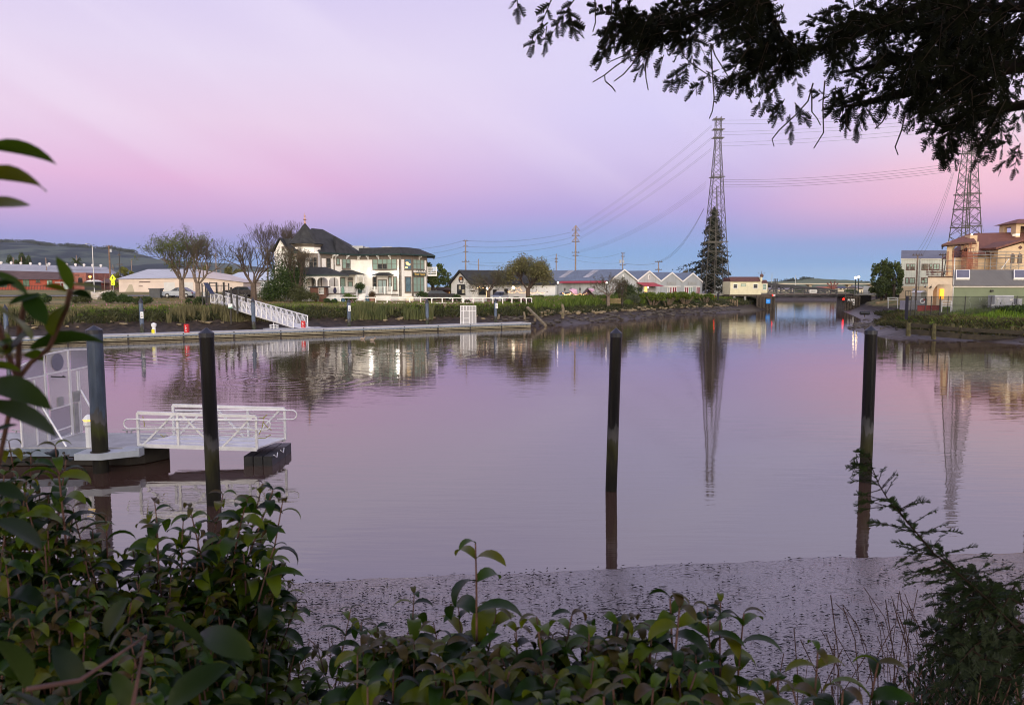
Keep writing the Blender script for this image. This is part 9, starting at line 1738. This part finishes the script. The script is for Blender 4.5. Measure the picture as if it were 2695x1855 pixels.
# thin dry stalks, grass blades and dark small leaved plants on the near bank
rg=np.random.default_rng(9); m=MB()
for i in range(190):
    x=rg.uniform(650,2300) if i%3 else rg.uniform(1950,2319); y=rg.uniform(1430,1560) if x<1900 else rg.uniform(1330,1560); Y=rg.uniform(3.0,5.2); p=P(*Z0f(x,y),Y); h=rg.uniform(.25,.7); l=rg.normal(0,.12); m.tube([(p.x,p.y,p.z-h),(p.x+l*.4,p.y,p.z-h*.4),(p.x+l,p.y+.05,p.z)],.0028,3)
single('dry_stalks','thin dry purple brown stalks rising at the edge of the mud','stalks',m,mat('stalk_purple',(.10,.06,.055),.8,.2,6),kind='stuff')
def smallplant(lab,x0,x1,y0,y1,Y,n,seed,ls,lm):
    rng=np.random.default_rng(seed); T=None; C=[];sm=MB(); q=P(*zD((x0+x1)/2,y1),Y); T=Thing('leafy_plant',lab,'plant',(q.x,q.y,H(q.x,q.y))); B=[];D=[];S_=[]
    for i in range(n):
        tip=np.array(P(*zD(rng.uniform(x0,x1),rng.uniform(y0,y1)),Y+rng.uniform(-.3,.4))); l=np.array([rng.normal(0,.3),rng.normal(0,.2),-1]); l/=np.linalg.norm(l); sm.tube([tip,tip+l*.2,tip+l*.5],.0022,3)
        for k in range(16):
            a=k*2.4+rng.uniform(0,.5); h=np.array([math.cos(a),math.sin(a),.9]); B.append(tip+l*(.012+.022*k)); d=nrm(h); D.append(d); s=nrm(np.cross(d,[0,0,1.])); S_.append(s)
    k=len(B); A=np.array; V,F=laurel(A(B),A(D),A(S_),rng.uniform(.7,1.2,k)*ls,np.full(k,ls*.3),np.full(k,.5),np.full(k,.3)); T.part('foliage',(V,F),lm,world=True); T.part('stems',sm,STEM,world=True)
DKL=leafmat('dark_small_leaf',(.010,.022,.008),(.04,.065,.018),.6,.2,3)
smallplant('dark narrow leaved plant at the bottom right, left half',1430,1780,1260,1596,2.9,46,5,.05,DKL); smallplant('dark narrow leaved plant at the bottom right corner',1750,2181,1400,1640,2.6,60,6,.05,DKL)
# ================================================================ REDWOOD
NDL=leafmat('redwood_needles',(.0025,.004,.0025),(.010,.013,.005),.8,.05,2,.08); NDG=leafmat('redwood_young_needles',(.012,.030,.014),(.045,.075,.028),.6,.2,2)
def fronds(base,d,side,L_,W_,npair,rng):
    """flat feather sprays: (n) fronds -> needle quads"""
    n=len(base); t=(np.arange(npair)+.5)/npair; prof=np.sin(np.pi*(.12+.80*t))**.7
    c=base[:,None]+d[:,None]*(L_[:,None]*t)[...,None]; Vs=[]
    up=np.cross(d,side)
    droop=-np.array([0,0,1.])*(L_[:,None]*t**2*.22)[...,None]; c=c+droop
    for sg in(-1,1):
        nd=side[:,None]*sg*.85+d[:,None]*.6+up[:,None]*rng.normal(0,.18,(n,npair,1)); ln=(W_[:,None]*prof)[...,None]*rng.uniform(.8,1.15,(n,npair,1)); hw=(L_/npair*.60)[:,None,None]*d[:,None]
        tip=c+nd*ln; Vs.append(np.stack([c-hw,c+hw,tip+hw*.5,tip-hw*.5],2))
    V=np.concatenate(Vs,1).reshape(-1,3)
    st=np.stack([base-side*.0012,base+side*.0012,base+d*L_[:,None]+side*.0008,base+d*L_[:,None]-side*.0008],1); st[:,2:,2]-=(L_*.22)[:,None]
    V=np.concatenate([V,st.reshape(-1,3)]); return V,np.arange(len(V)).reshape(-1,4)
def inpoly(x,y,pl):
    ins=False; n=len(pl)
    for i in range(n):
        x1,y1=pl[i];x2,y2=pl[(i+1)%n]
        if (y1>y)!=(y2>y) and x<(x2-x1)*(y-y1)/(y2-y1)+x1: ins=not ins
    return ins
rw=np.random.default_rng(77); FB_=[];FD_=[];FS_=[];FL_=[];twm=MB()
def twig(px,py,Y,ang,ln,nf,fl=.085):
    """twig in the picture direction ang, carrying alternate fronds"""
    p=np.array(P(px,py,Y)); d=np.array([math.cos(ang),rw.normal(0,.35),math.sin(ang)]); d/=np.linalg.norm(d); s=nrm(np.cross(d,np.array([rw.normal(0,.35),1,rw.normal(0,.35)]))); q=p+d*ln-np.array([0,0,ln*.15]); twm.tube([p,(p+q)/2+np.array([0,0,ln*.04]),q],[.004,.003,.0015],3)
    for k in range(nf):
        f=(k+.6)/nf; b=p+(q-p)*f; sg=1 if k%2 else -1; fd=nrm(d*.75+s*sg*rw.uniform(.5,1.0)+rw.normal(0,.18,3)+np.array([0,0,-.12])); FB_.append(b);FD_.append(fd); fs=nrm(np.cross(fd,np.array([0,1,0])+rw.normal(0,.45,3))); FS_.append(fs); FL_.append(fl*rw.uniform(.6,1.2)*(1-.3*f))
    FB_.append(q);FD_.append(d);FS_.append(nrm(np.cross(d,np.array([0,1,0])+rw.normal(0,.4,3))));FL_.append(fl*.8)
PA=[F1(*p) for p in((965,130),(1050,130),(1200,60),(1330,110),(1500,90),(1650,10),(1950,-30),(2319,-30),(2319,60),(2250,150),(2150,120),(2050,200),(1960,260),(1850,330),(1750,300),(1600,330),(1500,350),(1400,400),(1300,340),(1200,320),(1080,310),(1000,260))]
PB=[F2(*p) for p in((60,-30),(320,-30),(420,100),(540,190),(560,230),(700,180),(900,150),(1050,110),(1120,-10),(1500,-60),(2400,-60),(2400,1130),(2250,1080),(2100,960),(1980,870),(1880,960),(1760,1000),(1660,960),(1560,860),(1380,820),(1250,800),(1120,850),(1000,790),(900,680),(760,600),(640,560),(520,560),(400,560),(250,500),(150,520),(170,400),(300,380),(380,330),(300,220),(120,90))]
def scatter(pl,n,Y0,Y1,ang,asd,ln,nf,fl=.085,gap=.36,dark=None):
    xs=[p[0] for p in pl];ys=[p[1] for p in pl];c=0;k=0
    while c<n and k<n*30:
        k+=1; x=rw.uniform(min(xs),max(xs));y=rw.uniform(min(ys),max(ys))
        if not inpoly(x,y,pl): continue
        if vnoise(x/95,y/70,1,5)*.6+vnoise(x/40,y/32,1,9)*.4<gap*rw.uniform(.8,1.2): continue
        twig(x,y,rw.uniform(Y0,Y1),ang+rw.normal(0,asd),rw.uniform(*ln),nf,fl); c+=1
scatter(PA,92,4.4,5.6,PI+.45,.75,(.10,.22),5,.075,.36)
PB=[(x,y-42) for x,y in PB]
scatter(PB,290,3.9,6.2,PI+.55,.75,(.12,.28),6,.078,.42)
scatter([F2(1400,-60),F2(2400,-60),F2(2400,1000),F2(1950,800),F2(1500,640)],100,4.5,6.5,PI+.6,.8,(.15,.3),6,.09,.30)
for fn,x,y,a,l,nf in((F1,500,0,-2.0,.22,7),(F1,700,0,-2.2,.22,7),(F1,640,60,-1.2,.1,5),(F1,500,170,-.3,.14,6),(F1,600,190,-.6,.1,4),(F1,460,230,-1.7,.09,4),(F1,200,-30,-1.5,.06,3),(F1,1700,390,-1.1,.09,4),(F1,1620,600,-2.3,.1,5),(F1,1700,540,-2.0,.1,5),(F1,1850,620,-.5,.1,5),(F1,1860,660,-2.4,.11,5),(F1,1480,480,-1.9,.06,3),(F1,1950,280,-.8,.12,5),(F2,430,640,-2.1,.12,6),(F2,480,760,-1.9,.1,5),(F2,560,790,-.7,.1,5),(F2,520,880,-1.5,.09,4),(F2,450,800,-2.4,.1,5),
    (F2,1640,1010,-2.4,.1,5),(F2,1660,1080,-1.6,.1,6),(F2,1700,1100,-1.2,.1,5),(F2,2200,1080,-2.6,.13,6),(F2,2280,1160,-2.6,.12,6),(F2,2290,1100,-1.5,.14,6),(F2,2120,1010,-2.6,.11,5),(F2,1090,860,-1.7,.1,5),(F2,170,550,-2.6,.12,6),(F2,240,300,2.3,.12,6),(F2,1980,980,-1.6,.1,5),(F2,870,660,-1.6,.12,6)): twig(*fn(x,y),4.5+rw.uniform(-.4,.4),a,l,nf,.075)
for fn,pl,k_ in((F2,[(300,20),(400,150),(480,280),(560,360)],26),(F1,[(2250,-20),(1850,110),(1500,210),(1150,230)],26),(F2,[(1500,60),(1100,230),(850,350),(500,420),(150,560)],44),(F2,[(1500,660),(1150,740),(940,780)],16),(F2,[(2100,850),(1850,930),(1700,1030)],14)):
    for i in range(k_): u=rw.uniform(0,len(pl)-1.001); j=int(u); f=u-j; x=pl[j][0]*(1-f)+pl[j+1][0]*f; y=pl[j][1]*(1-f)+pl[j+1][1]*f; twig(*fn(x+rw.normal(0,14),y+rw.normal(0,14)),4.9+rw.uniform(-.3,.2),rw.uniform(2.4,5.6),rw.uniform(.08,.2),6,.075)
A=np.array; n=len(FB_)
V,F=fronds(A(FB_),A(FD_),A(FS_),A(FL_),A(FL_)*.34,6,rw)
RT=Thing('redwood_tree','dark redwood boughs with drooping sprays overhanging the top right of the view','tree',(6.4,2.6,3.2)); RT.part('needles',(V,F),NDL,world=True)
lm=MB(); tk=Vector((6.4,2.6,9.5)); lb=lambda pts,r0,r1:lm.tube([tk+Vector((0,0,pts[0][3] if len(pts[0])>3 else 0))]+[P(*fn(x,y),Y) for fn,x,y,Y in [q[:4] for q in pts[1:]]],[r0+(r1-r0)*i/(len(pts)-1) for i in range(len(pts))],6)
lb([(0,0,0,1.0),(F2,1500,-200,5.2),(F2,700,-250,5.2),(F2,300,20,5.0),(F2,400,150,4.9),(F2,480,280,4.9)],.032,.006)
lb([(0,0,0,1.4),(F2,900,-400,5.2),(F1,2250,-60,5.0),(F1,1850,110,5.0),(F1,1500,210,4.9),(F1,1150,230,4.9),(F1,990,200,4.9)],.045,.006)
lb([(0,0,0,.2),(F2,2300,60,5.2),(F2,1500,60,5.2),(F2,1100,230,5.1),(F2,850,350,5.0),(F2,500,420,4.9),(F2,150,600,4.8)],.05,.007)
lb([(0,0,0,-.6),(F2,2319,500,5.4),(F2,1900,560,5.3),(F2,1500,690,5.2),(F2,1150,780,5.1),(F2,940,820,5.0)],.08,.008)
lb([(0,0,0,-.8),(F2,2350,800,5.2),(F2,2100,850,5.2),(F2,1850,960,5.1),(F2,1680,1060,5.0)],.05,.006)
lb([(0,0,0,.0),(F2,2319,200,5.8),(F2,1900,330,5.7),(F2,1300,480,5.6),(F2,900,560,5.5)],.07,.01)
RT.part('limbs',lm,mat('limb_black',(.010,.008,.007),.95,.2,5,spec=.1),world=True); RT.part('twigs',twm,mat('twig_dark',(.03,.022,.018),.9,.1,5,spec=.15),world=True)
hm_=MB()
for fn,pl in((F1,[(470,200),(400,260),(345,290),(330,370),(285,480)]),(F1,[(880,-20),(885,200),(862,278)]),(F1,[(1030,-20),(1020,140)]),(F1,[(1350,420),(1180,500),(1060,580),(960,660),(862,718)]),(F1,[(965,660),(970,710),(1030,760),(1058,800)]),(F1,[(1280,350),(1150,480),(1010,540)]),(F1,[(1260,470),(1200,570),(1130,650),(1048,710)]),(F1,[(1350,470),(1320,560),(1325,680),(1345,788)]),(F1,[(1040,300),(1000,400),(967,505)]),
    (F1,[(1890,380),(1930,490),(2000,600),(2055,690),(2030,765)]),(F1,[(1890,380),(1905,650),(1920,860),(1905,970),(1878,1035)]),(F1,[(1610,390),(1660,500),(1740,570),(1860,650),(1975,722)]),(F2,[(700,640),(660,780),(560,890),(440,1000),(385,1070),(400,1125)]),(F2,[(790,620),(775,800),(780,1020),(705,1140)]),(F2,[(690,720),(690,860),(730,910),(757,962)]),(F2,[(1405,880),(1380,1000),(1330,1130),(1352,1190)]),(F2,[(1268,870),(1230,940),(1175,990)]),(F2,[(1965,1060),(1975,1130),(1935,1250)]),(F2,[(950,860),(965,980)]),(F2,[(380,620),(345,720),(360,765)])):
    hm_.tube([P(*fn(x,y),4.6+.05*i) for i,(x,y) in enumerate(pl)],.0048,4,taper=.0035); e_=P(*fn(*pl[-1]),4.6+.05*(len(pl)-1)); 0
RT.part('hanging_twigs',hm_,MATS['twig_dark'],world=True)
m=MB(); m.tube([(6.4,2.6,2.6),(6.45,2.5,7),(6.4,2.6,11),(6.4,2.6,17)],[.75,.6,.5,.25],12); RT.part('trunk',m,mat('redwood_bark',(.10,.045,.03),.95,.3,3,bump=.6),world=True)
ru=np.random.default_rng(8); cs=[(ru.uniform(-3.5,10),ru.uniform(-6,5.5),0) for _ in range(60)]; cs=[(x,y,max(9.2,6.8+.5*max(0,y))+ru.uniform(0,4)) for x,y,_ in cs]
RT.part('unseen_shade_crown',leaves_np(shell_pts(cs,[(1.5,1.5,.6)]*60,9000,ru,.2),.34,ru,aspect=.5),NDL,world=True)  # crown out of view overhead, added to shade the near shrubs
# redwood sprig reaching in at the lower right
FB_=[];FD_=[];FS_=[];FL_=[];twm=MB(); sp_pts=[(2330,1290,2.5),(2181,1150,2.4),(1960,930,2.3),(1850,830,2.25),(1700,700,2.2),(1600,620,2.2),(1500,500,2.15),(1400,385,2.15),(1310,280,2.15),(1250,180,2.15),(1200,60,2.15),(1190,-20,2.15)]
SP=[np.array(P(*zD(x,y),Y)) for x,y,Y in sp_pts]; twm.tube(SP,.0038,6,taper=.0012)
rw=np.random.default_rng(12)
for i in range(len(SP)-1):
    a_,b_=SP[i],SP[i+1]
    for k in range(9 if i<5 else 6):
        f=rw.random(); p=a_+(b_-a_)*f; u=1-(i+f)/(len(SP)-1); l=.022+.15*u*rw.uniform(.6,1.1); ang=rw.choice([PI+.15,PI-.3,2.0,-2.4,.5,PI+.4]) if u>.25 else rw.choice([PI*.72,PI+.3,.9])
        d=nrm(np.array([math.cos(ang),rw.normal(0,.4),math.sin(ang)*.55+.05])); nf=max(1,int(l/.022)); q=p+d*l; twm.tube([p,q],.0014,3)
        for j in range(nf): g_=(j+.3)/nf; s=nrm(np.cross(d,np.array([0,.6,.8]))); sg=1 if j%2 else -1; fd=nrm(d*.8+s*sg*.6+rw.normal(0,.1,3)); FB_.append(p+(q-p)*g_);FD_.append(fd);FS_.append(nrm(np.cross(fd,np.array([0,.7,.7])+rw.normal(0,.3,3))));FL_.append(.045*(1-.4*g_)*(.35+.75*u))
        FB_.append(q);FD_.append(d);FS_.append(nrm(np.cross(d,np.array([0,.7,.7]))));FL_.append(.04)
V,F=fronds(A(FB_),A(FD_),A(FS_),A(FL_),A(FL_)*.42,9,rw); T=Thing('redwood_sapling','small redwood sprig reaching up left from the lower right corner','tree',(3.2,2.6,3.0)); T.part('needles',(V,F),NDG,world=True,label='bluish green needle sprays'); T.part('stem',twm,MATS['twig_dark'],world=True)
FB_=[];FD_=[];FS_=[];FL_=[];twm=MB()
for pl,nn in(([zD(*p) for p in((1690,980),(1750,800),(1900,760),(2100,800),(2250,780),(2250,1250),(2100,1200),(1950,1120),(1800,1130),(1740,1080))],40),([zD(*p) for p in((1750,1150),(2250,1150),(2250,1520),(1900,1450),(1800,1330))],50)): scatter(pl,nn,2.3,3.0,PI+.25,.7,(.08,.18),6,.055,.18)
V,F=fronds(A(FB_),A(FD_),A(FS_),A(FL_),A(FL_)*.36,8,rw); m=MB(); q=P(*zD(2400,1400),2.9); m.tube([(q.x,q.y,2.6),tuple(q),tuple(P(*zD(2200,1100),2.7)),tuple(P(*zD(1950,930),2.6)),tuple(P(*zD(1750,950),2.5))],.012,6,taper=.004)
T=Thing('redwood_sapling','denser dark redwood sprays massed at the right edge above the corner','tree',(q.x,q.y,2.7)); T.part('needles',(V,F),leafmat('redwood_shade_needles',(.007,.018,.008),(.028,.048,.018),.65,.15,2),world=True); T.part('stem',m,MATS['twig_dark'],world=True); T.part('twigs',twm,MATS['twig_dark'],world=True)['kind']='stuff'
# unseen trees added behind the viewer to block the low western light
for k,(x,y,R_,h_,lab) in enumerate(((-4.5,-2.6,4.6,10,'unseen bushy dark tree added behind the viewpoint on the left for shade'),(4,-10,5.0,12,'unseen bushy dark tree added straight behind the viewpoint for shade'))):
    T=Thing('unseen_shade_tree',lab,'tree',(x,y,3.5)); rr_=np.random.default_rng(300+k); m=MB(); m.tube([(0,0,-.3),(.1,0,4),(0,.1,9)],[.35,.28,.12],8); T.part('trunk',m,M['bark_dark']); cs=[(rr_.uniform(-1,1)*R_,rr_.uniform(-1,1)*1.5+(rr_.uniform(0,1.6) if k==0 else 0),rr_.uniform(3.4 if k==0 else 1,h_-1)) for _ in range(30)]; T.part('crown',leaves_np(shell_pts(cs,[(1.7,1.3,1.2)]*30,13000,rr_,.3),.48,rr_),LD)
